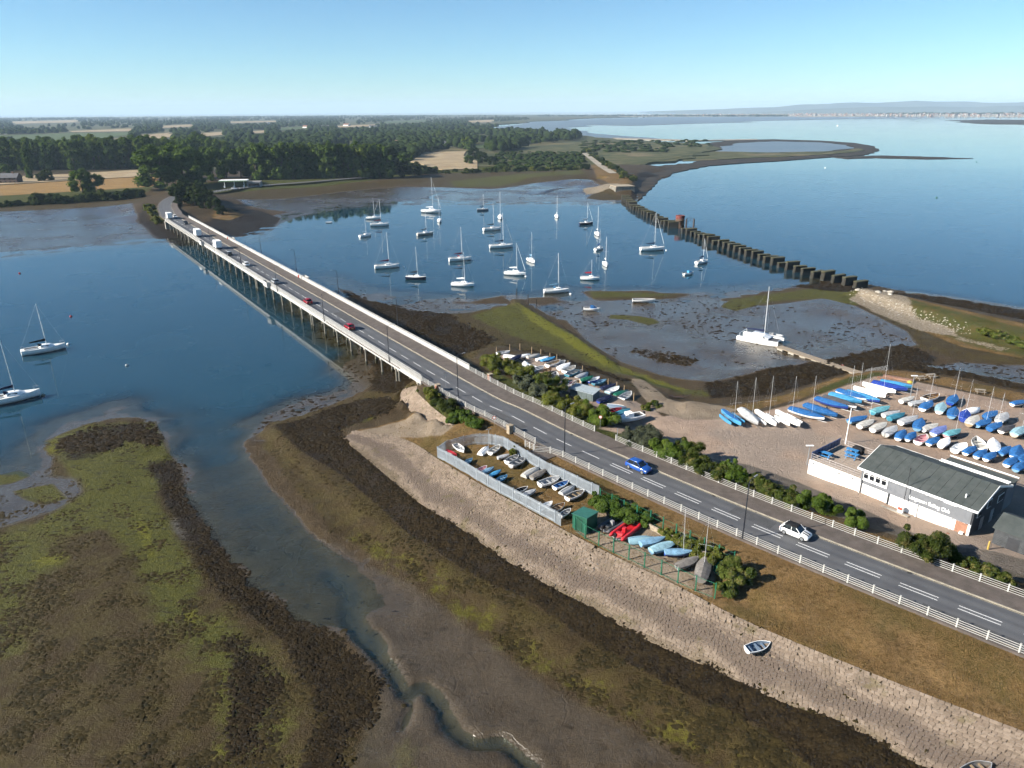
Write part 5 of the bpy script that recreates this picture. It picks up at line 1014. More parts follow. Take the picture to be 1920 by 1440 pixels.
# dinghy park behind the steel palisade (crop 780,780 x4.8): stern, bow, kind, colour, inside/cover
GRP1 = 'small boats in the palisade dinghy park'
cr = lambda a, o=(780, 780), k=4.8: (o[0] + a[0] / k, o[1] + a[1] / k)
P1 = [((352, 280), (432, 345), 'open', 'white', 'palegrey', 'open white tender in the far corner of the dinghy park'), ((285, 330), (358, 360), 'upturned', 'red', 'maroon', 'upturned red dinghy behind the palisade corner'), ((575, 360), (655, 288), 'upturned', 'white', 'palegrey', 'upturned white dinghy beside the notice post'), ((665, 358), (755, 290), 'open', 'white', 'offwhite', 'white open dinghy right of the upturned white one'),
      ((735, 402), (850, 370), 'tarp', 'palegrey', 'palegrey', 'grey covered dinghy below the small shrub'), ((815, 440), (925, 375), 'open', 'white', 'grey', 'white rowing boat with seats below the shrub'), ((850, 474), (992, 402), 'open', 'palegrey', 'grey', 'grey rowing boat right of the white rowing boat'), ((968, 560), (1112, 478), 'upturned', 'offwhite', 'white', 'long cream upturned hull by the back palisade'),
      ((1040, 585), (1178, 512), 'tarp', 'grey', 'mouse', 'dull grey covered boat beside the cream hull'), ((1112, 645), (1298, 580), 'open', 'white', 'palegrey', 'biggest white open boat in the dinghy park'), ((1245, 672), (1375, 612), 'open', 'white', 'blue', 'white dinghy with blue inside'), ((1303, 715), (1432, 645), 'upturned', 'palegrey', 'grey', 'pale grey inflatable-shaped hull turned over'), ((1358, 770), (1512, 700), 'open', 'white', 'mouse', 'white open boat with dark thwarts at the right end'),
      ((440, 450), (500, 410), 'open', 'lightblue', 'lightblue', 'small light blue dinghy behind the front palisade'), ((555, 520), (632, 478), 'open', 'white', 'pink', 'small white dinghy with pink inside'), ((615, 530), (692, 490), 'tarp', 'white', 'lightblue', 'small dinghy with pale blue cover, second of the front trio'), ((675, 560), (762, 515), 'tarp', 'blue', 'sky', 'bright blue covered dinghy in the front row'), ((730, 605), (818, 560), 'open', 'sky', 'lightblue', 'blue open dinghy, last of the front blue pair'),
      ((915, 700), (985, 672), 'open', 'white', 'black', 'small white dinghy with black inside in the front row'), ((955, 745), (1080, 690), 'tarp', 'white', 'palegrey', 'white covered dinghy close to the front palisade'), ((1112, 872), (1228, 800), 'open', 'white', 'white', 'white dinghy pressed against the front palisade'), ((1210, 890), (1340, 815), 'open', 'offwhite', 'wood', 'cream boat with slatted wooden seats near the green shed'), ((1300, 925), (1392, 862), 'open', 'white', 'grey', 'white dinghy between the slatted boat and the green shed')]
for (a, b, kd, c1, c2, lb) in P1:
    an, ln = axang(cr(a), cr(b), 5.0); m = ((a[0] + b[0]) / 2, (a[1] + b[1]) / 2); x, y, z = GP(*cr(m), 0); craft(kd, (x, y, z + (.05 if kd != 'tarp' else -.18)), an, max(2.3, min(5.2, ln)), c1, c2, lb, group=GRP1)
# green-fenced compound (crop 1040,900 x4.364)
GRP2 = 'boats in the green-fenced compound'; c2_ = lambda a: cr(a, (1040, 900), 4.364)
P2 = [((395, 425), (590, 315), 'rib', 'darkgrey', 'black', 'black rigid inflatable with console beside the red one', 'inflatable_boat', 'inflatable', 0), ((500, 490), (680, 355), 'rib', 'red', 'red', 'bright red rigid inflatable boat', 'inflatable_boat', 'inflatable', 0), ((615, 505), (815, 488), 'upturned', 'cyan', 'lightblue', 'flat pale blue hull right of the red inflatable', 'dinghy', 'dinghy', 0),
      ((700, 550), (905, 500), 'tarp', 'lightblue', 'lightblue', 'first of the three blue covered dinghies from the red inflatable', 'dinghy', 'dinghy', 0), ((785, 610), (1000, 535), 'tarp', 'lightblue', 'cyan', 'pale blue covered dinghy, middle one of three', 'dinghy', 'dinghy', 0), ((905, 620), (1125, 615), 'tarp', 'royal', 'lightblue', 'blue-hulled covered dinghy with mast, last of the three blue ones', 'dinghy', 'dinghy', 6.0), ((1000, 740), (1185, 660), 'tarp', 'grey', 'mouse', 'dark grey covered dinghy in the compound', 'dinghy', 'dinghy', 0), ((1190, 850), (1235, 660), 'tarp', 'mouse', 'mouse', 'brown-grey covered dinghy with mast, nearest the compound corner', 'dinghy', 'dinghy', 6.5)]
for (a, b, kd, c1, c2, lb, nm, ct, ms) in P2:
    an, ln = axang(c2_(a), c2_(b), 5.1); x, y, z = GP(*c2_(((a[0] + b[0]) / 2, (a[1] + b[1]) / 2 + 8))); craft(kd, (x, y, z + (.1 if kd == 'rib' else -.12 if kd == 'tarp' else .05)), an, max(3.6, min(6.2, ln)), c1, c2, lb, nm, ct, GRP2, ms)
x, y, z = GP(*c2_((1385, 745))); t_ = thing('green_parasol', 'round green cover leaning on the compound hedge', 'cover', (x, y, z), .3); t_.rotation_euler = (.25, -.5, .3); MB().lathe([(1.25, .35), (1.2, .45), (.7, .75), (.1, .9)], 12).build('canopy', cloth('green'), t_); MB().tube((0, 0, 0), (0, 0, .5), .05).build('stand', M_GALV, t_)
# shore boat park by the bridge end (crop 920,640 x6.4): centre, angle, length
GRP3 = 'rowing boats in the shore boat park'; c3_ = lambda a: cr(a, (920, 640), 6.4)
P3 = [(155, 155, 10, 3.2, 'open', 'white', 'palegrey'), (235, 185, -10, 3, 'upturned', 'white', 'palegrey'), (315, 212, 30, 3, 'tarp', 'navy', 'navy'), (365, 250, 30, 3, 'open', 'navy', 'black'), (420, 290, 100, 3, 'upturned', 'white', 'white'), (490, 310, -20, 3.2, 'upturned', 'white', 'palegrey'), (565, 345, 20, 3.4, 'open', 'white', 'palegrey'),
      (405, 175, 10, 3, 'upturned', 'white', 'offwhite'), (520, 180, 12, 3.6, 'upturned', 'offwhite', 'grey'), (622, 222, 15, 3.2, 'tarp', 'white', 'white'), (690, 235, 15, 3.8, 'tarp', 'blue', 'sky'), (755, 280, 20, 3.8, 'open', 'white', 'tan'), (825, 288, 25, 3.8, 'open', 'white', 'palegrey'), (885, 320, 25, 3.6, 'tarp', 'white', 'white'), (948, 352, 25, 4.2, 'open', 'white', 'offwhite'),
      (985, 398, 22, 3.6, 'open', 'teal', 'grey'), (1050, 385, 22, 2.8, 'open', 'palegrey', 'palegrey'), (1095, 420, 22, 3.8, 'upturned', 'palegrey', 'white'), (1155, 470, 18, 3.4, 'tarp', 'green', 'green'), (1235, 478, 18, 3.4, 'open', 'royal', 'white'), (1305, 508, 15, 3.6, 'open', 'teal', 'lightblue'), (1415, 565, 15, 3.8, 'tarp', 'navy', 'navy'), (1470, 602, 22, 3.6, 'open', 'cyan', 'white'), (1570, 628, 15, 3.6, 'upturned', 'green', 'green'), (1625, 672, 28, 3.6, 'open', 'white', 'palegrey'),
      (670, 372, 25, 3.0, 'open', 'tan', 'wood'), (765, 435, 60, 3.4, 'open', 'white', 'grey'), (895, 495, 70, 3.2, 'upturned', 'white', 'white'), (970, 518, 20, 2.6, 'open', 'white', 'pink'), (1032, 532, 50, 3.2, 'open', 'white', 'tan'), (1370, 710, 20, 3.6, 'tarp', 'royal', 'navy'), (1510, 790, -10, 3.4, 'upturned', 'greyblue', 'white'), (1488, 842, 10, 3.0, 'open', 'red', 'maroon'), (1585, 870, 15, 3.4, 'tarp', 'blue', 'teal')]
cnt = {}
for i, (a, b, an, ln, kd, c1, c2) in enumerate(P3):
    row = 'seaward row' if 7 <= i < 25 else 'row by the hedge'
    j = i - 7 if 7 <= i < 25 else (i if i < 7 else i - 18)
    st = {'open': 'open', 'upturned': 'upturned', 'tarp': 'covered'}[kd]; lb = '%s %s rowing boat, %s from left in the shore park %s' % (st, {'offwhite': 'cream', 'palegrey': 'pale grey', 'royal': 'deep blue', 'cyan': 'pale blue', 'greyblue': 'grey-blue'}.get(c1, c1), nth(j), row)
    x, y, z = GP(*c3_((a, b + 10))); craft(kd, (x, y, z + (.03 if kd != 'tarp' else -.2)), wa(an + 3, .42), wl(an, ln, .5, 4.4), c1, c2, lb, 'rowing_boat', 'rowing boat', GRP3)
x, y, z = GP(1180, 792); craft('motor', (x, y, z + .3), 205, 5.6, 'white', 'white', 'white and blue cabin cruiser parked at the lane end of the shore boat park', 'cabin_cruiser', 'motorboat')
# club yard (crop 1580,680 x5.647)
c4_ = lambda a: cr(a, (1580, 680), 5.647)
ROWS = {'seaward': [(680, 415, 15, 4.0, 'cover', 'white', 'offwhite', 6), (790, 448, 10, 4.2, 'cover', 'offwhite', 'palegrey', 0), (935, 382, 15, 4.6, 'open', 'white', 'wood', 0), (885, 482, 25, 5.2, 'cover', 'white', 'blue', 6), (1032, 505, 35, 5.6, 'cover', 'white', 'cyan', 0), (1158, 418, 30, 5.2, 'cover', 'royal', 'blue', 6), (1160, 555, 35, 5.0, 'cover', 'lightblue', 'blue', 6.5), (1282, 588, 35, 5.0, 'cover', 'royal', 'royal', 6.5), (1368, 512, 12, 4.4, 'upturned', 'white', 'white', 0), (1372, 642, 25, 4.4, 'cover', 'tan', 'offwhite', 0), (1562, 578, 18, 4.2, 'cover', 'blue', 'blue', 6), (1487, 665, 15, 4.4, 'cover', 'lightblue', 'blue', 6.5), (1685, 610, 25, 6.0, 'cover', 'white', 'palegrey', 7), (1607, 702, 18, 4.2, 'cover', 'blue', 'blue', 6), (1738, 728, 15, 4.2, 'tarp', 'white', 'darkgrey', 0), (1865, 755, 20, 4.6, 'tarp', 'cream', 'cyan', 6.5), (1862, 448, 10, 4.2, 'tarp', 'white', 'blue', 6)],
        'middle': [(398, 530, 15, 5.0, 'cover', 'teal', 'turq', 0), (512, 566, 10, 4.2, 'cover', 'white', 'palegrey', 0), (567, 598, 15, 4.4, 'tarp', 'teal', 'teal', 5), (697, 636, 15, 5.0, 'cover', 'white', 'palegrey', 6), (802, 682, 35, 4.6, 'cover', 'lightblue', 'blue', 6), (922, 712, 15, 4.2, 'cover', 'white', 'offwhite', 0), (1017, 748, 20, 4.2, 'cover', 'white', 'lilac', 6), (1162, 772, 15, 4.2, 'tarp', 'pink', 'turq', 6.5), (1430, 882, 55, 5.4, 'open', 'white', 'offwhite', 0), (1588, 905, 45, 4.8, 'tarp', 'white', 'white', 0)],
        'clubhouse': [(157, 628, 12, 4.6, 'cover', 'lightblue', 'blue', 6), (247, 674, 18, 4.2, 'cover', 'white', 'offwhite', 6), (382, 708, 20, 4.2, 'cover', 'white', 'offwhite', 5.5), (502, 752, 25, 4.0, 'cover', 'offwhite', 'palegrey', 0), (612, 792, 30, 3.2, 'tarp', 'white', 'blue', 0), (717, 806, 25, 3.2, 'tarp', 'white', 'blue', 0), (832, 828, 25, 3.4, 'open', 'white', 'pink', 0), (957, 857, 20, 3.4, 'tarp', 'white', 'blue', 0), (1072, 874, 25, 3.4, 'tarp', 'white', 'white', 0), (1237, 918, 20, 3.8, 'open', 'white', 'white', 0), (1342, 956, 20, 3.4, 'tarp', 'white', 'blue', 0), (1457, 992, 20, 3.4, 'tarp', 'white', 'blue', 0), (1557, 1018, 20, 3.4, 'tarp', 'white', 'blue', 0), (1712, 962, 20, 3.6, 'tarp', 'lightblue', 'blue', 0), (1832, 976, 30, 4.2, 'tarp', 'white', 'blue', 0), (1777, 1076, 20, 3.6, 'tarp', 'white', 'blue', 0), (1872, 1128, 20, 3.6, 'tarp', 'lightblue', 'blue', 0), (1908, 1036, 20, 3.6, 'tarp', 'white', 'blue', 0)]}
for rn, lst in ROWS.items():
    for i, (a, b, an, ln, kd, c1, c2, ms) in enumerate(lst):
        st = {'open': 'uncovered', 'upturned': 'upturned', 'cover': 'covered', 'tarp': 'tented'}[kd]; cn = {'offwhite': 'cream', 'palegrey': 'pale grey', 'royal': 'deep blue', 'cyan': 'pale cyan', 'turq': 'turquoise', 'darkgrey': 'dark grey'}.get(c2, c2)
        ms = ms if i % 2 else 0; lb = '%s %s dinghy, %s from left in the %s yard row%s' % (st, cn, nth(i), rn, ', mast up' if ms else '')
        x, y, z = GP(*c4_((a, b + 14))); craft(kd, (x, y, z - (0 if kd in ('cover', 'tarp') else -.1)), wa(an * .8 + 2, .43), wl(an, ln, .43) * .9, c1, c2, lb, 'sailing_dinghy', 'dinghy', 'dinghies in the club yard', ms)
c5_ = lambda a: cr(a, (1320, 680), 6.4)
for (a, b, an, ln, kd, c1, c2, ms, lb) in [((325, 700), 0, -62, 5.0, 'tri', 'sky', 'blue', 7.0, 'blue trimaran dinghy at the left end of the yard row'), ((540, 690), 0, -70, 4.6, 'tarp', 'palegrey', 'palegrey', 7.5, 'grey covered dinghy between the blue and white trimarans'), ((735, 705), 0, -62, 5.2, 'tri', 'white', 'white', 8.0, 'white trimaran nearest the grey covered dinghy'), ((1000, 710), 0, -55, 5.2, 'tri', 'white', 'white', 8.0, 'white trimaran nearest the blue covered dinghy'),
                                         ((1225, 652), 0, -25, 5.4, 'cover', 'white', 'blue', 7.2, 'blue covered dinghy with mast beside the right white trimaran'), ((1395, 612), 0, -32, 6.2, 'cover', 'blue', 'blue', 0, 'long blue covered dinghy at the bend of the yard row'), ((1525, 522), 0, -28, 5.0, 'cover', 'royal', 'blue', 0, 'deep blue covered dinghy by the grass bank'), ((1620, 512), 0, -30, 5.6, 'tarp', 'white', 'darkgrey', 0, 'black covered white dinghy by the grass bank'), ((1690, 462), 0, -25, 5.0, 'cover', 'sky', 'sky', 6.5, 'sky-blue covered dinghy with mast beside the black one')]:
    x, y, z = GP(*c5_((a[0], a[1] + 14))); craft(kd, (x, y, z), wa(an, .45), wl(an, ln, .55, 6.4), c1, c2, lb, 'sailing_dinghy', 'dinghy', 'dinghies in the club yard', ms)
for (a, an, ln, kd, c1, c2, ms, lb) in [((110, 378), -28, 6.0, 'cover', 'white', 'blue', 6.5, 'blue covered dinghy with mast and white rim by the bank'), ((205, 392), -30, 5.6, 'cover', 'royal', 'sky', 6, 'bright blue covered dinghy left of the white trimarans'), ((275, 345), -30, 5.0, 'tri', 'white', 'white', 0, 'white folded trimaran, lower of the white pair'), ((375, 300), -28, 6.5, 'tri', 'white', 'white', 9.0, 'white folded trimaran with slanting mast, upper of the pair'), ((490, 280), -22, 5.8, 'cover', 'royal', 'royal', 0, 'royal blue covered boat right of the white trimarans'), ((560, 258), -18, 5.2, 'cover', 'sky', 'sky', 0, 'light blue covered boat at the top of the yard')]:
    x, y, z = GP(*c4_((a[0], a[1] + 12))); t_ = craft(kd, (x, y, z), wa(an, .45), wl(an, ln, .55, 6.4), c1, c2, lb, 'sailing_dinghy', 'dinghy', 'dinghies in the club yard', ms)
# boats on the mud and stones
x, y, z = GP(1207, 567); craft('open', (x, y, .05), -4, 7.0, 'white', 'grey', 'long white open launch stranded on the mud by the algae bar', 'launch', 'launch', None, 0)
x, y, z = GP(1109, 583); craft('motor', (x, y, .05), -10, 4.8, 'white', 'blue', 'small white boat with blue cover on the mud by the spit', 'motorboat', 'motorboat')
x, y, z = G(1291, 515, 0); craft('motor', (x, y, -.1), 25, 4.4, 'white', 'sky', 'small white motorboat with bright blue cover near the piers', 'motorboat', 'motorboat')
x, y, z = G(617, 418, 0); craft('open', (x, y, -.1), 8, 3.4, 'white', 'white', 'tiny white tender adrift left of the moored yachts', 'tender', 'tender')
an, ln = axang((1404, 1222), (1438, 1212), 3.3); x, y, z = GP(1420, 1221); craft('open', (x, y, z + .25), an, 2.9, 'white', 'greyblue', 'small white rowing boat lying alone on the stone slope', 'rowing_boat', 'rowing boat', None, 0, 8)
x, y, z = GP(1828, 1453); craft('open', (x, y, z + .25), 20, 3.2, 'palegrey', 'mouse', 'grey rowing boat cut off by the bottom edge', 'rowing_boat', 'rowing boat', None, 0, 8)
x, y, z = G(1570, 236, 0); yacht(1570, 236, 12, 90, 'tiny far yacht on the upper right water', cover='white', hood='white', group='far boats on the open harbour')
# catamaran at the pontoon
x, y, z = G(1425, 641, 0); t_ = thing('catamaran', 'big white catamaran with tall mast moored at the pontoon end', 'catamaran', (x, y, .0), math.radians(-38))
L = 10.5
for s in (-1, 1):
    R = [[(p[0], p[1] + s * 2.3, p[2]) for p in r] for r in hull_rings(L, 1.6, 1.35, .7, .08, .08, 11, 9, .4, 2.0, 1, -.1)]; hull_mb(R).build('hull', gel('white'), t_, True)
    MB().loft([[(r[0][0], r[0][1], r[0][2]), (r[0][0], s * 2.3, r[0][2] + .06), (r[-1][0], r[-1][1], r[-1][2])] for r in R], False, (False, False)).build('hull_deck', M_DECK, t_)
MB().box((-.8, 0, 1.25), (6.2, 3.4, .35)).build('bridge_deck', gel('white'), t_)
cab = MB().loft([[(q, -w_, 1.4), (q, -w_ * .9, 1.4 + h_), (q, w_ * .9, 1.4 + h_), (q, w_, 1.4)] for q, w_, h_ in ((-2.2, 2.2, .75), (1.0, 2.1, .7), (2.4, 1.4, .1))], True).build('cabin', gel('white'), t_)
MB().loft([[(1.2, -1.9, 1.62), (1.15, -1.85, 1.98), (1.15, 1.85, 1.98), (1.2, 1.9, 1.62)], [(1.75, -1.75, 1.60), (1.5, -1.75, 1.86), (1.5, 1.75, 1.86), (1.75, 1.75, 1.60)]]).build('window', M_GLASSD, cab)
MB().box((3.6, 0, 1.15), (2.6, 3.0, .03)).build('trampoline', mat('netting', (.10, .10, .11), .9), t_); MB().tube((4.9, -2.3, 1.3), (4.9, 2.3, 1.3), .09).build('crossbeam', M_ALU, t_)
mast_parts(t_, .9, 2.0, 12.5, .10, 4.6, cloth('navy'), L, 2, None, True, 4.9, -4.8, 4.2)
MB().path([(-4.6, -2.4, 1.3), (-4.6, -2.4, 2.2), (-4.6, 2.4, 2.2), (-4.6, 2.4, 1.3)], .05).build('stern_arch', M_ALU, t_)
x, y, z = G(1452, 632, 0); craft('rib', (x, y, .1), -38, 4.4, 'palegrey', 'grey', 'pale grey inflatable tied beside the catamaran', 'inflatable_boat', 'inflatable')
# ------------------------------------------------------------------ sailing clubhouse and yard things
def gable(mb_wall, L, Wd, h0, h1, ov=0.0): pass
CZ = 4.40
A0 = np.array(G(1609, 926, CZ)[:2]); A1 = np.array(G(1815, 1009, CZ)[:2]); CL = float(np.linalg.norm(A1 - A0)); ca = math.atan2(*(A1 - A0)[::-1]); CD = 10.2
# local x along the front (left to right), local y = into the building; front faces the road
club = thing('clubhouse', 'grey two-storey sailing clubhouse with dark pitched roof and white lower wall', 'building', (A0[0], A0[1], CZ - .05), ca)
EH, RH = 4.35, 5.95; RY = 5.3
M_REND = mat('grey_render', (.205, .215, .235), .85, var=.12, scale=.8, dirt=((.13, .135, .145), .5)); M_WW = mat('white_wall', (.78, .77, .74), .7, var=.05, scale=.7, dirt=((.55, .52, .47), .35))
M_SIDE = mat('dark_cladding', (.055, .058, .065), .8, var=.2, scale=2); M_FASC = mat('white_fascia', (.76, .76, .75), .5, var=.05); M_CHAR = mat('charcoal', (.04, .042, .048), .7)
def roof_mat():
    t = NT('felt_roof'); p = t.objco(); c = t.mix(t.ss(t.noise(p, .8, 5), .3, .7), (.042, .050, .048), (.062, .070, .068)); c = t.mix(t.math('MULTIPLY', t.ss(t.noise(p, 5, 4), .5, .8), .5), c, (.08, .088, .08))
    return t.done(t.bsdf(c, .85, 0, .25, t.bump(t.noise(p, 12, 3), .3, .02)))
M_ROOF = roof_mat()
# walls
mb = MB(); mb.box((CL / 2, CD / 2, .95), (CL, CD, 1.9)); mb.build('lower_wall', M_WW, club)
mb = MB(); mb.add([(-.02, -.03, 1.9), (CL + .02, -.03, 1.9), (CL + .02, CD, 1.9), (-.02, CD, 1.9), (-.02, -.03, EH), (CL + .02, -.03, EH), (CL + .02, CD, EH), (-.02, CD, EH), (-.02, RY, RH - .1), (CL + .02, RY, RH - .1)],
                  [(0, 1, 5, 4), (2, 3, 7, 6), (1, 2, 6, 9, 5), (3, 0, 4, 8, 7), (4, 5, 9, 8), (6, 7, 8, 9), (0, 3, 2, 1)]); mb.build('upper_wall', M_REND, club)
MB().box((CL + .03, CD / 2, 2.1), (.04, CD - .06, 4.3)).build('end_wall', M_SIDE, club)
# roof slopes made of felt strips
nst = 15; oh = .45; slx = (CL + 2 * .5) / nst
def rs_(y0, z0, y1, z1, nm):
    for i in range(nst):
        x0 = -.5 + i * slx; mbx = MB(); dz = .015 * (i % 2); V = []
        for zz in (0, .09):
            V += [(x0 + .012, y0, z0 + zz + dz), (x0 + slx - .012, y0, z0 + zz + dz), (x0 + slx - .012, y1, z1 + zz + dz), (x0 + .012, y1, z1 + zz + dz)]
        mbx.add(V, [(0, 3, 2, 1), (4, 5, 6, 7), (0, 1, 5, 4), (1, 2, 6, 5), (2, 3, 7, 6), (3, 0, 4, 7)]).build(nm, M_ROOF, roof_o)
roof_o = MB().add([(-.48, -oh + .03, EH - .17), (CL + .48, -oh + .03, EH - .17), (CL + .48, RY, RH - .02), (-.48, RY, RH - .02), (CL + .48, CD + oh, EH - .17), (-.48, CD + oh, EH - .17)], [(0, 1, 2, 3), (3, 2, 4, 5)]).build('roof', M_ROOF, club)
rs_(-oh, EH - .15, RY, RH, 'felt_strip'); rs_(CD + oh, EH - .15, RY, RH, 'felt_strip')
for y in (-oh - .03, CD + oh + .03): MB().box((CL / 2, y, EH - .18), (CL + 1.02, .06, .30)).build('fascia', M_FASC, club)
for x in (-.53, CL + .53):
    for ya, za, yb, zb in ((-oh, EH - .2, RY, RH - .04), (CD + oh, EH - .2, RY, RH - .04)):
        MB().loft([[(x - .03, ya, za - .12), (x + .03, ya, za - .12), (x + .03, ya, za + .14), (x - .03, ya, za + .14)], [(x - .03, yb, zb - .12), (x + .03, yb, zb - .12), (x + .03, yb, zb + .14), (x - .03, yb, zb + .14)]]).build('bargeboard', M_FASC, club)
# windows left on the front
fr = MB().box((1.95, -.07, 3.15), (3.5, .10, 1.35)).build('window_band', M_FASC, club)
for i in range(4): MB().box((.68 + i * .84, -.125, 3.3), (.62, .02, .85)).build('pane', M_GLASSD, fr)
for i in range(4): MB().box((.68 + i * .84, -.14, 3.55), (.64, .02, .05)).build('glazing_bar', M_FASC, fr)
# pilasters, doors, openings on the lower wall
for x in (.0, 4.05, 7.9, 12.2): MB().box((x + .08, -.11, .98), (.16, .18, 1.95)).build('pilaster', M_WW if x != 4.05 else M_CHAR, club)
for x, w_ in ((5.9, 3.2), (10.0, 3.6)): MB().box((x, -.025, .92), (w_, .05, 1.7)).build('garage_door', mat('door_white', (.80, .80, .78), .5, var=.04), club)
MB().box((12.75, -.03, .95), (1.0, .06, 1.75)).build('door', mat('door_white', (.8, .8, .78)), club)
MB().box((13.55, -.04, .95), (1.5, .08, 1.85)).build('brick_panel', mat('brick_panel', (.40, .20, .13), .85, var=.3, scale=8, bump=.3), club)
MB().box((CL - .12, -.13, 1.0), (.30, .26, 2.0)).build('corner_pier', M_WW, club); MB().box((CL - .8, -.30, .35), (.45, .4, .7)).build('meter_box', M_WW, club)
for x in (.25, CL - .1): MB().tube((x, -.12, .1), (x, -.12, EH - .2), .05).build('downpipe', M_CHAR, club)
# lettering
fc = bpy.data.curves.new('lettering', 'FONT'); fc.body = 'Langstone Sailing Club'; fc.size = .72; fc.extrude = .015; fc.space_character = 1.05; fc.offset = .02
fo = bpy.data.objects.new('lettering_curve', fc); lm = bpy.data.meshes.new_from_object(fo); bpy.data.objects.remove(fo); lm.materials.append(mat('letter_white', (.82, .82, .80), .5)); lm.name = 'lettering'
lo = link('lettering', lm, club, (6.7, -.07, 2.42)); lo.rotation_euler = (PI / 2, 0, 0); _w = max(v.co.x for v in lm.vertices); lo.scale = (5.2 / _w, 1, 1)
# right end: windows and doors on the dark gable
for y, z, w_, h_ in ((1.7, 3.15, 1.0, .9), (4.6, 3.5, 1.1, 1.0), (8.4, 3.0, 1.6, .9)):
    f_ = MB().box((CL + .07, y, z), (.08, w_ + .2, h_ + .2)).build('window', M_FASC, club); MB().box((CL + .12, y, z), (.03, w_, h_)).build('pane', M_GLASSD, f_)
MB().box((CL + .07, 3.2, 1.0), (.06, 1.0, 2.0)).build('door', mat('door_grey', (.45, .46, .46), .6), club); MB().box((CL + .07, 6.4, 1.0), (.06, 1.0, 2.0)).build('door', mat('door_grey', (.45, .46, .46), .6), club)
# roof furniture
MB().tube((CL - 1.7, 1.2, EH + .3), (CL - 1.7, 1.2, EH + .95), .09, None, 8).build('vent', M_FASC, club)
for q in (6.4, 7.0, 7.6): MB().box((q + 2.4, -.22, EH - .42), (.25, .2, .12)).build('floodlight', M_FASC, club)
MB().box((11.8, -.16, EH - .5), (1.6, .12, .2)).build('light_strip', M_FASC, club)
# flat-roofed rear extension with balcony rail
ex = MB().box((10.2, CD + 1.9, 1.85), (8.6, 3.6, 3.7)).build('rear_extension', M_REND, club)
MB().box((10.2, CD + 1.9, 3.76), (8.9, 3.9, .14)).build('flat_roof', M_ROOF, ex); MB().box((10.2, CD + 3.8, 4.1), (8.9, .10, .16)).build('rail', M_FASC, ex)
MB().box((10.2, CD + .15, 4.45), (8.9, .16, .14)).build('ladder_rail', M_FASC, club); MB().box((10.2, CD + .75, 4.45), (8.9, .16, .14)).build('ladder_rail', M_FASC, club)
for i in range(22): MB().box((5.95 + i * .4, CD + .45, 4.45), (.06, .5, .08)).build('ladder_rung', M_FASC, club)
# terrace
T0 = np.array(G(1515, 887, CZ)[:2]); tl = float(np.linalg.norm(T0 - A0)); TD = 8.2; TH_ = 2.35
ter = thing('terrace', 'raised terrace with white wall and railings left of the clubhouse', 'terrace', (A0[0], A0[1], CZ - .05), ca)
MB().box((-tl / 2 - .02, .15, TH_ / 2), (tl, .3, TH_)).build('front_wall', M_WW, ter); MB().box((-tl + .13, TD / 2 + .3, TH_ / 2), (.3, TD, TH_)).build('side_wall', M_WW, ter); MB().box((-tl / 2 + .1, TD / 2 + .25, TH_ / 2 - .1), (tl - .2, TD, TH_ - .25)).build('fill', M_CONC, ter)
M_SLAB = mat('terrace_slab', (.42, .34, .27), .85, var=.12, scale=1.2, dirt=((.38, .22, .17), .6)); nx_, ny_ = 9, 10
sl_ = MB().box((0, 0, 0), (tl / nx_ - .02, TD / ny_ - .02, .06)).mesh('paving_slab', M_SLAB)
for i in range(nx_):
    for j in range(ny_): link('paving_slab', sl_, ter, (-tl + (i + .5) * tl / nx_, .3 + (j + .5) * TD / ny_, TH_ + .01 + .004 * ((i + j) % 2)))
M_RAIL = mat('rail_grey', (.50, .46, .45), .5, .3); M_NAVY = mat('screen_navy', (.04, .08, .22), .6, var=.15)
def railing(p, q, n, h=1.05, m=M_RAIL, bars=(.35, .7, 1.05)):
    p = Vector(p); q = Vector(q)
    for i in range(n + 1): a = p + (q - p) * i / n; MB().tube(a, a + Vector((0, 0, h)), .028, None, 6).build('rail_post', m, ter)
    for b in bars: MB().tube(p + Vector((0, 0, b)), q + Vector((0, 0, b)), .022, None, 6).build('rail', m, ter)
railing((-tl + .15, .15, TH_), (-.2, .15, TH_), 8); railing((-tl + .15, TD + .2, TH_), (-.2, TD + .2, TH_), 6)
for i in range(9):
    y0 = .3 + i * (TD - .2) / 9; MB().box((-tl + .13, y0 + (TD - .2) / 18, TH_ + .62), (.06, (TD - .2) / 9 - .12, .95)).build('screen_panel', mat('screen_glass', (.10, .16, .30), .3, spec=.5), ter); MB().box((-tl + .13, y0, TH_ + .6), (.09, .09, 1.2)).build('screen_post', M_NAVY, ter)
MB().box((-tl + .13, TD / 2 + .2, TH_ + 1.2), (.10, TD, .09)).build('screen_rail', M_NAVY, ter)
for x in (-1.2, -3.2, -5.4, -7.2): MB().box((x, -.03, TH_ - .35), (.2, .08, .2)).build('wall_light', M_CHAR, ter)
tm = lambda x, y, z: (A0[0] + x * math.cos(ca) - y * math.sin(ca), A0[1] + x * math.sin(ca) + y * math.cos(ca), CZ - .05 + z)
M_TBL = mat('picnic_blue', (.05, .27, .60), .6, var=.12, scale=3)
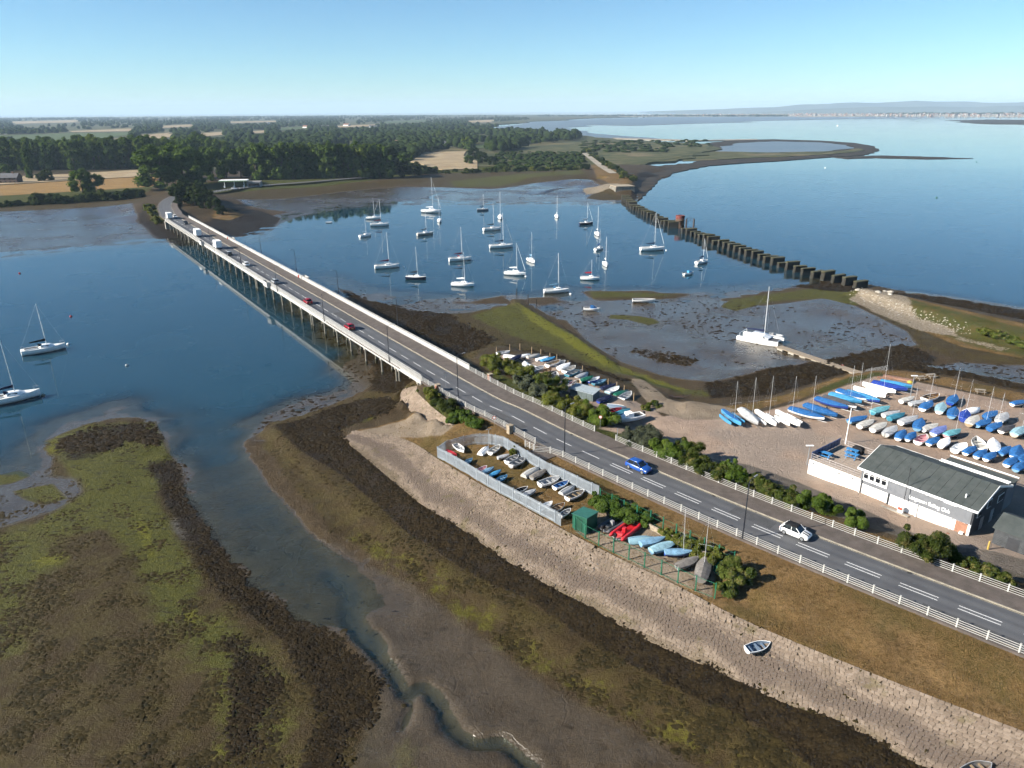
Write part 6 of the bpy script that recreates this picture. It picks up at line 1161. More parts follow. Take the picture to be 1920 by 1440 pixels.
def picnic(p, rz, label, m=None, group=None):
    m = m or M_TBL; t_ = thing('picnic_table', label, 'picnic table', p, rz, group)
    for k in range(5): MB().box((0, -.32 + k * .16, .75), (1.75, .145, .045)).build('top_plank', m, t_)
    for s in (-1, 1):
        for k in (0, 1): MB().box((0, s * (.62 + k * .15), .46), (1.75, .135, .045)).build('seat_plank', m, t_)
        for x in (-.62, .62): MB().loft([[(x - .04, s * .62, 0), (x + .04, s * .62, 0), (x + .04, s * .74, 0), (x - .04, s * .74, 0)], [(x - .04, s * .2, .74), (x + .04, s * .2, .74), (x + .04, s * .32, .74), (x - .04, s * .32, .74)]]).build('leg', m, t_)
    for x in (-.62, .62): MB().box((x, 0, .40), (.06, 1.5, .09)).build('crossbar', m, t_)
for (lx, ly, lb) in ((-6.9, 2.6, 'blue picnic table nearest the terrace corner'), (-4.3, 5.4, 'blue picnic table in the middle of the terrace'), (-5.0, 6.7, 'blue picnic table at the back of the terrace')): picnic(tm(lx, ly, TH_ + .05), ca + .1, lb, None, 'picnic tables on the terrace')
t_ = thing('covered_barbecue', 'black covered barbecue at the back of the terrace', 'barbecue', tm(-4.6, 7.7, TH_ + .05), ca); MB().loft([[(sx * .75, sy * .45, z) for sx, sy in ((-k, -k), (k, -k), (k, k), (-k, k))] for k, z in ((1, 0), (1.02, .7), (.95, 1.0), (.6, 1.15))]).build('cover', cloth('black'), t_); MB().box((0, 0, .02), (1.2, .7, .04)).build('base', M_CHAR, t_)
# flagpole
x, y, z = GP(1585, 832); fp = thing('flagpole', 'white flagpole behind the terrace', 'flagpole', (x, y, z - .1)); MB().tube((0, 0, 0), (0, 0, 6.2), .09, .06, 8).build('pole', M_FASC, fp); MB().lathe([(.05, 6.2), (.10, 6.3), (.04, 6.4)], 8).build('finial', M_FASC, fp)
for (u, v, h, lb) in ((1513, 872, 3.4, 'short pole lamp at the terrace corner'), (1705, 752, 5.2, 'yard lamp post with white twin heads by the grass bank')):
    x, y, z = GP(u, v); t_ = thing('yard_lamp', lb, 'lamp post', (x, y, z - .1)); MB().tube((0, 0, 0), (0, 0, h), .09, .07, 8).build('column', M_POST, t_)
    for s in (-1, 1): MB().box((s * .3, 0, h + .03), (.55, .28, .12)).build('lamp_head', M_FASC, t_)
x, y, z = GP(1690, 962); t_ = thing('dark_pole', 'thin dark pole standing before the clubhouse front', 'pole', (x, y, z - .1)); MB().tube((0, 0, 0), (0, 0, 6.8), .055, .04, 6).build('column', M_CHAR, t_); MB().box((0, 0, 6.85), (.14, .14, .12)).build('cap', M_CHAR, t_)
x, y, z = GP(1688, 958); t_ = thing('fuel_pump', 'red and white box at the foot of the dark pole', 'utility box', (x - .3, y - .5, z), ca); MB().box((0, 0, .5), (.7, .4, 1.0)).build('body', M_FASC, t_); MB().box((0, -.21, .72), (.6, .02, .4)).build('panel', M_RED, t_)
x, y, z = GP(1622, 924); t_ = thing('notice_board', 'leaning white and red notice board at the clubhouse wall', 'notice board', (x, y, z), ca); t_.rotation_euler = (-.15, 0, ca); MB().box((0, 0, .9), (1.3, .05, 1.0)).build('panel', M_FASC, t_); MB().box((0, -.03, .65), (1.1, .02, .35)).build('poster', M_RED, t_)
for s in (-.55, .55): MB().box((s, .02, .5), (.06, .06, 1.5)).build('leg', M_POST, t_)
# long low bench/kerb along the front, brick edging
x, y, z = GP(1655, 953); t_ = thing('low_wall', 'low pale kerb wall along the clubhouse front', 'wall', tm(2.0, -1.1, .02), ca); MB().box((1.8, 0, .14), (7.4, .35, .28)).build('base', M_STONE, t_); MB().box((1.8, 0, .30), (7.4, .42, .06)).build('coping', M_CONC, t_)
t_ = thing('brick_edging', 'red brick edging wall beside the clubhouse corner', 'wall', tm(13.4, -1.4, .0), ca); MB().box((2.8, 0, .16), (7.4, .3, .36)).build('base', M_BRICK, t_); MB().box((2.8, 0, .36), (7.4, .36, .06)).build('coping', M_BRICK, t_)
x, y, z = GP(1852, 1030); t_ = thing('bollard', 'yellow bollard beside the dark shed', 'bollard', (x, y, z)); MB().tube((0, 0, 0), (0, 0, 1.1), .10, None, 10).build('post', mat('bollard_yellow', (.62, .42, .10), .6), t_); MB().lathe([(.10, 1.1), (.06, 1.17), (.01, 1.19)], 10).build('cap', mat('bollard_yellow', (.62, .42, .10)), t_)
# dark timber shed at the right edge
S0_ = G(1858, 1022, CZ); shed = thing('timber_shed', 'dark boarded shed at the right edge below the clubhouse', 'shed', (S0_[0], S0_[1], CZ), ca)
SLn, SD, SE, SRh = 9.0, 5.0, 2.6, 3.6; mb = MB(); mb.add([(0, 0, 0), (SLn, 0, 0), (SLn, SD, 0), (0, SD, 0), (0, 0, SE), (SLn, 0, SE), (SLn, SD, SE), (0, SD, SE), (0, SD / 2, SRh), (SLn, SD / 2, SRh)], [(0, 1, 5, 4), (2, 3, 7, 6), (1, 2, 6, 9, 5), (3, 0, 4, 8, 7), (4, 5, 9, 8), (6, 7, 8, 9)]); mb.build('wall', mat('shed_board', (.050, .052, .056), .85, var=.2, scale=1), shed)
for k in range(11): MB().box((SLn / 2, -.03, .15 + k * .225), (SLn, .05, .20), 0, 0, .06).build('board', mat('shed_board_front', (.075, .080, .085), .85, var=.25, scale=1.5), shed)
for ya, yb in ((-.3, SD / 2), (SD + .3, SD / 2)):
    MB().add([(-.25, ya, SE - .08), (SLn + .25, ya, SE - .08), (SLn + .25, yb, SRh + .06), (-.25, yb, SRh + .06), (-.25, ya, SE - .0), (SLn + .25, ya, SE - .0), (SLn + .25, yb, SRh + .14), (-.25, yb, SRh + .14)], [(0, 3, 2, 1), (4, 5, 6, 7), (0, 1, 5, 4), (1, 2, 6, 5), (2, 3, 7, 6), (3, 0, 4, 7)]).build('roof_slope', M_ROOF, shed)
MB().box((2.2, -.07, 1.0), (1.3, .05, 2.0)).build('door', M_CHAR, shed); MB().box((SLn / 2, -.3, .12), (SLn + .3, .5, .24)).build('plinth', M_STONE, shed)
# ------------------------------------------------------------------ palisade dinghy park fence
M_PAL = mat('palisade_steel', (.42, .47, .52), .5, .3, var=.12, scale=1)
def palisade(name, label, pts, h=1.95):
    P, s = resample(np.array(pts, float), .17); o = np.array([P[0][0], P[0][1], P[0][2]]); t_ = thing(name, label, 'fence', tuple(o)); pl = MB(); V = []
    for i, p in enumerate(P):
        j = min(i, len(P) - 2); d = P[j + 1] - P[j]; a = math.atan2(d[1], d[0]); q = p - o
        pl.box((q[0], q[1], q[2] + h / 2), (.10, .035, h), a)
        if i % 16 == 0: MB().box((q[0], q[1], q[2] + h / 2 + .05), (.11, .12, h + .1), a).build('post', M_PAL, t_)
    tag(pl.build('pales', M_PAL, t_), None, None, None, 'stuff')
    for hh in (.35, h - .3): MB().path([tuple(p - o + np.array([0, 0, hh])) for p in P[::8]], .035, 4).build('rail', M_PAL, t_)
fr1 = [(821, 858), (842, 869), (870, 885), (892, 899), (934, 923), (978, 946), (1026, 972), (1051, 986)]; bk1 = [(821, 858), (836, 847), (859, 840), (890, 833), (917, 833), (944, 838), (963, 850), (984, 863), (1004, 875), (1026, 888), (1049, 898), (1072, 909), (1097, 922), (1122, 933)]
palisade('palisade_fence', 'front galvanised palisade fence of the dinghy park above the stones', [GP(*p, -.05) for p in fr1]); palisade('palisade_fence', 'rear galvanised palisade fence of the dinghy park beside the road', [GP(*p, -.05) for p in bk1])
x, y, z = GP(917, 832); t_ = thing('notice_post', 'tall thin post with crossbar inside the dinghy park', 'post', (x, y - .6, z)); MB().tube((0, 0, 0), (0, 0, 2.9), .05).build('post', M_POST, t_); MB().box((0, 0, 2.9), (.9, .05, .08), .4).build('crossbar', M_POST, t_)
# green sheds and compound fence
x, y, z = GP(1073, 989); gs = thing('green_shed', 'small dark green store shed at the compound corner', 'shed', (x, y, z - .05), math.radians(-45))
MB().add([(0, 0, 0), (2.4, 0, 0), (2.4, 2.2, 0), (0, 2.2, 0), (0, 0, 2.1), (2.4, 0, 2.4), (2.4, 2.2, 2.4), (0, 2.2, 2.1)], [(0, 1, 5, 4), (1, 2, 6, 5), (2, 3, 7, 6), (3, 0, 4, 7), (4, 5, 6, 7)]).build('wall', mat('shed_green', (.012, .10, .06), .6, var=.15, scale=2), gs)
MB().add([(-.12, -.12, 2.12), (2.52, -.12, 2.45), (2.52, 2.32, 2.45), (-.12, 2.32, 2.12), (-.12, -.12, 2.2), (2.52, -.12, 2.53), (2.52, 2.32, 2.53), (-.12, 2.32, 2.2)], [(0, 3, 2, 1), (4, 5, 6, 7), (0, 1, 5, 4), (1, 2, 6, 5), (2, 3, 7, 6), (3, 0, 4, 7)]).build('roof', mat('shed_green_roof', (.03, .14, .11), .6), gs); MB().box((1.2, -.03, 1.0), (.9, .05, 1.9)).build('door', mat('shed_door', (.010, .07, .04), .6), gs)
M_GRN = mat('fence_green', (.015, .16, .09), .5)
gpost = MB().box((0, 0, 1.05), (.11, .11, 2.2)).mesh('post', M_GRN)
fence('green_fence', 'green post fence along the stone slope round the compound', [GP(*p, -.05) for p in ((1078, 994), (1100, 1012), (1128, 1026), (1157, 1040), (1188, 1053), (1219, 1069), (1252, 1083), (1286, 1101), (1321, 1115), (1340, 1122))], 2.2, (.15, 2.0), 0, gpost, M_GRN, .04, .03)
fence('green_fence', 'green post fence with wires beside the road hedge', [GP(*p, -.05) for p in ((1125, 940), (1180, 968), (1215, 980), (1270, 1010), (1330, 1040), (1375, 1062))], 2.2, (.3, 1.2, 1.9), 0, gpost, M_GRN, .025, .02)
rw = [GP(*p) for p in ((1205, 985), (1250, 1008), (1300, 1033), (1350, 1060))]; t_ = thing('retaining_wall', 'low concrete wall at the back of the compound', 'wall', rw[0])
for a, b in zip(rw[:-1], rw[1:]): d = np.array(b) - a; MB().box(tuple((np.array(a) + b) / 2 - rw[0] + np.array([0, 0, .3])), (float(np.hypot(d[0], d[1])) + .05, .25, .8), math.atan2(d[1], d[0])).build('wall_panel', M_STONE, t_)
# grey store box in the shore boat park
x, y, z = GP(1096, 745); t_ = thing('storage_container', 'grey metal store with pale sloping roof in the shore boat park', 'store', (x, y, z), math.radians(-38)); MB().box((0, 0, .85), (5.2, 2.4, 1.7)).build('body', mat('store_green', (.13, .17, .17), .7), t_); MB().box((0, 0, 1.78), (5.6, 2.8, .12), 0, 0, .12).build('roof', mat('store_roof', (.36, .42, .45), .6, var=.1), t_)
for i in range(9): MB().box((-2.3 + i * .575, -1.22, .85), (.06, .05, 1.6)).build('rib', mat('store_green', (.16, .22, .20)), t_)
for i, (u, v) in enumerate(((931, 664), (956, 659), (975, 657), (997, 664), (1014, 668), (1031, 675), (1044, 678), (1065, 690), (1092, 700), (1140, 725), (1156, 731), (1170, 738), (1188, 752))):
    x, y, z = GP(u, v); t_ = thing('timber_post', '%s weathered timber post from the left along the boat park edge' % nth(i), 'post', (x, y, z - .2), 0, 'posts along the shore boat park'); MB().tube((0, 0, 0), (0, 0, 1.9), .11, .09, 7).build('shaft', M_TEAK, t_); MB().lathe([(.10, 1.9), (.05, 1.97), (.01, 1.99)], 7).build('top', M_TEAK, t_)
for i, (u, v, h) in enumerate(((969, 560, 3.6), (990, 570, 3.2), (1006, 578, 3.2))):
    x, y, z = GP(u, v); t_ = thing('tide_post', 'dark tide post off the green spit, %s from the left' % nth(i), 'post', (x, y, -.3), 0, 'dark posts at the spit'); MB().tube((0, 0, 0), (0, 0, h), .16, .14, 7).build('shaft', mat('tarred_timber', (.02, .018, .016), .8), t_); MB().box((0, 0, h), (.34, .34, .08)).build('cap', mat('tarred_timber', (.02, .018, .016)), t_)
# ------------------------------------------------------------------ pontoon, gangway, bank things
M_PONT = mat('pontoon_board', (.36, .29, .21), .8, var=.18, scale=1.5, dirt=((.24, .20, .15), .6)); p_a, p_b, p_c = np.array(G(1460, 650, .6)), np.array(G(1545, 679, .95)), np.array(G(1624, 704, 1.5))
pon = thing('pontoon', 'long wooden pontoon lying on the mud', 'pontoon', tuple(p_a))
PP, ps = resample(np.array([p_a, p_b, p_c]), .6)
dk = {}
for i in range(len(PP) - 1):
    d = PP[i + 1] - PP[i]; a = math.atan2(d[1], d[0]); c = (PP[i] + PP[i + 1]) / 2 - p_a
    if 'm' not in dk: dk['m'] = MB().box((0, 0, 0), (.57, 2.3, .08)).mesh('plank', M_PONT)
    link('plank', dk['m'], pon, (c[0], c[1], c[2] + .10 + .006 * (i % 2)), a)
    if i % 6 == 2:
        if 'f' not in dk: dk['f'] = MB().box((0, 0, 0), (1.8, 2.2, .5)).mesh('float', mat('float_block', (.45, .42, .36), .8, dirt=((.12, .12, .07), .8)))
        link('float', dk['f'], pon, (c[0], c[1], c[2] - .24), a)
for s in (-1, 1):
    mbx = MB(); n_p = []
    for i in range(len(PP)): j = min(i, len(PP) - 2); d = PP[j + 1] - PP[j]; n = np.array([-d[1], d[0], 0]) / np.linalg.norm(d) * 1.15 * s; n_p.append(tuple(PP[i] - p_a + n + np.array([0, 0, .04])))
    mbx.path(n_p[::4] + [n_p[-1]], .08, 4).build('side_rail', M_PONT, pon)
x, y, z = G(1579, 689, .75); t_ = thing('life_ring_box', 'red lifebuoy box on the pontoon edge', 'lifebuoy', (x, y, .7)); MB().box((0, 0, .35), (.5, .3, .6)).build('box', M_RED, t_); MB().tube((0, 0, 0), (0, 0, .9), .05).build('post', M_POST, t_)
g0 = np.array(G(1622, 703, 1.65)); g1 = np.array(G(1662, 696, 3.4)); gw = thing('gangway', 'grey lattice gangway from the bank to the pontoon', 'gangway', tuple(g0), math.atan2(*(g1 - g0)[1::-1])); gl = float(np.hypot(*(g1 - g0)[:2])); gh = g1[2] - g0[2]
MB().loft([[(0, -.6, 0), (0, .6, 0), (0, .6, .1), (0, -.6, .1)], [(gl, -.6, gh), (gl, .6, gh), (gl, .6, gh + .1), (gl, -.6, gh + .1)]]).build('walkway', M_PONT, gw)
for s in (-.6, .6):
    MB().tube((0, s, 1.1), (gl, s, gh + 1.1), .05, None, 5).build('handrail', M_GALV, gw)
    for i in range(9): MB().tube((gl * i / 8, s, gh * i / 8), (gl * i / 8, s, gh * i / 8 + 1.1), .035, None, 5).build('upright', M_GALV, gw)
    for i in range(8): MB().tube((gl * i / 8, s, gh * i / 8 + (1.1 if i % 2 else 0)), (gl * (i + 1) / 8, s, gh * (i + 1) / 8 + (0 if i % 2 else 1.1)), .025, None, 5).build('brace', M_GALV, gw)
x, y, z = GP(1683, 712); t_ = thing('rust_beam', 'rust-brown pontoon section lying on the bank', 'beam', (x, y, z), math.radians(-35)); MB().box((0, 0, .3), (5.5, 1.0, .4)).build('box_beam', mat('rust_brown', (.34, .19, .13), .8, var=.2, scale=1.5), t_); MB().box((-2.2, -.8, .2), (3, .4, .3), .3).build('stub', mat('rust_brown', (.34, .19, .13)), t_)
for (u, v, rz, lb) in ((1745, 708, .2, 'weathered picnic bench on the bank beside the yard lamp'), (1725, 712, .2, 'low weathered bench left of the bank picnic bench'), (1837, 737, -.3, 'pale picnic bench on the sandy edge of the yard')):
    x, y, z = GP(u, v); picnic((x, y, z), rz, lb, mat('weathered_wood', (.34, .29, .23), .85, var=.2, scale=3), 'benches on the bank')
x, y, z = GP(1706, 718); t_ = thing('yellow_bundle', 'small yellow bundle at the foot of the yard lamp', 'bundle', (x, y, z)); MB().lathe([(.5, 0), (.6, .2), (.35, .42), (.05, .5)], 8).build('sack', mat('sack_yellow', (.60, .50, .08), .8), t_); MB().box((.5, .1, .12), (.8, .3, .2), .4).build('board', M_TEAK, t_)
# ------------------------------------------------------------------ old railway piers
M_PIER = mat('pier_concrete', (.034, .031, .024), .9, var=.35, scale=1.2, bump=.5, dirt=((.075, .07, .035), .5)); M_PTOP = mat('pier_top', (.085, .080, .04), .9, var=.3, scale=2)
def pier_mesh(seed):
    r = random.Random(seed); mb = MB(); L, Wd, H = 5.6 + r.uniform(-.4, .4), 1.5 + r.uniform(-.1, .2), 2.9 + r.uniform(-.25, .25)
    def ring(k, z, j): return [(sx * L / 2 * k + r.uniform(-j, j), sy * Wd / 2 * k + r.uniform(-j, j), z) for sx, sy in ((-1, -.7), (-.93, -1), (.93, -1), (1, -.7), (1, .7), (.93, 1), (-.93, 1), (-1, .7))]
    mb.loft([ring(1.06, -2.4, .02), ring(1.04, .5, .05), ring(1, 1.2, .05), ring(.985, H - .25, .05)], True, (True, False)); a = mb.mesh('shaft', M_PIER)
    b = MB().loft([ring(1.03, H - .25, .04), ring(1.05, H - .02, .05), ring(.96, H + .1, .05)]).mesh('cap', M_PTOP); return a, b
PM = [pier_mesh(i) for i in range(6)]
pl0 = [np.array(G(*p, 0)[:2]) for p in ((1172, 374), (1192, 393), (1218, 407), (1246, 420), (1262, 428))]; pl1 = [np.array(G(*p, 0)[:2]) for p in ((1288, 438), (1340, 457), (1400, 478), (1460, 498), (1520, 517), (1580, 532), (1612, 540))]
def piers(pl, n, far):
    P, s = resample(np.array(pl), .5); tot = s[-1]
    for i in range(n):
        q = tot * i / (n - 1); x = np.interp(q, s, P[:, 0]); y = np.interp(q, s, P[:, 1]); j = min(int(q / .5), len(P) - 2); d = P[j + 1] - P[j]
        lb = 'dark weedy concrete pier, %s %s' % (nth(n - 1 - i) if far else nth(i), 'from the red cylinder towards the island' if far else 'from the red cylinder towards the yard')
        t_ = thing('bridge_pier', lb, 'pier', (x, y, 0), math.atan2(d[1], d[0]) + PI / 2 + random.uniform(-.06, .06), 'old railway bridge piers', (random.uniform(.92, 1.04), random.uniform(.85, 1.1), random.uniform(.84, 1.06) if (i % 11) != 7 else .66)); t_.rotation_euler = (random.uniform(-.035, .035), random.uniform(-.02, .02), t_.rotation_euler[2])
        a, b = PM[(i * 5 + far) % 6]; link('shaft', a, t_); link('cap', b, t_)
piers(pl0, 21, 1); piers(pl1, 27, 0)
x, y, z = G(1274, 427, 0); t_ = thing('swing_pivot', 'rusty red cylinder standing among the old piers', 'cylinder', (x, y, 0)); mb = MB(); mb.lathe([(2.4, -2.5), (2.4, 0), (2.3, .4), (2.25, 3.6), (2.35, 3.65), (2.35, 3.9), (2.2, 3.95), (2.18, 6.0)], 20); mb.build('drum', mat('rusty_drum', (.13, .075, .045), .85, var=.3, scale=.6, dirt=((.055, .062, .03), .9)), t_, True)
MB().lathe([(2.2, 4.4), (2.24, 4.45), (2.24, 5.8), (2.3, 5.85), (2.3, 6.15), (.1, 6.2)], 20).build('top_band', mat('drum_red', (.20, .05, .04), .8, var=.3, scale=1, dirt=((.12, .06, .05), .7)), t_)
x, y, z = G(1293, 429, 0); t_ = thing('navigation_frame', 'dark crossed iron frame on twin posts beside the red cylinder', 'frame', (x, y, 2.9)); M_IRON = mat('dark_iron', (.06, .04, .035), .7, var=.3)
for s in (-1.9, 1.9): MB().tube((s, 0, -3.5), (s, 0, 2.0), .45, .4, 10).build('post', M_IRON, t_)
MB().tube((-1.9, 0, .3), (1.9, 0, 2.4), .06).tube((-1.9, 0, 2.4), (1.9, 0, .3), .06).build('brace', M_IRON, t_); MB().tube((-1.9, 0, 2.4), (1.9, 0, 2.4), .07).build('top_bar', M_IRON, t_)
# abutment at the far end of the old line
x, y, z = G(1190, 364, .6); ab = thing('railway_abutment', 'grey masonry abutment where the old railway bridge ended', 'abutment', (x - 8, y + 2, 0), math.radians(12)); MB().loft([[(-6, 0, -1), (9, 0, -1), (9, 14, -1), (-6, 14, -1)], [(-5, .6, 5.0), (8.4, .6, 5.6), (8.4, 14, 5.6), (-5, 14, 5)]]).build('wall', mat('abutment_stone', (.24, .22, .18), .9, var=.3, scale=.5, bump=.4), ab); MB().box((2, 7, 5.5), (14, 13.5, .5)).build('coping', M_STONE, ab)
x, y, z = G(1182, 330, 4.8); t_ = thing('old_signal_frame', 'small red-brown frame on the old railway embankment', 'frame', (x, y, 4.4)); MB().box((0, 0, 1), (6, 3, 2)).build('body', mat('rust_brown', (.3, .14, .1)), t_); MB().box((0, 0, 2.2), (6.6, 3.4, .3)).build('roof', M_ROOF, t_)
# ------------------------------------------------------------------ vehicles
M_TYRE = mat('tyre', (.018, .018, .018), .85); M_RIM = mat('rim', (.45, .46, .48), .35, .7); M_HEAD = mat('headlamp', (.75, .77, .78), .15, spec=.8); M_TAIL = mat('tail_lamp', (.45, .01, .01), .3); M_TRIM = mat('black_trim', (.015, .015, .016), .5); M_CGL = mat('car_glass', (.02, .025, .03), .06, spec=.8)
def paint_m(n, c): return mat('carpaint_' + n, c, .22, .0, var=.03, spec=.7)
def car(p, rz, label, col, L=4.1, Wd=1.76, H=1.48, roof=None, stripe=None, estate=.0, group='cars on the road'):
    t_ = thing('car', label, 'car', p, rz, group); w = Wd / 2; h = .62 * H
    def rg(x, ww, z0, z1): return [(x, -ww, z0 + .12), (x, -ww * .92, z0), (x, ww * .92, z0), (x, ww, z0 + .12), (x, ww * 1.0, (z0 + z1) / 2), (x, ww * .95, z1 - .05), (x, ww * .85, z1), (x, -ww * .85, z1), (x, -ww * .95, z1 - .05), (x, -ww, (z0 + z1) / 2)]
    st = [(-.5, .80, .34, h * .80), (-.485, .93, .26, h * .97), (-.40, .99, .20, h * 1.03), (-.15, 1, .19, h * 1.02), (.10, 1, .19, h * 1.00), (.25, .99, .19, h * .98), (.40, .96, .20, h * .87), (.475, .88, .24, h * .74), (.5, .72, .33, h * .60)]
    MB().loft([rg(x * L, w * k, a, b) for x, k, a, b in st]).build('body', col, t_, True)
    def gr(x, wb, wt, zb, zt): return [(x, -wb, zb), (x + 0, -wt, zt), (x, wt, zt), (x, wb, zb)]
    xb, xr, xf, xw = -.455 * L - estate * .02 * L, -.33 * L - estate * .1 * L, .06 * L, .235 * L
    MB().add([(xb, -w * .90, h * .97), (xr, -w * .74, H - .05), (xf, -w * .74, H - .04), (xw, -w * .90, h * .95), (xb, w * .90, h * .97), (xr, w * .74, H - .05), (xf, w * .74, H - .04), (xw, w * .90, h * .95)], [(0, 3, 2, 1), (4, 5, 6, 7), (0, 1, 5, 4), (1, 2, 6, 5), (2, 3, 7, 6)]).build('windows', M_CGL, t_)
    rm = roof or col; R = [(xr - .06, H - .055, .72), (xr + .18, H - .005, .72), (.5 * (xr + xf), H + .012, .72), (xf - .15, H, .72), (xf + .06, H - .05, .71)]
    MB().loft([[(x, -w * k - .02, z - .035), (x, -w * k * .9, z + .012), (x, 0, z + .03), (x, w * k * .9, z + .012), (x, w * k + .02, z - .035)] for x, z, k in R], True).build('roof', rm, t_, True)
    for s in (-1, 1):
        for pa, pb, r_ in (((xb + .02, w * .895, h * .97), (xr, w * .745, H - .05), .045), ((xf, w * .745, H - .04), (xw, w * .895, h * .95), .04), ((-.09 * L, w * .905, h * .98), (-.09 * L, w * .75, H - .05), .035)): MB().tube((pa[0], s * pa[1], pa[2]), (pb[0], s * pb[1], pb[2]), r_, None, 5).build('pillar', rm if roof is None else col, t_)
        MB().box((.20 * L, s * (w + .08), h * 1.03), (.14, .18, .12)).build('mirror', col, t_); MB().loft([[(.44 * L, s * w * .62, h * .62), (.44 * L, s * w * .90, h * .62), (.40 * L, s * w * .93, h * .80), (.42 * L, s * w * .62, h * .80)], [(.492 * L, s * w * .60, h * .58), (.480 * L, s * w * .84, h * .58), (.455 * L, s * w * .88, h * .76), (.470 * L, s * w * .6, h * .76)]]).build('headlight', M_HEAD, t_)
        MB().box((-.488 * L, s * w * .74, h * .78), (.06, .30, .20)).build('tail_light', M_TAIL, t_)
        for x in (-.305 * L, .31 * L):
            wh = MB().tube((x, s * (w - .17), .31), (x, s * (w + .015), .31), .315, None, 16).build('wheel', M_TYRE, t_); MB().tube((x, s * (w + .01), .31), (x, s * (w + .03), .31), .21, .19, 12).build('rim', M_RIM, wh)
    MB().box((.497 * L, 0, .40), (.05, Wd * .62, .16)).build('grille', M_TRIM, t_); MB().box((-.497 * L, 0, .52), (.04, .52, .12)).build('number_plate', mat('plate_yellow', (.65, .5, .08)), t_)
    if stripe:
        for s in (-1, 1): MB().loft([[(x * L, s * .22 - .12, z), (x * L, s * .22 + .12, z)] for x, z in ((.25, h * .985 + .012), (.40, h * .875 + .012), (.472, h * .745 + .012))], False, (False, False)).build('bonnet_stripe', stripe, t_)
    return t_
def truck(p, rz, label, L=6.6, h=3.1, group='white box vans on the bridge'):
    t_ = thing('box_truck', label, 'box truck', p, rz, group); W_ = mat('truck_white', (.80, .80, .79), .4, var=.04); 
    MB().box((-.9, 0, .55 + h / 2 - .1), (L - 2.0, 2.25, h - .55)).build('cargo_box', W_, t_); MB().box((-.9 - (L - 2) / 2 - .02, 0, 1.7), (.04, 2.1, h - 1.0)).build('rear_door', mat('truck_door', (.72, .72, .71), .5), t_)
    x0 = -.9 + (L - 2) / 2; MB().loft([[(x, -1.02 * k, .45), (x, -1.0 * k, zt - .2), (x, -.85 * k, zt), (x, .85 * k, zt), (x, 1.0 * k, zt - .2), (x, 1.02 * k, .45)] for x, zt, k in ((x0 + .02, 2.3, 1), (x0 + .7, 2.3, 1), (x0 + 1.25, 1.55, 1), (x0 + 1.95, 1.2, .95), (x0 + 2.1, .9, .85))]).build('cab', W_, t_)
    MB().add([(x0 + .74, -.82, 2.24), (x0 + .74, .82, 2.24), (x0 + 1.24, .88, 1.60), (x0 + 1.24, -.88, 1.60)], [(0, 3, 2, 1)]).build('windscreen', M_CGL, t_)
    for s in (-1, 1):
        MB().box((x0 + .55, s * 1.012, 1.75), (.7, .03, .55)).build('side_window', M_CGL, t_); MB().box((x0 + 2.02, s * .7, .85), (.12, .3, .2)).build('headlight', M_HEAD, t_); MB().box((-.9 - (L - 2) / 2 - .05, s * .95, .75), (.06, .2, .3)).build('tail_light', M_TAIL, t_)
        for x in (-1.9, x0 + 1.0): wh = MB().tube((x, s * .85, .40), (x, s * 1.08, .40), .40, None, 14).build('wheel', M_TYRE, t_); MB().tube((x, s * 1.075, .40), (x, s * 1.09, .40), .24, None, 10).build('rim', M_RIM, wh)
    MB().box((-.6, 0, .6), (L - 1.2, 1.2, .25)).build('chassis', M_TRIM, t_)
LA, LB = _c - 1.65, _c + 1.65         # lane to the island, lane to the mainland
def on_road(u, v, lane): 
    x, y, z = G(u, v, ZR + .5); k = int(np.argmin((ROADL[:, 0] + ROADN[:, 0] * lane - x) ** 2 + (ROADL[:, 1] + ROADN[:, 1] * lane - y) ** 2)); s_ = ROADS[k]; p = road_p(s_, lane, ZR + .005); d = road_dir(s_)
    return p, (d if lane == LB else d + PI)
for (u, v, ln, lb, c, kw) in ((1496, 999, LB, 'white hatchback with black soft top and stripes, nearest car', ('white', (.78, .78, .77)), dict(L=3.75, Wd=1.7, H=1.42, roof=cloth('black'), stripe=M_TRIM)), (1198, 876, LB, 'bright blue hatchback on the near road', ('blue', (.02, .10, .42)), dict()),
                              (670, 611, LA, 'red hatchback on the bridge, nearer of the two red cars', ('red', (.42, .01, .02)), dict(L=3.9)), (588, 564, LA, 'red hatchback on the bridge, farther of the two red cars', ('red', (.42, .01, .02)), dict(L=3.8)), (528, 527, LA, 'silver estate car behind the farther red car', ('silver', (.45, .47, .49)), dict(estate=1, H=1.55)), (473, 494, LA, 'white saloon car mid-bridge', ('white', (.78, .78, .77)), dict(L=4.4, H=1.42)),
                              (439, 475, LA, 'dark car with pale roof just behind the box trucks', ('black', (.02, .02, .024)), dict(roof=paint_m('silver', (.45, .47, .49)))), (352, 418, LB, 'black car coming off the island on the bridge', ('black', (.02, .02, .024)), dict()), (331, 406, LB, 'white car beside the farthest box truck', ('white', (.78, .78, .77)), dict())):
    p, a = on_road(u, v, ln); car(p, a, lb, paint_m(*c), **kw)
for (u, v, lb) in ((420, 462, 'nearest of three white box trucks on the bridge'), (379, 440, 'middle one of three white box trucks on the bridge'), (322, 408, 'farthest of three white box trucks, at the island end')):
    p, a = on_road(u, v, LA); truck(p, a, lb)
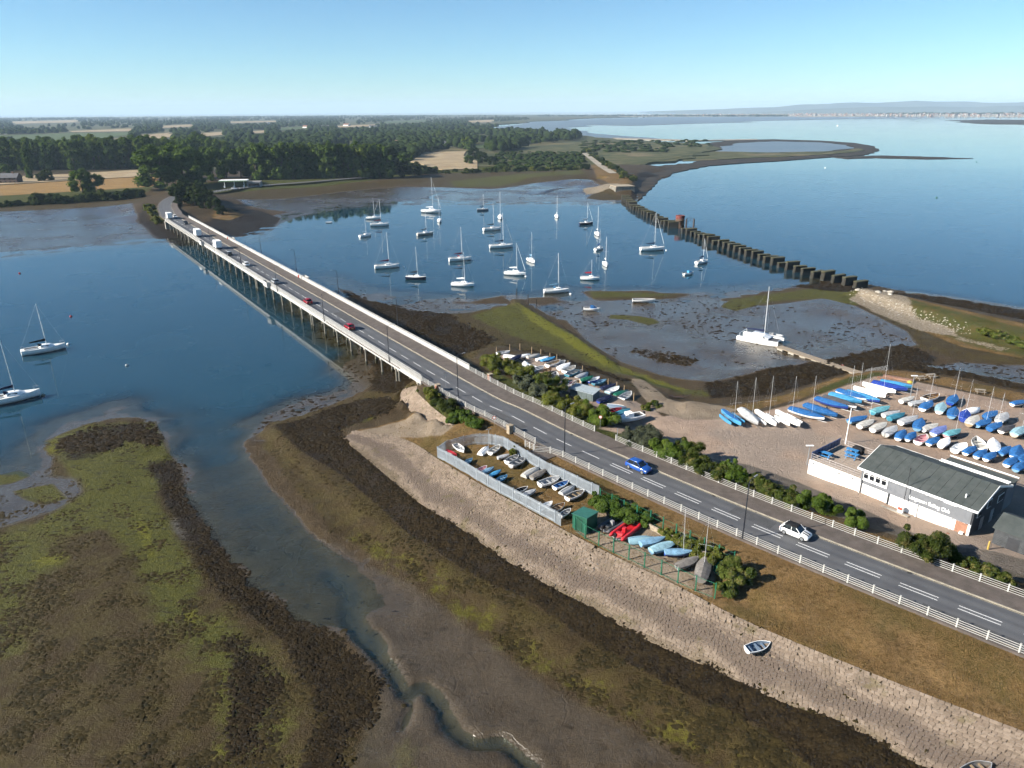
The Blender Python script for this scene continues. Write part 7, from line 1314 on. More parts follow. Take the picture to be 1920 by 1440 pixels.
# ------------------------------------------------------------------ vegetation
def leaf_mat(name, a, b, c3=None, rough=.75):
    t = NT(name); p = t.pos(); oi = t.n('ShaderNodeObjectInfo').outputs['Random']
    c = t.mix(t.ss(t.noise(p, .6, 4), .3, .7), a, b); c = t.mix(t.math('MULTIPLY', t.ss(oi, .3, 1.0), .6), c, tuple(x * .55 for x in a)); c = t.mix(t.math('MULTIPLY', t.ss(oi, .35, .0), .5), c, (b[0] * 1.35, b[1] * 1.12, b[2] * .9))
    if c3: c = t.mix(t.math('MULTIPLY', t.ss(t.noise(p, .9, 4, .65), .5, .68), .8), c, c3)
    d = t.n('ShaderNodeBsdfDiffuse'); t.put(d.inputs[0], c); tr = t.n('ShaderNodeBsdfTranslucent'); t.put(tr.inputs[0], c)
    m = t.n('ShaderNodeMixShader'); m.inputs[0].default_value = .32; t.put(m.inputs[1], d.outputs[0]); t.put(m.inputs[2], tr.outputs[0]); return t.done(m.outputs[0])
M_LEAF = leaf_mat('leaves_broad', (.040, .070, .014), (.090, .130, .030)); M_LDK = leaf_mat('leaves_dark', (.020, .034, .012), (.046, .064, .020)); M_LPOP = leaf_mat('leaves_poplar', (.045, .078, .016), (.105, .150, .036))
M_LBUSH = leaf_mat('leaves_hedge', (.034, .052, .013), (.105, .130, .030), (.19, .165, .06)); M_LSAGE = leaf_mat('leaves_sage', (.075, .085, .055), (.13, .145, .09)); M_LGREEN = leaf_mat('leaves_tamarisk', (.055, .095, .016), (.125, .170, .034)); M_LIVY = leaf_mat('leaves_bramble', (.042, .078, .016), (.10, .145, .030))
M_LFAR = leaf_mat('leaves_far', (.016, .028, .010), (.040, .058, .017)); M_BARK = mat('bark', (.12, .09, .06), .9, var=.25, scale=3)
def leafcloud(blobs, n, size, seed, core=.72, flat=.8, up=.25):
    """leaf quads over many overlapping clumps, with a rough core inside each clump"""
    r = np.random.default_rng(seed); bl = np.array(blobs, float); w_ = bl[:, 3] * bl[:, 4]; idx = r.choice(len(bl), n, p=w_ / w_.sum())
    d = r.normal(size=(n, 3)); d /= np.linalg.norm(d, axis=1)[:, None]; d[:, 2] = np.where(d[:, 2] < -.5, -d[:, 2], d[:, 2])
    rad = np.stack([bl[idx, 3], bl[idx, 3], bl[idx, 4]], 1); c = bl[idx, :3] + d * rad * (r.uniform(.72, 1.08, (n, 1)))
    nrm = d + r.normal(size=(n, 3)) * .55; nrm[:, 2] += up; nrm /= np.linalg.norm(nrm, axis=1)[:, None]
    t1 = np.cross(nrm, r.normal(size=(n, 3))); t1 /= np.linalg.norm(t1, axis=1)[:, None]; t2 = np.cross(nrm, t1); s = size * r.uniform(.6, 1.35, (n, 1)); s2 = s * r.uniform(.45, .8, (n, 1))
    V = np.stack([c - t1 * s, c - t2 * s2 + nrm * s * .12, c + t1 * s, c + t2 * s2 + nrm * s * .12], 1).reshape(-1, 3); Fq = np.arange(4 * n).reshape(-1, 4)
    if core:
        CV = []; CF = []; ph = [(0, 0, 1)] + [(math.cos(a + .5 * k) * q, math.sin(a + .5 * k) * q, z) for k, (q, z) in enumerate(((.78, .6), (1, 0), (.8, -.6))) for a in np.linspace(0, 2 * PI, 7)[:-1]] + [(0, 0, -1)]; ph = np.array(ph)
        F0 = [(0, 1 + i, 1 + (i + 1) % 6, 1 + (i + 1) % 6) for i in range(6)]
        tri = [(0, 1 + i, 1 + (i + 1) % 6) for i in range(6)] + [q for k in (0, 1) for i in range(6) for q in ((1 + 6 * k + i, 7 + 6 * k + i, 7 + 6 * k + (i + 1) % 6), (1 + 6 * k + i, 7 + 6 * k + (i + 1) % 6, 1 + 6 * k + (i + 1) % 6))] + [(13 + i, 19, 13 + (i + 1) % 6) for i in range(6)]
        tri = np.array(tri); base = len(V); q4 = []
        for k, b in enumerate(bl):
            CV.append(b[:3] + ph * np.array([b[3], b[3], b[4]]) * core * r.uniform(.85, 1.1, (20, 1))); q4.append(tri + base + 20 * k)
        V = np.r_[V, np.concatenate(CV)]; T = np.concatenate(q4); return V, Fq, T
    return V, Fq, None
def leaf_mesh(name, blobs, n, size, m, seed, core=.72, up=.25):
    V, Q, T = leafcloud(blobs, n, size, seed, core, .8, up); k = len(Q)
    tris = np.r_[Q[:, [0, 1, 2]], Q[:, [0, 2, 3]]]; tris = tris if T is None else np.r_[tris, T]
    return mk_np(name, V, tris, m)
def crown_blobs(kind, seed):
    r = random.Random(seed); B = []
    if kind == 'broad':
        for i in range(36):
            a = r.uniform(0, 2 * PI); z = r.uniform(.14, .95); q = math.sqrt(max(0, 1 - ((z - .5) / .5) ** 2)) * r.uniform(.22, .40); s = r.uniform(.10, .17); B.append((math.cos(a) * q, math.sin(a) * q, z - s * .4, s, s * .85))
    elif kind == 'poplar':
        for i in range(30):
            z = r.uniform(.12, .97); q = .16 * (1 - abs(z - .5) ** 2 * 1.6) * r.uniform(.3, 1.1); a = r.uniform(0, 2 * PI); s = r.uniform(.06, .10) * (1.15 - .5 * z); B.append((math.cos(a) * q, math.sin(a) * q, z - .04, s, s * 1.5))
    elif kind == 'column':
        for i in range(26): z = .08 + .9 * i / 26; q = .05; a = r.uniform(0, 6.28); s = .085 * (1.05 - .65 * abs(z - .4)); B.append((math.cos(a) * q, math.sin(a) * q, z - .02, s, s * 1.4))
    elif kind == 'pine':
        for i in range(24):
            a = r.uniform(0, 2 * PI); z = r.uniform(.45, .97); q = r.uniform(.05, .42) * (1.15 - .5 * z); s = r.uniform(.10, .18); B.append((math.cos(a) * q, math.sin(a) * q, z - .03, s, s * .55))
    elif kind == 'bush':
        for i in range(20):
            a = r.uniform(0, 2 * PI); z = r.uniform(.15, .8); q = math.sqrt(max(.05, 1 - z * z)) * r.uniform(.2, .62); s = r.uniform(.2, .32); B.append((math.cos(a) * q, math.sin(a) * q, z, s, s * .8))
    return B
def trunk_mesh(kind, seed):
    r = random.Random(seed); mb = MB(); top = .62 if kind != 'column' else .8
    mb.tube((0, 0, -.03), (.01, 0, .2), .030, .022, 7); mb.tube((.01, 0, .2), (.0, .01, top), .022, .007, 7)
    for i in range(6): a = r.uniform(0, 6.28); z = r.uniform(.25, .5); q = .2 if kind in ('broad', 'pine') else .08; mb.tube((.01, 0, z), (math.cos(a) * q, math.sin(a) * q, z + .22), .012, .004, 5)
    return mb.mesh('trunk', M_BARK)
PROTO = {}
def proto(kind, k, m):
    key = (kind, k, m.name)
    if key not in PROTO: PROTO[key] = (trunk_mesh(kind, k), leaf_mesh('crown', crown_blobs(kind, k * 7 + 1), {'broad': 2800, 'poplar': 2000, 'column': 1400, 'pine': 1800, 'bush': 900}[kind], {'broad': .030, 'poplar': .022, 'column': .022, 'pine': .028, 'bush': .075}[kind], m, k + 3))
    return PROTO[key]
def tree(kind, x, y, z, h, label, m=None, wd=1.0, group=None, k=None, name=None, cat='tree'):
    k = random.randrange(3) if k is None else k; m = m or M_LEAF; tk, cw_ = proto(kind, k, m)
    t_ = thing(name or {'broad': 'broadleaf_tree', 'poplar': 'poplar_tree', 'column': 'columnar_poplar', 'pine': 'pine_tree', 'bush': 'shrub'}[kind], label, cat, (x, y, z - .1), random.uniform(0, 6.28), group, (h * wd, h * wd, h))
    link('trunk', tk, t_); link('crown', cw_, t_); return t_
def zt(x, y): return float(Z(x, y)) if XS[0] < x < XS[-1] and y < YS[-1] - 1 else 2.2
def px_tree(kind, u, v, h, label, **k): x, y, _z = G(u, v, 3.0); return tree(kind, x, y, zt(x, y), h, label, **k)
# the wood rows of the island shore
rr = random.Random(9)
row = [(u, 317 - u * .012 + rr.uniform(-3, 3)) for u in np.arange(-40, 300, 9.5)]
for i, (u, v) in enumerate(row): px_tree('poplar', u, v, rr.uniform(27, 33), 'tall poplar in the dark row behind the stubble field, %s from left' % nth(i), m=M_LPOP, wd=1.25, group='poplars behind the stubble field')
for i, u in enumerate(np.arange(-30, 420, 13)): px_tree('broad', u + rr.uniform(-3, 3), 306 - u * .01 + rr.uniform(-3, 3), rr.uniform(24, 32), 'broad dark tree in the second line behind the poplar row, %s from left' % nth(i), m=M_LEAF, wd=1.0, group='second line of trees behind the poplars')
for i, u in enumerate(np.arange(483, 735, 8.2)): px_tree('poplar', u, 337 - (u - 483) * .028 + rr.uniform(-1, 1), rr.uniform(27, 31), 'poplar in the dense row behind the shore road, %s from left' % nth(i), m=M_LPOP, wd=1.25, group='poplars behind the shore road')
for i, u in enumerate(np.arange(490, 735, 12)): px_tree('broad', u, 331 - (u - 483) * .03 + rr.uniform(-1, 1), rr.uniform(22, 26), 'dark tree hidden behind the shore poplars, %s from left' % nth(i), m=M_LDK, group='trees behind the shore poplars')
for (u, v, h, lb, wd, m, kd) in ((303, 354, 32, 'big round bright green tree left of the bridge end', 1.25, M_LPOP, 'broad'), (345, 349, 32, 'big dark tree right of the bright round tree', 1.2, M_LEAF, 'broad'), (372, 345, 29, 'tall tree behind the petrol station, left one', .95, M_LEAF, 'broad'), (400, 338, 28, 'tall tree behind the petrol station, middle one', .9, M_LPOP, 'broad'), (425, 333, 26, 'tall tree behind the petrol station, right one', .9, M_LPOP, 'broad'), (452, 331, 25, 'bright tree left of the shore poplar row', .95, M_LPOP, 'broad'), (470, 328, 24, 'small tree between petrol station and poplar row', .9, M_LEAF, 'broad'), (325, 335, 30, 'tall tree behind the bright round tree', 1, M_LEAF, 'broad'), (285, 336, 24, 'tree at the right end of the poplar row', 1, M_LEAF, 'broad'),
                               (155, 361, 17, 'lone leafy tree standing in the stubble field, left half', 1.1, M_LPOP, 'broad'), (180, 360, 14, 'darker right half of the lone field tree pair', 1.1, M_LEAF, 'broad'), (58, 334, 27, 'slim columnar poplar beside the farmhouse', 1.2, M_LPOP, 'column'), (90, 338, 10, 'dark round tree right of the slim poplar', 1.2, M_LDK, 'broad'), (78, 339, 8, 'small bush tree beside the slim poplar', 1.2, M_LDK, 'broad'), (8, 330, 12, 'round tree above the farmhouse', 1.1, M_LEAF, 'broad'),
                               (338, 388, 12, 'dark tree left of the clump at the bridge end', 1.0, M_LDK, 'broad'), (352, 384, 14, 'tallest dark evergreen at the bridge end', 1.0, M_LDK, 'broad'), (368, 388, 12, 'dark tree in the middle of the bridge end clump', 1.1, M_LDK, 'broad'), (385, 392, 10, 'dark tree right of the middle of the clump', 1.1, M_LDK, 'broad'), (402, 394, 8, 'low dark evergreen on the clump edge', 1.2, M_LDK, 'broad'), (415, 398, 6, 'lowest dark evergreen by the weed spit', 1.3, M_LDK, 'broad'), (345, 378, 12, 'evergreen behind the tallest one', 1.1, M_LDK, 'broad'), (375, 380, 12, 'evergreen behind the middle of the clump', 1.1, M_LDK, 'broad'), (393, 384, 9, 'evergreen behind the clump right side', 1.1, M_LDK, 'broad'),
                               (758, 328, 14, 'dark tree right of the shore poplars by the white house', 1.2, M_LDK, 'broad'), (778, 326, 12, 'dark tree left of the stubble square', 1.3, M_LDK, 'broad'), (750, 318, 16, 'tree behind the white shore house', 1.1, M_LEAF, 'broad'), (765, 310, 15, 'tree left above the stubble square', 1.1, M_LEAF, 'broad'), (795, 323, 8, 'low dark shrub tree below the stubble square', 1.6, M_LDK, 'broad'), (888, 298, 14, 'round dark tree right of the stubble square', 1.25, M_LDK, 'broad'), (905, 304, 12, 'dark tree below the round dark tree', 1.3, M_LDK, 'broad'), (925, 308, 10, 'dark tree at the marsh edge', 1.4, M_LDK, 'broad'), (880, 306, 10, 'dark tree at the right corner of the stubble square', 1.3, M_LEAF, 'broad')):
    px_tree(kd, u, v, h, lb, m=m, wd=wd, group=None)
for i in range(26): u = 745 + i * 14 + rr.uniform(-4, 4); px_tree('bush', u, 322 - (u - 745) * .012 + rr.uniform(-2, 2), rr.uniform(3, 6), 'shrub on the far tide line, %s from left' % nth(i), m=M_LDK if i % 3 else M_LBUSH, wd=1.3, group='shrubs along the far tide line', cat='shrub')
for i in range(34): u = -20 + i * 8.6 + rr.uniform(-2, 2); px_tree('bush', u, 382 - u * .055 + rr.uniform(-2, 1), rr.uniform(4, 7.5) if u > 60 else rr.uniform(2, 4.5), 'hedge bush on the left shore below the field, %s from left' % nth(i), m=M_LDK, wd=1.15, group='hedge bushes on the left shore', cat='bush')
for i, (u, v) in enumerate(((278, 397), (284, 403), (290, 408), (296, 412), (282, 392), (288, 398))): px_tree('bush', u, v, rr.uniform(3.2, 4.6), 'green bush left of the far bridge end, %s from top' % nth(i), m=M_LBUSH, wd=.9, group='bushes beside the far bridge end', cat='bush')
for i in range(30): t_ = i / 29; u = 1092 + 92 * t_ + rr.uniform(-5, 8); px_tree('bush', u, 282 + 58 * t_ + rr.uniform(-2, 3), rr.uniform(3, 5.5), 'shrub on the old railway bank, %s from the far end' % nth(i), m=M_LDK if i % 2 else M_LBUSH, wd=1.2, group='shrubs on the old railway bank', cat='shrub')
# far woods: one mass
r = np.random.default_rng(3); ico = leafcloud([(0, 0, .5, .5, .5)], 1, .01, 1, 1.0)
ph = np.array([(0, 0, 1)] + [(math.cos(a + .5 * k) * q, math.sin(a + .5 * k) * q, z) for k, (q, z) in enumerate(((.72, .66), (1, .1), (.8, -.5))) for a in np.linspace(0, 2 * PI, 7)[:-1]] + [(0, 0, -.9)])
tri = np.array([(0, 1 + i, 1 + (i + 1) % 6) for i in range(6)] + [q for k in (0, 1) for i in range(6) for q in ((1 + 6 * k + i, 7 + 6 * k + i, 7 + 6 * k + (i + 1) % 6), (1 + 6 * k + i, 7 + 6 * k + (i + 1) % 6, 1 + 6 * k + (i + 1) % 6))])
TV = []; TF = []; nb = 0
FIELDS = [[(20, 228), (140, 225), (150, 229), (30, 232)], [(300, 236), (360, 233), (365, 237), (305, 240)], [(520, 240), (575, 237), (580, 241), (525, 244)], [(430, 228), (520, 226), (520, 228.5), (430, 230.5)], [(720, 228), (800, 225), (800, 228), (725, 231)], [(200, 272), (270, 268), (280, 276), (210, 281)], [(600, 276), (660, 272), (668, 279), (610, 284)], [(-60, 256), (120, 250), (245, 248), (245, 252), (160, 262), (-60, 268)], [(130, 245.5), (245, 241), (250, 246), (140, 247.5)], [(255, 254), (320, 248), (330, 256), (275, 262)], [(372, 250), (420, 247), (425, 252), (380, 256)], [(628, 236), (705, 233), (708, 236), (640, 239)], [(877, 226.5), (925, 224.5), (925, 229), (880, 229.5)], [(880, 271), (915, 269), (915, 279), (885, 281)], [(770, 303), (795, 284), (876, 281), (900, 318), (826, 319)], [(470, 246), (500, 244), (500, 248), (475, 250)]]
LANDP = np.array([(-700, 305), (480, 300), (740, 306), (770, 300), (900, 292), (960, 283), (1010, 270), (1085, 262), (1090, 254), (1010, 249.5), (962, 246), (900, 250), (935, 238), (900, 231), (955, 228), (1000, 224), (900, 217), (700, 217.5), (350, 219.5), (0, 222), (-700, 227)])
def lump(u, v, h, w_, zb=2.2, cr_=1.0):
    global nb
    x, y, _z = G(u, v, zb)
    for k in range(3):
        a = r.uniform(0, 6.28); o = (0 if k == 0 else .45) * w_; s = (1 if k == 0 else .7)
        TV.append(np.array([x + math.cos(a) * o, y + math.sin(a) * o, zb + h * (.5 if k == 0 else .38)]) + ph * np.array([w_ * s, w_ * s, h * .52 * s]) * r.uniform(.8, 1.15, (20, 1))); TF.append(tri + nb); nb += 20
_cv = 215 + 88 * r.random(60000) ** 1.9; _cu = r.uniform(-120, 1100, 60000); _ok = inside(LANDP, _cu, _cv)
for f in FIELDS:
    for k_ in (0, .06, .12, .18, .24): _ok &= ~inside(np.array(f), _cu, _cv - (_cv - 207) * k_)
_ok &= r.random(60000) < .75 + 1.6 * vnoise(_cu, _cv * 9, 60, 17)
for u, v in list(zip(_cu[_ok], _cv[_ok]))[:7500]: lump(u, v, r.uniform(8, 16), r.uniform(5, 10))
for i in range(260): lump(r.uniform(1010, 1480), r.uniform(216.6, 218.6), r.uniform(8, 13), r.uniform(10, 22), .9)
for i in range(160): lump(r.uniform(1640, 1960), r.uniform(213.5, 215.5), r.uniform(10, 18), r.uniform(12, 26), .9)
for i in range(240):
    u = r.uniform(1090, 1330); v = 264 + r.random() * 22
    if u < 1250 or v < 276: lump(u, v, r.uniform(1.5, 3.5), r.uniform(3, 7), 2.2)
for i in range(420): lump(r.uniform(930, 1095), 286 + r.random() * 30, r.uniform(1.2, 3.2), r.uniform(2, 5), 2.2)
me = mk_np('far_woodland', np.concatenate(TV), np.concatenate(TF), M_LFAR); tag(link('far_woodland', me), 'dark trees and scrub spread over the far island', None, None, 'stuff')
# mid-distance trees one can still tell apart
SCT = []
for i in range(62):
    for _ in range(40):
        v = 258 + 44 * rr.random(); u = rr.uniform(-20, 760) if i < 40 else rr.uniform(760, 1040)
        if inside(LANDP, np.array([u]), np.array([v]))[0] and not any(inside(np.array(f), np.array([u]), np.array([v]))[0] for f in FIELDS): break
    SCT.append((u, v))
for i, (u, v) in enumerate(sorted(SCT)): px_tree('broad', u, v, rr.uniform(12, 19), 'scattered tree behind the shore rows, %s from the left' % nth(i), m=rr.choice([M_LEAF, M_LDK, M_LEAF]), wd=rr.uniform(1.0, 1.35), group='scattered trees on the island')
# houses on the island
M_HW = mat('house_white', (.72, .70, .66), .8); M_HB = mat('house_brick', (.30, .16, .11), .85); M_HR = mat('tile_roof', (.26, .13, .09), .85); M_HG = mat('slate_roof', (.13, .13, .14), .8)
def house(u, v, L, D_, H, rz, label, wm, rm, group=None):
    x, y, _z = G(u, v, 2.5); t_ = thing('house', label, 'house', (x, y, zt(x, y) - .2), rz, group); h2 = H + D_ * .33
    MB().add([(-L / 2, -D_ / 2, 0), (L / 2, -D_ / 2, 0), (L / 2, D_ / 2, 0), (-L / 2, D_ / 2, 0), (-L / 2, -D_ / 2, H), (L / 2, -D_ / 2, H), (L / 2, D_ / 2, H), (-L / 2, D_ / 2, H), (-L / 2, 0, h2), (L / 2, 0, h2)], [(0, 1, 5, 4), (2, 3, 7, 6), (1, 2, 6, 9, 5), (3, 0, 4, 8, 7)]).build('wall', wm, t_)
    k = .5; rf = MB().add([(-L / 2 - k, -D_ / 2 - k, H - .3), (L / 2 + k, -D_ / 2 - k, H - .3), (L / 2 + k, 0, h2 + .1), (-L / 2 - k, 0, h2 + .1), (L / 2 + k, D_ / 2 + k, H - .3), (-L / 2 - k, D_ / 2 + k, H - .3)], [(0, 1, 2, 3), (3, 2, 4, 5)]).build('roof', rm, t_); MB().box((L * .3, 0, h2 + .3), (.9, .9, 1.6)).build('chimney', M_HB, rf)
    for i in range(max(2, int(L / 3.5))):
        for zz in ((1.4,) if H < 4 else (1.4, 4.0)): MB().box((-L / 2 + (i + .5) * L / max(2, int(L / 3.5)), -D_ / 2 - .03, zz), (1.3, .06, 1.2)).build('window', M_GLASSD, t_)
house(12, 343, 22, 9, 5, .1, 'long brown farmhouse at the left edge', mat('house_dark', (.16, .11, .09), .85), M_HG)
for i, (u, v, w_, rm) in enumerate(sorted(((735, 316, M_HW, M_HG), (822, 275, M_HW, M_HG), (838, 274, M_HW, M_HG), (866, 276, M_HB, M_HR), (875, 272, M_HB, M_HR), (745, 272, M_HW, M_HR), (755, 270, M_HB, M_HR), (780, 262, M_HW, M_HG), (700, 240, M_HW, M_HG), (710, 246, M_HW, M_HR), (650, 236, M_HW, M_HR), (620, 252, M_HW, M_HG), (598, 262, M_HB, M_HG), (560, 264, M_HW, M_HR), (500, 232, M_HW, M_HG), (395, 232, M_HW, M_HG), (350, 230, M_HW, M_HG), (30, 250, M_HW, M_HW), (48, 250, M_HW, M_HW), (14, 251, M_HW, M_HG), (688, 258, M_HB, M_HR), (805, 268, M_HW, M_HR), (770, 252, M_HW, M_HG), (850, 262, M_HW, M_HR), (610, 240, M_HW, M_HG), (640, 262, M_HB, M_HR), (540, 250, M_HW, M_HG), (575, 240, M_HW, M_HR)), key=lambda q: q[0])):
    house(u, v, 15 if v > 245 else 26, 9 if v > 245 else 13, 5.2, rr.uniform(-.5, .5), '%s house %s among the island trees, %s from the left' % ('white' if w_ is M_HW else 'brick', 'with dark roof' if rm is M_HG else 'with pale roof' if rm is M_HW else 'with red roof', nth(i)), w_, rm, 'houses among the island trees')
# petrol station and shore road
x, y, z = G(440, 350, 3.6); ps_ = thing('petrol_station', 'petrol station canopy by the far road among trees', 'petrol station', (x, y, zt(x, y)), .15)
MB().box((0, 0, 5.2), (20, 10, .8)).build('canopy', M_FASC, ps_); MB().box((0, -5.05, 5.2), (20.2, .1, .5)).build('canopy_edge', mat('canopy_green', (.25, .45, .15), .6), ps_)
for sx in (-7, 0, 7):
    MB().tube((sx, 0, 0), (sx, 0, 5), .25).build('column', M_FASC, ps_); MB().box((sx, -1.2, .8), (1.0, .6, 1.6)).build('pump', M_FASC, ps_)
MB().box((14, 4, 2), (10, 8, 4)).build('kiosk', mat('kiosk', (.35, .34, .33), .8), ps_); MB().box((14, -.05, 1.8), (8, .1, 2)).build('shop_window', M_GLASSD, ps_)
fr_pts = [G(u, v, 3.4) for u, v in ((392, 362), (430, 356), (470, 351), (520, 346), (600, 340), (680, 333), (735, 328))]; P_, s_ = resample(np.array(fr_pts), 4); V = []; 
for i, p in enumerate(P_): j = min(i, len(P_) - 2); d = P_[j + 1] - P_[j]; n = np.array([-d[1], d[0], 0]) / np.linalg.norm(d); zz = 3.3; V += [(p[0], p[1], zz), (p[0] + n[0] * 8, p[1] + n[1] * 8, zz)]
struct('road', mk('road', V, [(2 * i, 2 * i + 2, 2 * i + 3, 2 * i + 1)[::-1] for i in range(len(P_) - 1)], MATS.get('x') or mat('far_asphalt', (.10, .10, .105), .85)), 'shore road beyond the bridge')
fence('white_fence', 'far white roadside fence by the petrol station', [(p[0], p[1], 3.2) for p in P_[:16]], 4.0)
p = P_[6]; car((p[0] + 1, p[1] + 3, 3.31), .2, 'white car on the far shore road by the petrol station', paint_m('white', (.78, .78, .77)))
pv = G(1108, 300, 4.6); pth = [G(u, v, 4.5) for u, v in ((1096, 287), (1110, 298), (1128, 312), (1150, 325))]; V = []
for i, p in enumerate(pth): V += [(p[0] - 3.5, p[1], 4.62), (p[0] + 3.5, p[1], 4.62)]
struct('path', mk('path', V, [(2 * i, 2 * i + 1, 2 * i + 3, 2 * i + 2)[::-1] for i in range(3)], M_SAND), 'pale path along the old railway bank')
# ---- near hedges and shrubs: leaves of their own size
def bush(pts, label, m, n=5000, size=.16, name='hedge_bush', cat='bush', group=None, seed=1, dens=1.0):
    """pts: list of (u, v, radius, height): clumps of one bush, pixel at its foot"""
    W_ = [(*GP(u, v), rad, hh) for (u, v, rad, hh) in pts]; o = W_[0][:3]; rr_ = random.Random(seed); B = []
    for (x, y, z, rad, hh) in W_:
        for k in range(15):
            a = rr_.uniform(0, 6.28); q = rad * rr_.uniform(.1, .95); zz = hh * rr_.uniform(.25, .78); s = rad * rr_.choice([.16, .22, .30, .36, .44]) * rr_.uniform(.85, 1.15); B.append((x - o[0] + math.cos(a) * q, y - o[1] + math.sin(a) * q, z - o[2] + zz * (1.18 if s < rad * .26 else 1), s, min(s * 1.1, hh * .32)))
    t_ = thing(name, label, cat, o, 0, group); link('foliage', leaf_mesh('foliage', B, n, size, m, seed, .8, .35), t_); mb = MB()
    for (x, y, z, rad, hh) in W_: mb.tube((x - o[0], y - o[1], z - o[2] - .1), (x - o[0] + .1, y - o[1], z - o[2] + hh * .6), .07, .03, 5)
    mb.build('stem', M_BARK, t_); return t_
BS = [([(930, 690, 3.2, 2.8), (950, 700, 3.4, 3.0), (975, 708, 2.8, 2.4)], 'rounded green bush above the fence at the bridge end', M_LBUSH, 9000), ([(985, 728, 2.8, 2.0), (1010, 738, 2.6, 1.8)], 'grey-green sage bush spilling over the right fence', M_LSAGE, 5000), ([(1010, 722, 3.0, 2.6), (1035, 735, 3.2, 2.8)], 'dark round bush behind the sage bush', M_LBUSH, 7000), ([(1040, 760, 2.6, 2.2), (1065, 772, 2.8, 2.3), (1090, 780, 2.6, 2.3)], 'leafy hedge along the pavement before the store', M_LBUSH, 9000), ([(1110, 785, 2.6, 2.6), (1130, 795, 2.8, 2.8), (1145, 800, 2.0, 2.2)], 'hedge end beside the parked cabin cruiser', M_LGREEN, 8000),
      ([(1195, 830, 2.6, 2.2), (1225, 835, 3.0, 2.4)], 'grey sage bush beside the yard gateway', M_LSAGE, 6500), ([(1240, 855, 2.0, 2.4), (1262, 862, 2.2, 2.6)], 'bright green shrub right of the sage bush', M_LGREEN, 6500), ([(1285, 858, 2.4, 2.6), (1295, 878, 2.2, 2.4)], 'dark shrub behind the bright green shrub', M_LBUSH, 6500), ([(1325, 890, 2.2, 2.2), (1350, 900, 2.0, 2.2)], 'mixed hedge along the lane, left stretch', M_LBUSH, 6000), ([(1372, 898, 2.0, 2.8), (1385, 908, 1.8, 2.4)], 'feathery bright shrub in the lane hedge', M_LGREEN, 5000), ([(1415, 918, 2.2, 2.0), (1445, 930, 2.2, 1.9), (1475, 942, 2.0, 1.9)], 'mixed hedge along the lane, right stretch', M_LBUSH, 8000),
      ([(1518, 955, 1.8, 2.4)], 'feathery green shrub at the end of the lane hedge', M_LGREEN, 4000), ([(1545, 965, 1.9, 2.5)], 'second feathery shrub next to the lane hedge end', M_LGREEN, 4000), ([(1602, 990, 1.8, 2.9)], 'single round green shrub beside the lane', M_LGREEN, 6000), ([(1712, 1035, 2.3, 3.0), (1735, 1048, 2.4, 2.9), (1755, 1045, 2.2, 2.8)], 'big dense dark bush before the clubhouse corner', M_LBUSH, 14000), ([(1800, 1058, 1.4, .9), (1830, 1070, 1.5, 1.0), (1862, 1082, 1.3, .9), (1885, 1092, 1.0, .8)], 'low creeping hedge by the bottom of the lane', M_LBUSH, 6000),
      ([(800, 742, 1.9, 1.6), (812, 750, 1.7, 1.6)], 'green bush at the near bridge corner', M_LBUSH, 4500), ([(832, 768, 2.0, 2.0), (845, 775, 1.6, 1.6)], 'dark bush below the left fence', M_LDK, 5000), ([(862, 785, 2.2, 1.2), (885, 795, 2.2, 1.0), (850, 795, 1.8, 1.0)], 'bright bramble patch below the left fence', M_LIVY, 6000), ([(963, 856, .8, 1.6)], 'small shrub inside the dinghy park', M_LBUSH, 2000),
      ([(1128, 950, 2.0, 1.5), (1150, 958, 2.0, 1.5), (1175, 968, 2.0, 1.4), (1200, 980, 1.8, 1.2)], 'bramble mound between the palisade and the compound', M_LIVY, 13000), ([(1255, 1010, 1.4, 1.1), (1285, 1025, 1.5, 1.2), (1315, 1040, 1.6, 1.3), (1345, 1055, 1.7, 1.5)], 'ivy hedge behind the covered dinghies', M_LBUSH, 9000), ([(1372, 1075, 1.8, 2.2), (1380, 1095, 1.6, 2.0), (1360, 1110, 1.4, 1.4)], 'ivy-clad hedge end at the compound corner', M_LBUSH, 9000), ([(1850, 628, 3, 1.4), (1885, 640, 3, 1.5), (1920, 650, 3, 1.5), (1870, 634, 2.5, 1.4)], 'dark scrub on the old railway bank at the right edge', M_LBUSH, 6000), ([(1228, 762, 1.4, .8), (1215, 768, 1.2, .7)], 'grassy tuft patch beside the slipway', M_LBUSH, 2200)]
for i, (pts, lb, m, n) in enumerate(BS): bush(pts, lb, m, int(n * 1.7), .105 if m is not M_LIVY else .14, seed=40 + i)
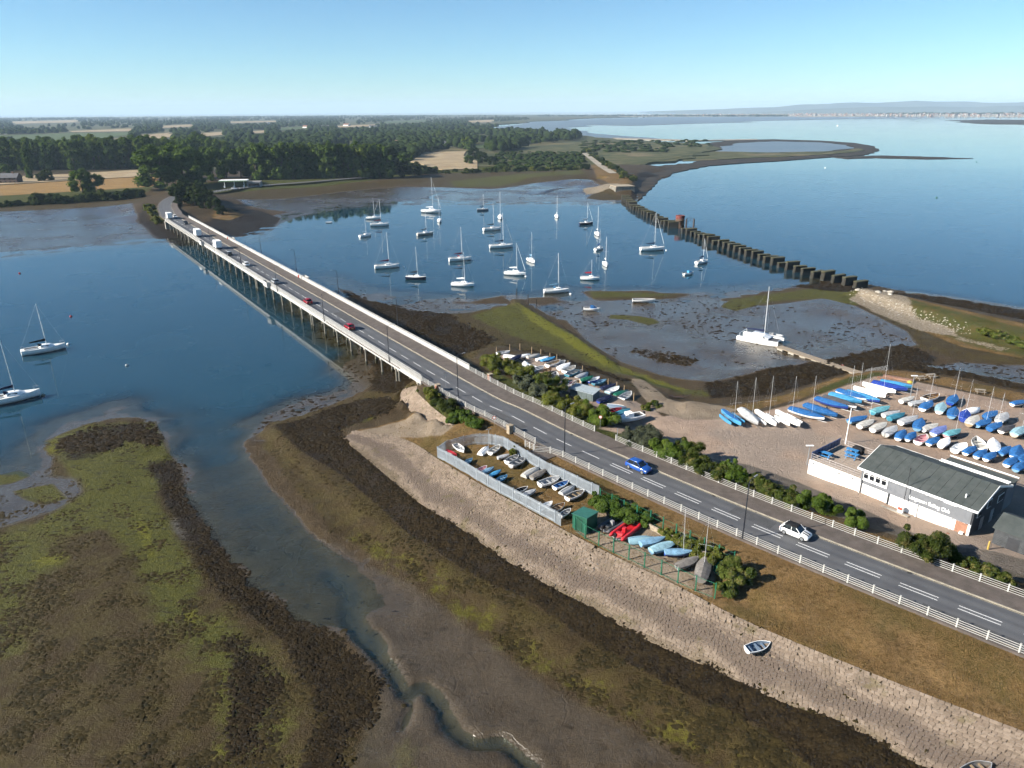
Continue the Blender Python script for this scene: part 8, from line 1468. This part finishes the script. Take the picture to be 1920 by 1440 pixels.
# ------------------------------------------------------------------ seaweed, tufts, rocks: masses nobody could count
def scatter(n, wfun, ymax=330, xr=(-125, 135)):
    """n random ground points, kept by weight"""
    r = np.random.default_rng(int(n) % 977 + 5); out = []
    while sum(map(len, out)) < n:
        m = 60000; y = 42 / (1 - r.random(m) * (1 - 42 / ymax)); x = r.uniform(-1.0, 1.0, m) * np.minimum(y * 1.05, 400); w_ = wfun(x, y); k = r.random(m) < w_; out.append(np.stack([x[k], y[k]], 1))
    P = np.concatenate(out)[:n]; return P
def msk(key, x, y):
    i = np.clip(np.searchsorted(XS, x) - 1, 0, len(XS) - 1); j = np.clip(np.searchsorted(YS, y) - 1, 0, len(YS) - 1); return MK[key][j, i]
def tufts(name, P, smin, smax, hk, m, label, seed, sides=6, jit=.4, parent=None):
    r = np.random.default_rng(seed); n = len(P); z = Z(P[:, 0], P[:, 1]); s = r.uniform(smin, smax, n); a0 = r.uniform(0, 6.28, n); V = np.zeros((n, sides + 1, 3))
    st = r.uniform(.6, 1.7, n)
    for k in range(sides):
        a = a0 + 2 * PI * k / sides; q = s * r.uniform(1 - jit, 1 + jit, n); V[:, k] = np.stack([P[:, 0] + np.cos(a) * q * st, P[:, 1] + np.sin(a) * q, z - .03], 1)
    V[:, sides] = np.stack([P[:, 0] + r.uniform(-.2, .2, n) * s, P[:, 1] + r.uniform(-.2, .2, n) * s, z + s * hk * r.uniform(.6, 1.3, n)], 1)
    b = np.arange(n)[:, None] * (sides + 1); T = np.concatenate([np.stack([b[:, 0] + k, b[:, 0] + (k + 1) % sides, b[:, 0] + sides], 1) for k in range(sides)])
    return tag(link(name, mk_np(name, V.reshape(-1, 3), T, m), parent), label, None, None, 'stuff')
def weedmat(name, a, b, c):
    t = NT(name); p = t.pos(); cc = t.mix(t.ss(t.noise(p, 1.2, 4), .3, .7), a, b); cc = t.mix(t.ss(t.noise(p, 5, 3), .55, .75), cc, c); return t.done(t.bsdf(cc, .75, 0, .12, t.bump(t.noise(p, 14, 2), .5, .04)))
M_WEED = weedmat('bladderwrack', (.008, .0055, .003), (.022, .015, .006), (.045, .031, .010)); M_WOL = weedmat('olive_wrack', (.014, .011, .004), (.034, .025, .008), (.06, .045, .016))
nz = lambda x, y, sc, sd: np.clip(vnoise(x, y, sc, sd) + .5, 0, 1)
tufts('seaweed', scatter(34000, lambda x, y: np.clip(msk('weed', x, y) - .3, 0, 1) * np.clip(nz(x, y, 3.0, 5) * 2 - .3, .1, 1) * (Z(x, y) > .0)), .10, .34, .55, M_WEED, 'dark brown seaweed covering the shore banks', 1)
tufts('seaweed', scatter(9000, lambda x, y: np.clip(msk('weed', x, y) - .3, 0, 1) * np.clip(nz(x, y, 6.0, 15) * 2.2 - .6, .05, 1) * (Z(x, y) > .0) * (y > 115)), .25, .75, .45, M_WEED, 'dark seaweed clumps on the farther banks', 11)
tufts('seaweed', scatter(11000, lambda x, y: np.maximum(msk('olive', x, y), msk('algae', x, y) * .7) * np.clip(nz(x, y, 2.6, 9) * 2.4 - 1.0, 0, 1) * (msk('weed', x, y) < .5) * (Z(x, y) > .02)), .10, .36, .4, M_WOL, 'olive seaweed tufts scattered over the mud banks', 2)
tufts('seaweed', scatter(1500, lambda x, y: (msk('wet', x, y) > .5) * np.clip(nz(x, y, 14, 3) * 2.2 - .9, 0, 1) * (y > 125) * (Z(x, y) > -.25) * (Z(x, y) < .4)), .18, .6, .25, M_WEED, 'loose dark weed clumps dotted on the wet mud', 3)
tufts('grass_tufts', scatter(16000, lambda x, y: (msk('dry', x, y) > .6) * np.clip(nz(x, y, 4, 13) * 1.6 - .4, 0, 1) * (y < 175), 175), .04, .11, 1.0, weedmat('dry_tuft', (.085, .052, .019), (.13, .085, .034), (.075, .065, .02)), 'dry brown grass tufts on the banks', 4, 5)
# weeds growing in the joints of the stone slope
r = np.random.default_rng(8); q = []
for _ in range(900):
    s_i = r.uniform(2, SLOPE_LEN - 8); t0 = r.choice([.03, .5, .97, r.uniform(0, 1)], p=[.3, .1, .35, .25]); c = slope_p(s_i, np.clip(t0 + r.normal() * .02, 0, 1)); 
    if vnoise(c[0], c[1], 5, 21) > -.02: q.append(c[:2] + r.normal(size=2) * .12)
tufts('slope_weeds', np.array(q), .07, .22, .9, M_WOL, 'weeds rooted in the joints of the stone slope', 6)
# chalk boulders on the old railway bank
M_CHALK = mat('chalk_rock', (.50, .46, .39), .9, var=.2, scale=2, bump=.4); rk = random.Random(2)
def rock_mesh(sd):
    r_ = random.Random(sd); mb = MB(); rings = []
    for z, k in ((-.3, .9), (.1, 1.0), (.45, .75), (.62, .35)): rings.append([(math.cos(a) * k * r_.uniform(.75, 1.15), math.sin(a) * k * r_.uniform(.75, 1.15), z + r_.uniform(-.06, .06)) for a in np.linspace(0, 2 * PI, 8)[:-1]])
    return mb.loft(rings).mesh('rock', M_CHALK)
RM = [rock_mesh(i) for i in range(5)]
pts_ = [];
for i in range(320):
    t0 = rk.random(); u = 1595 + 215 * t0 + rk.uniform(-12, 12); v = 550 + 66 * t0 + rk.uniform(-10, 14); pts_.append(GP(u, v)[:2])
tufts('chalk_rubble', np.array(pts_), 0.06, .26, .8, M_CHALK, 'pale chalk rubble strewn along the old railway bank', 14, 5)
BLK = sorted((1600 + rk.uniform(0, 75), rk.uniform(-3, 3), rk.uniform(.45, .8)) for i in range(14))
for i, (u, dv, s) in enumerate(BLK):
    x, y, z = GP(u, 541 + (u - 1600) * .12 + dv); o = link('boulder', RM[i % 5], None, (x, y, z), rk.uniform(0, 6), (s * 1.4, s, s * .9)); tag(o, 'pale block at the yard end of the old piers, %s from left' % nth(i), 'boulder', 'large blocks by the old piers')
# driftwood heap by the slip
x, y, z = GP(1262, 745); t_ = thing('driftwood_heap', 'heap of dark driftwood beside the slipway', 'driftwood', (x, y, z)); 
for i in range(14): a = rk.uniform(-.5, .5); o_ = rk.uniform(-3.5, 3.5); MB().tube((o_ - 1, rk.uniform(-.6, .6), .05), (o_ + 1.1 * math.cos(a), 1.1 * math.sin(a), rk.uniform(.1, .6)), .09, .05, 5).build('branch', M_IRON, t_)
# ------------------------------------------------------------------ hazy air
t = NT('haze_air'); pv = t.n('ShaderNodeVolumePrincipled')
pv.inputs['Color'].default_value = (.60, .80, 1.0, 1); pv.inputs['Density'].default_value = 6e-5; pv.inputs['Anisotropy'].default_value = 0.0
t.t.links.new(pv.outputs[0], t.out.inputs['Volume'])
hz = MB().box((0, 14900, 132), (83000, 30200, 274)).build('haze', t.mat); tag(hz, 'pale summer haze over the harbour', None, None, 'stuff')
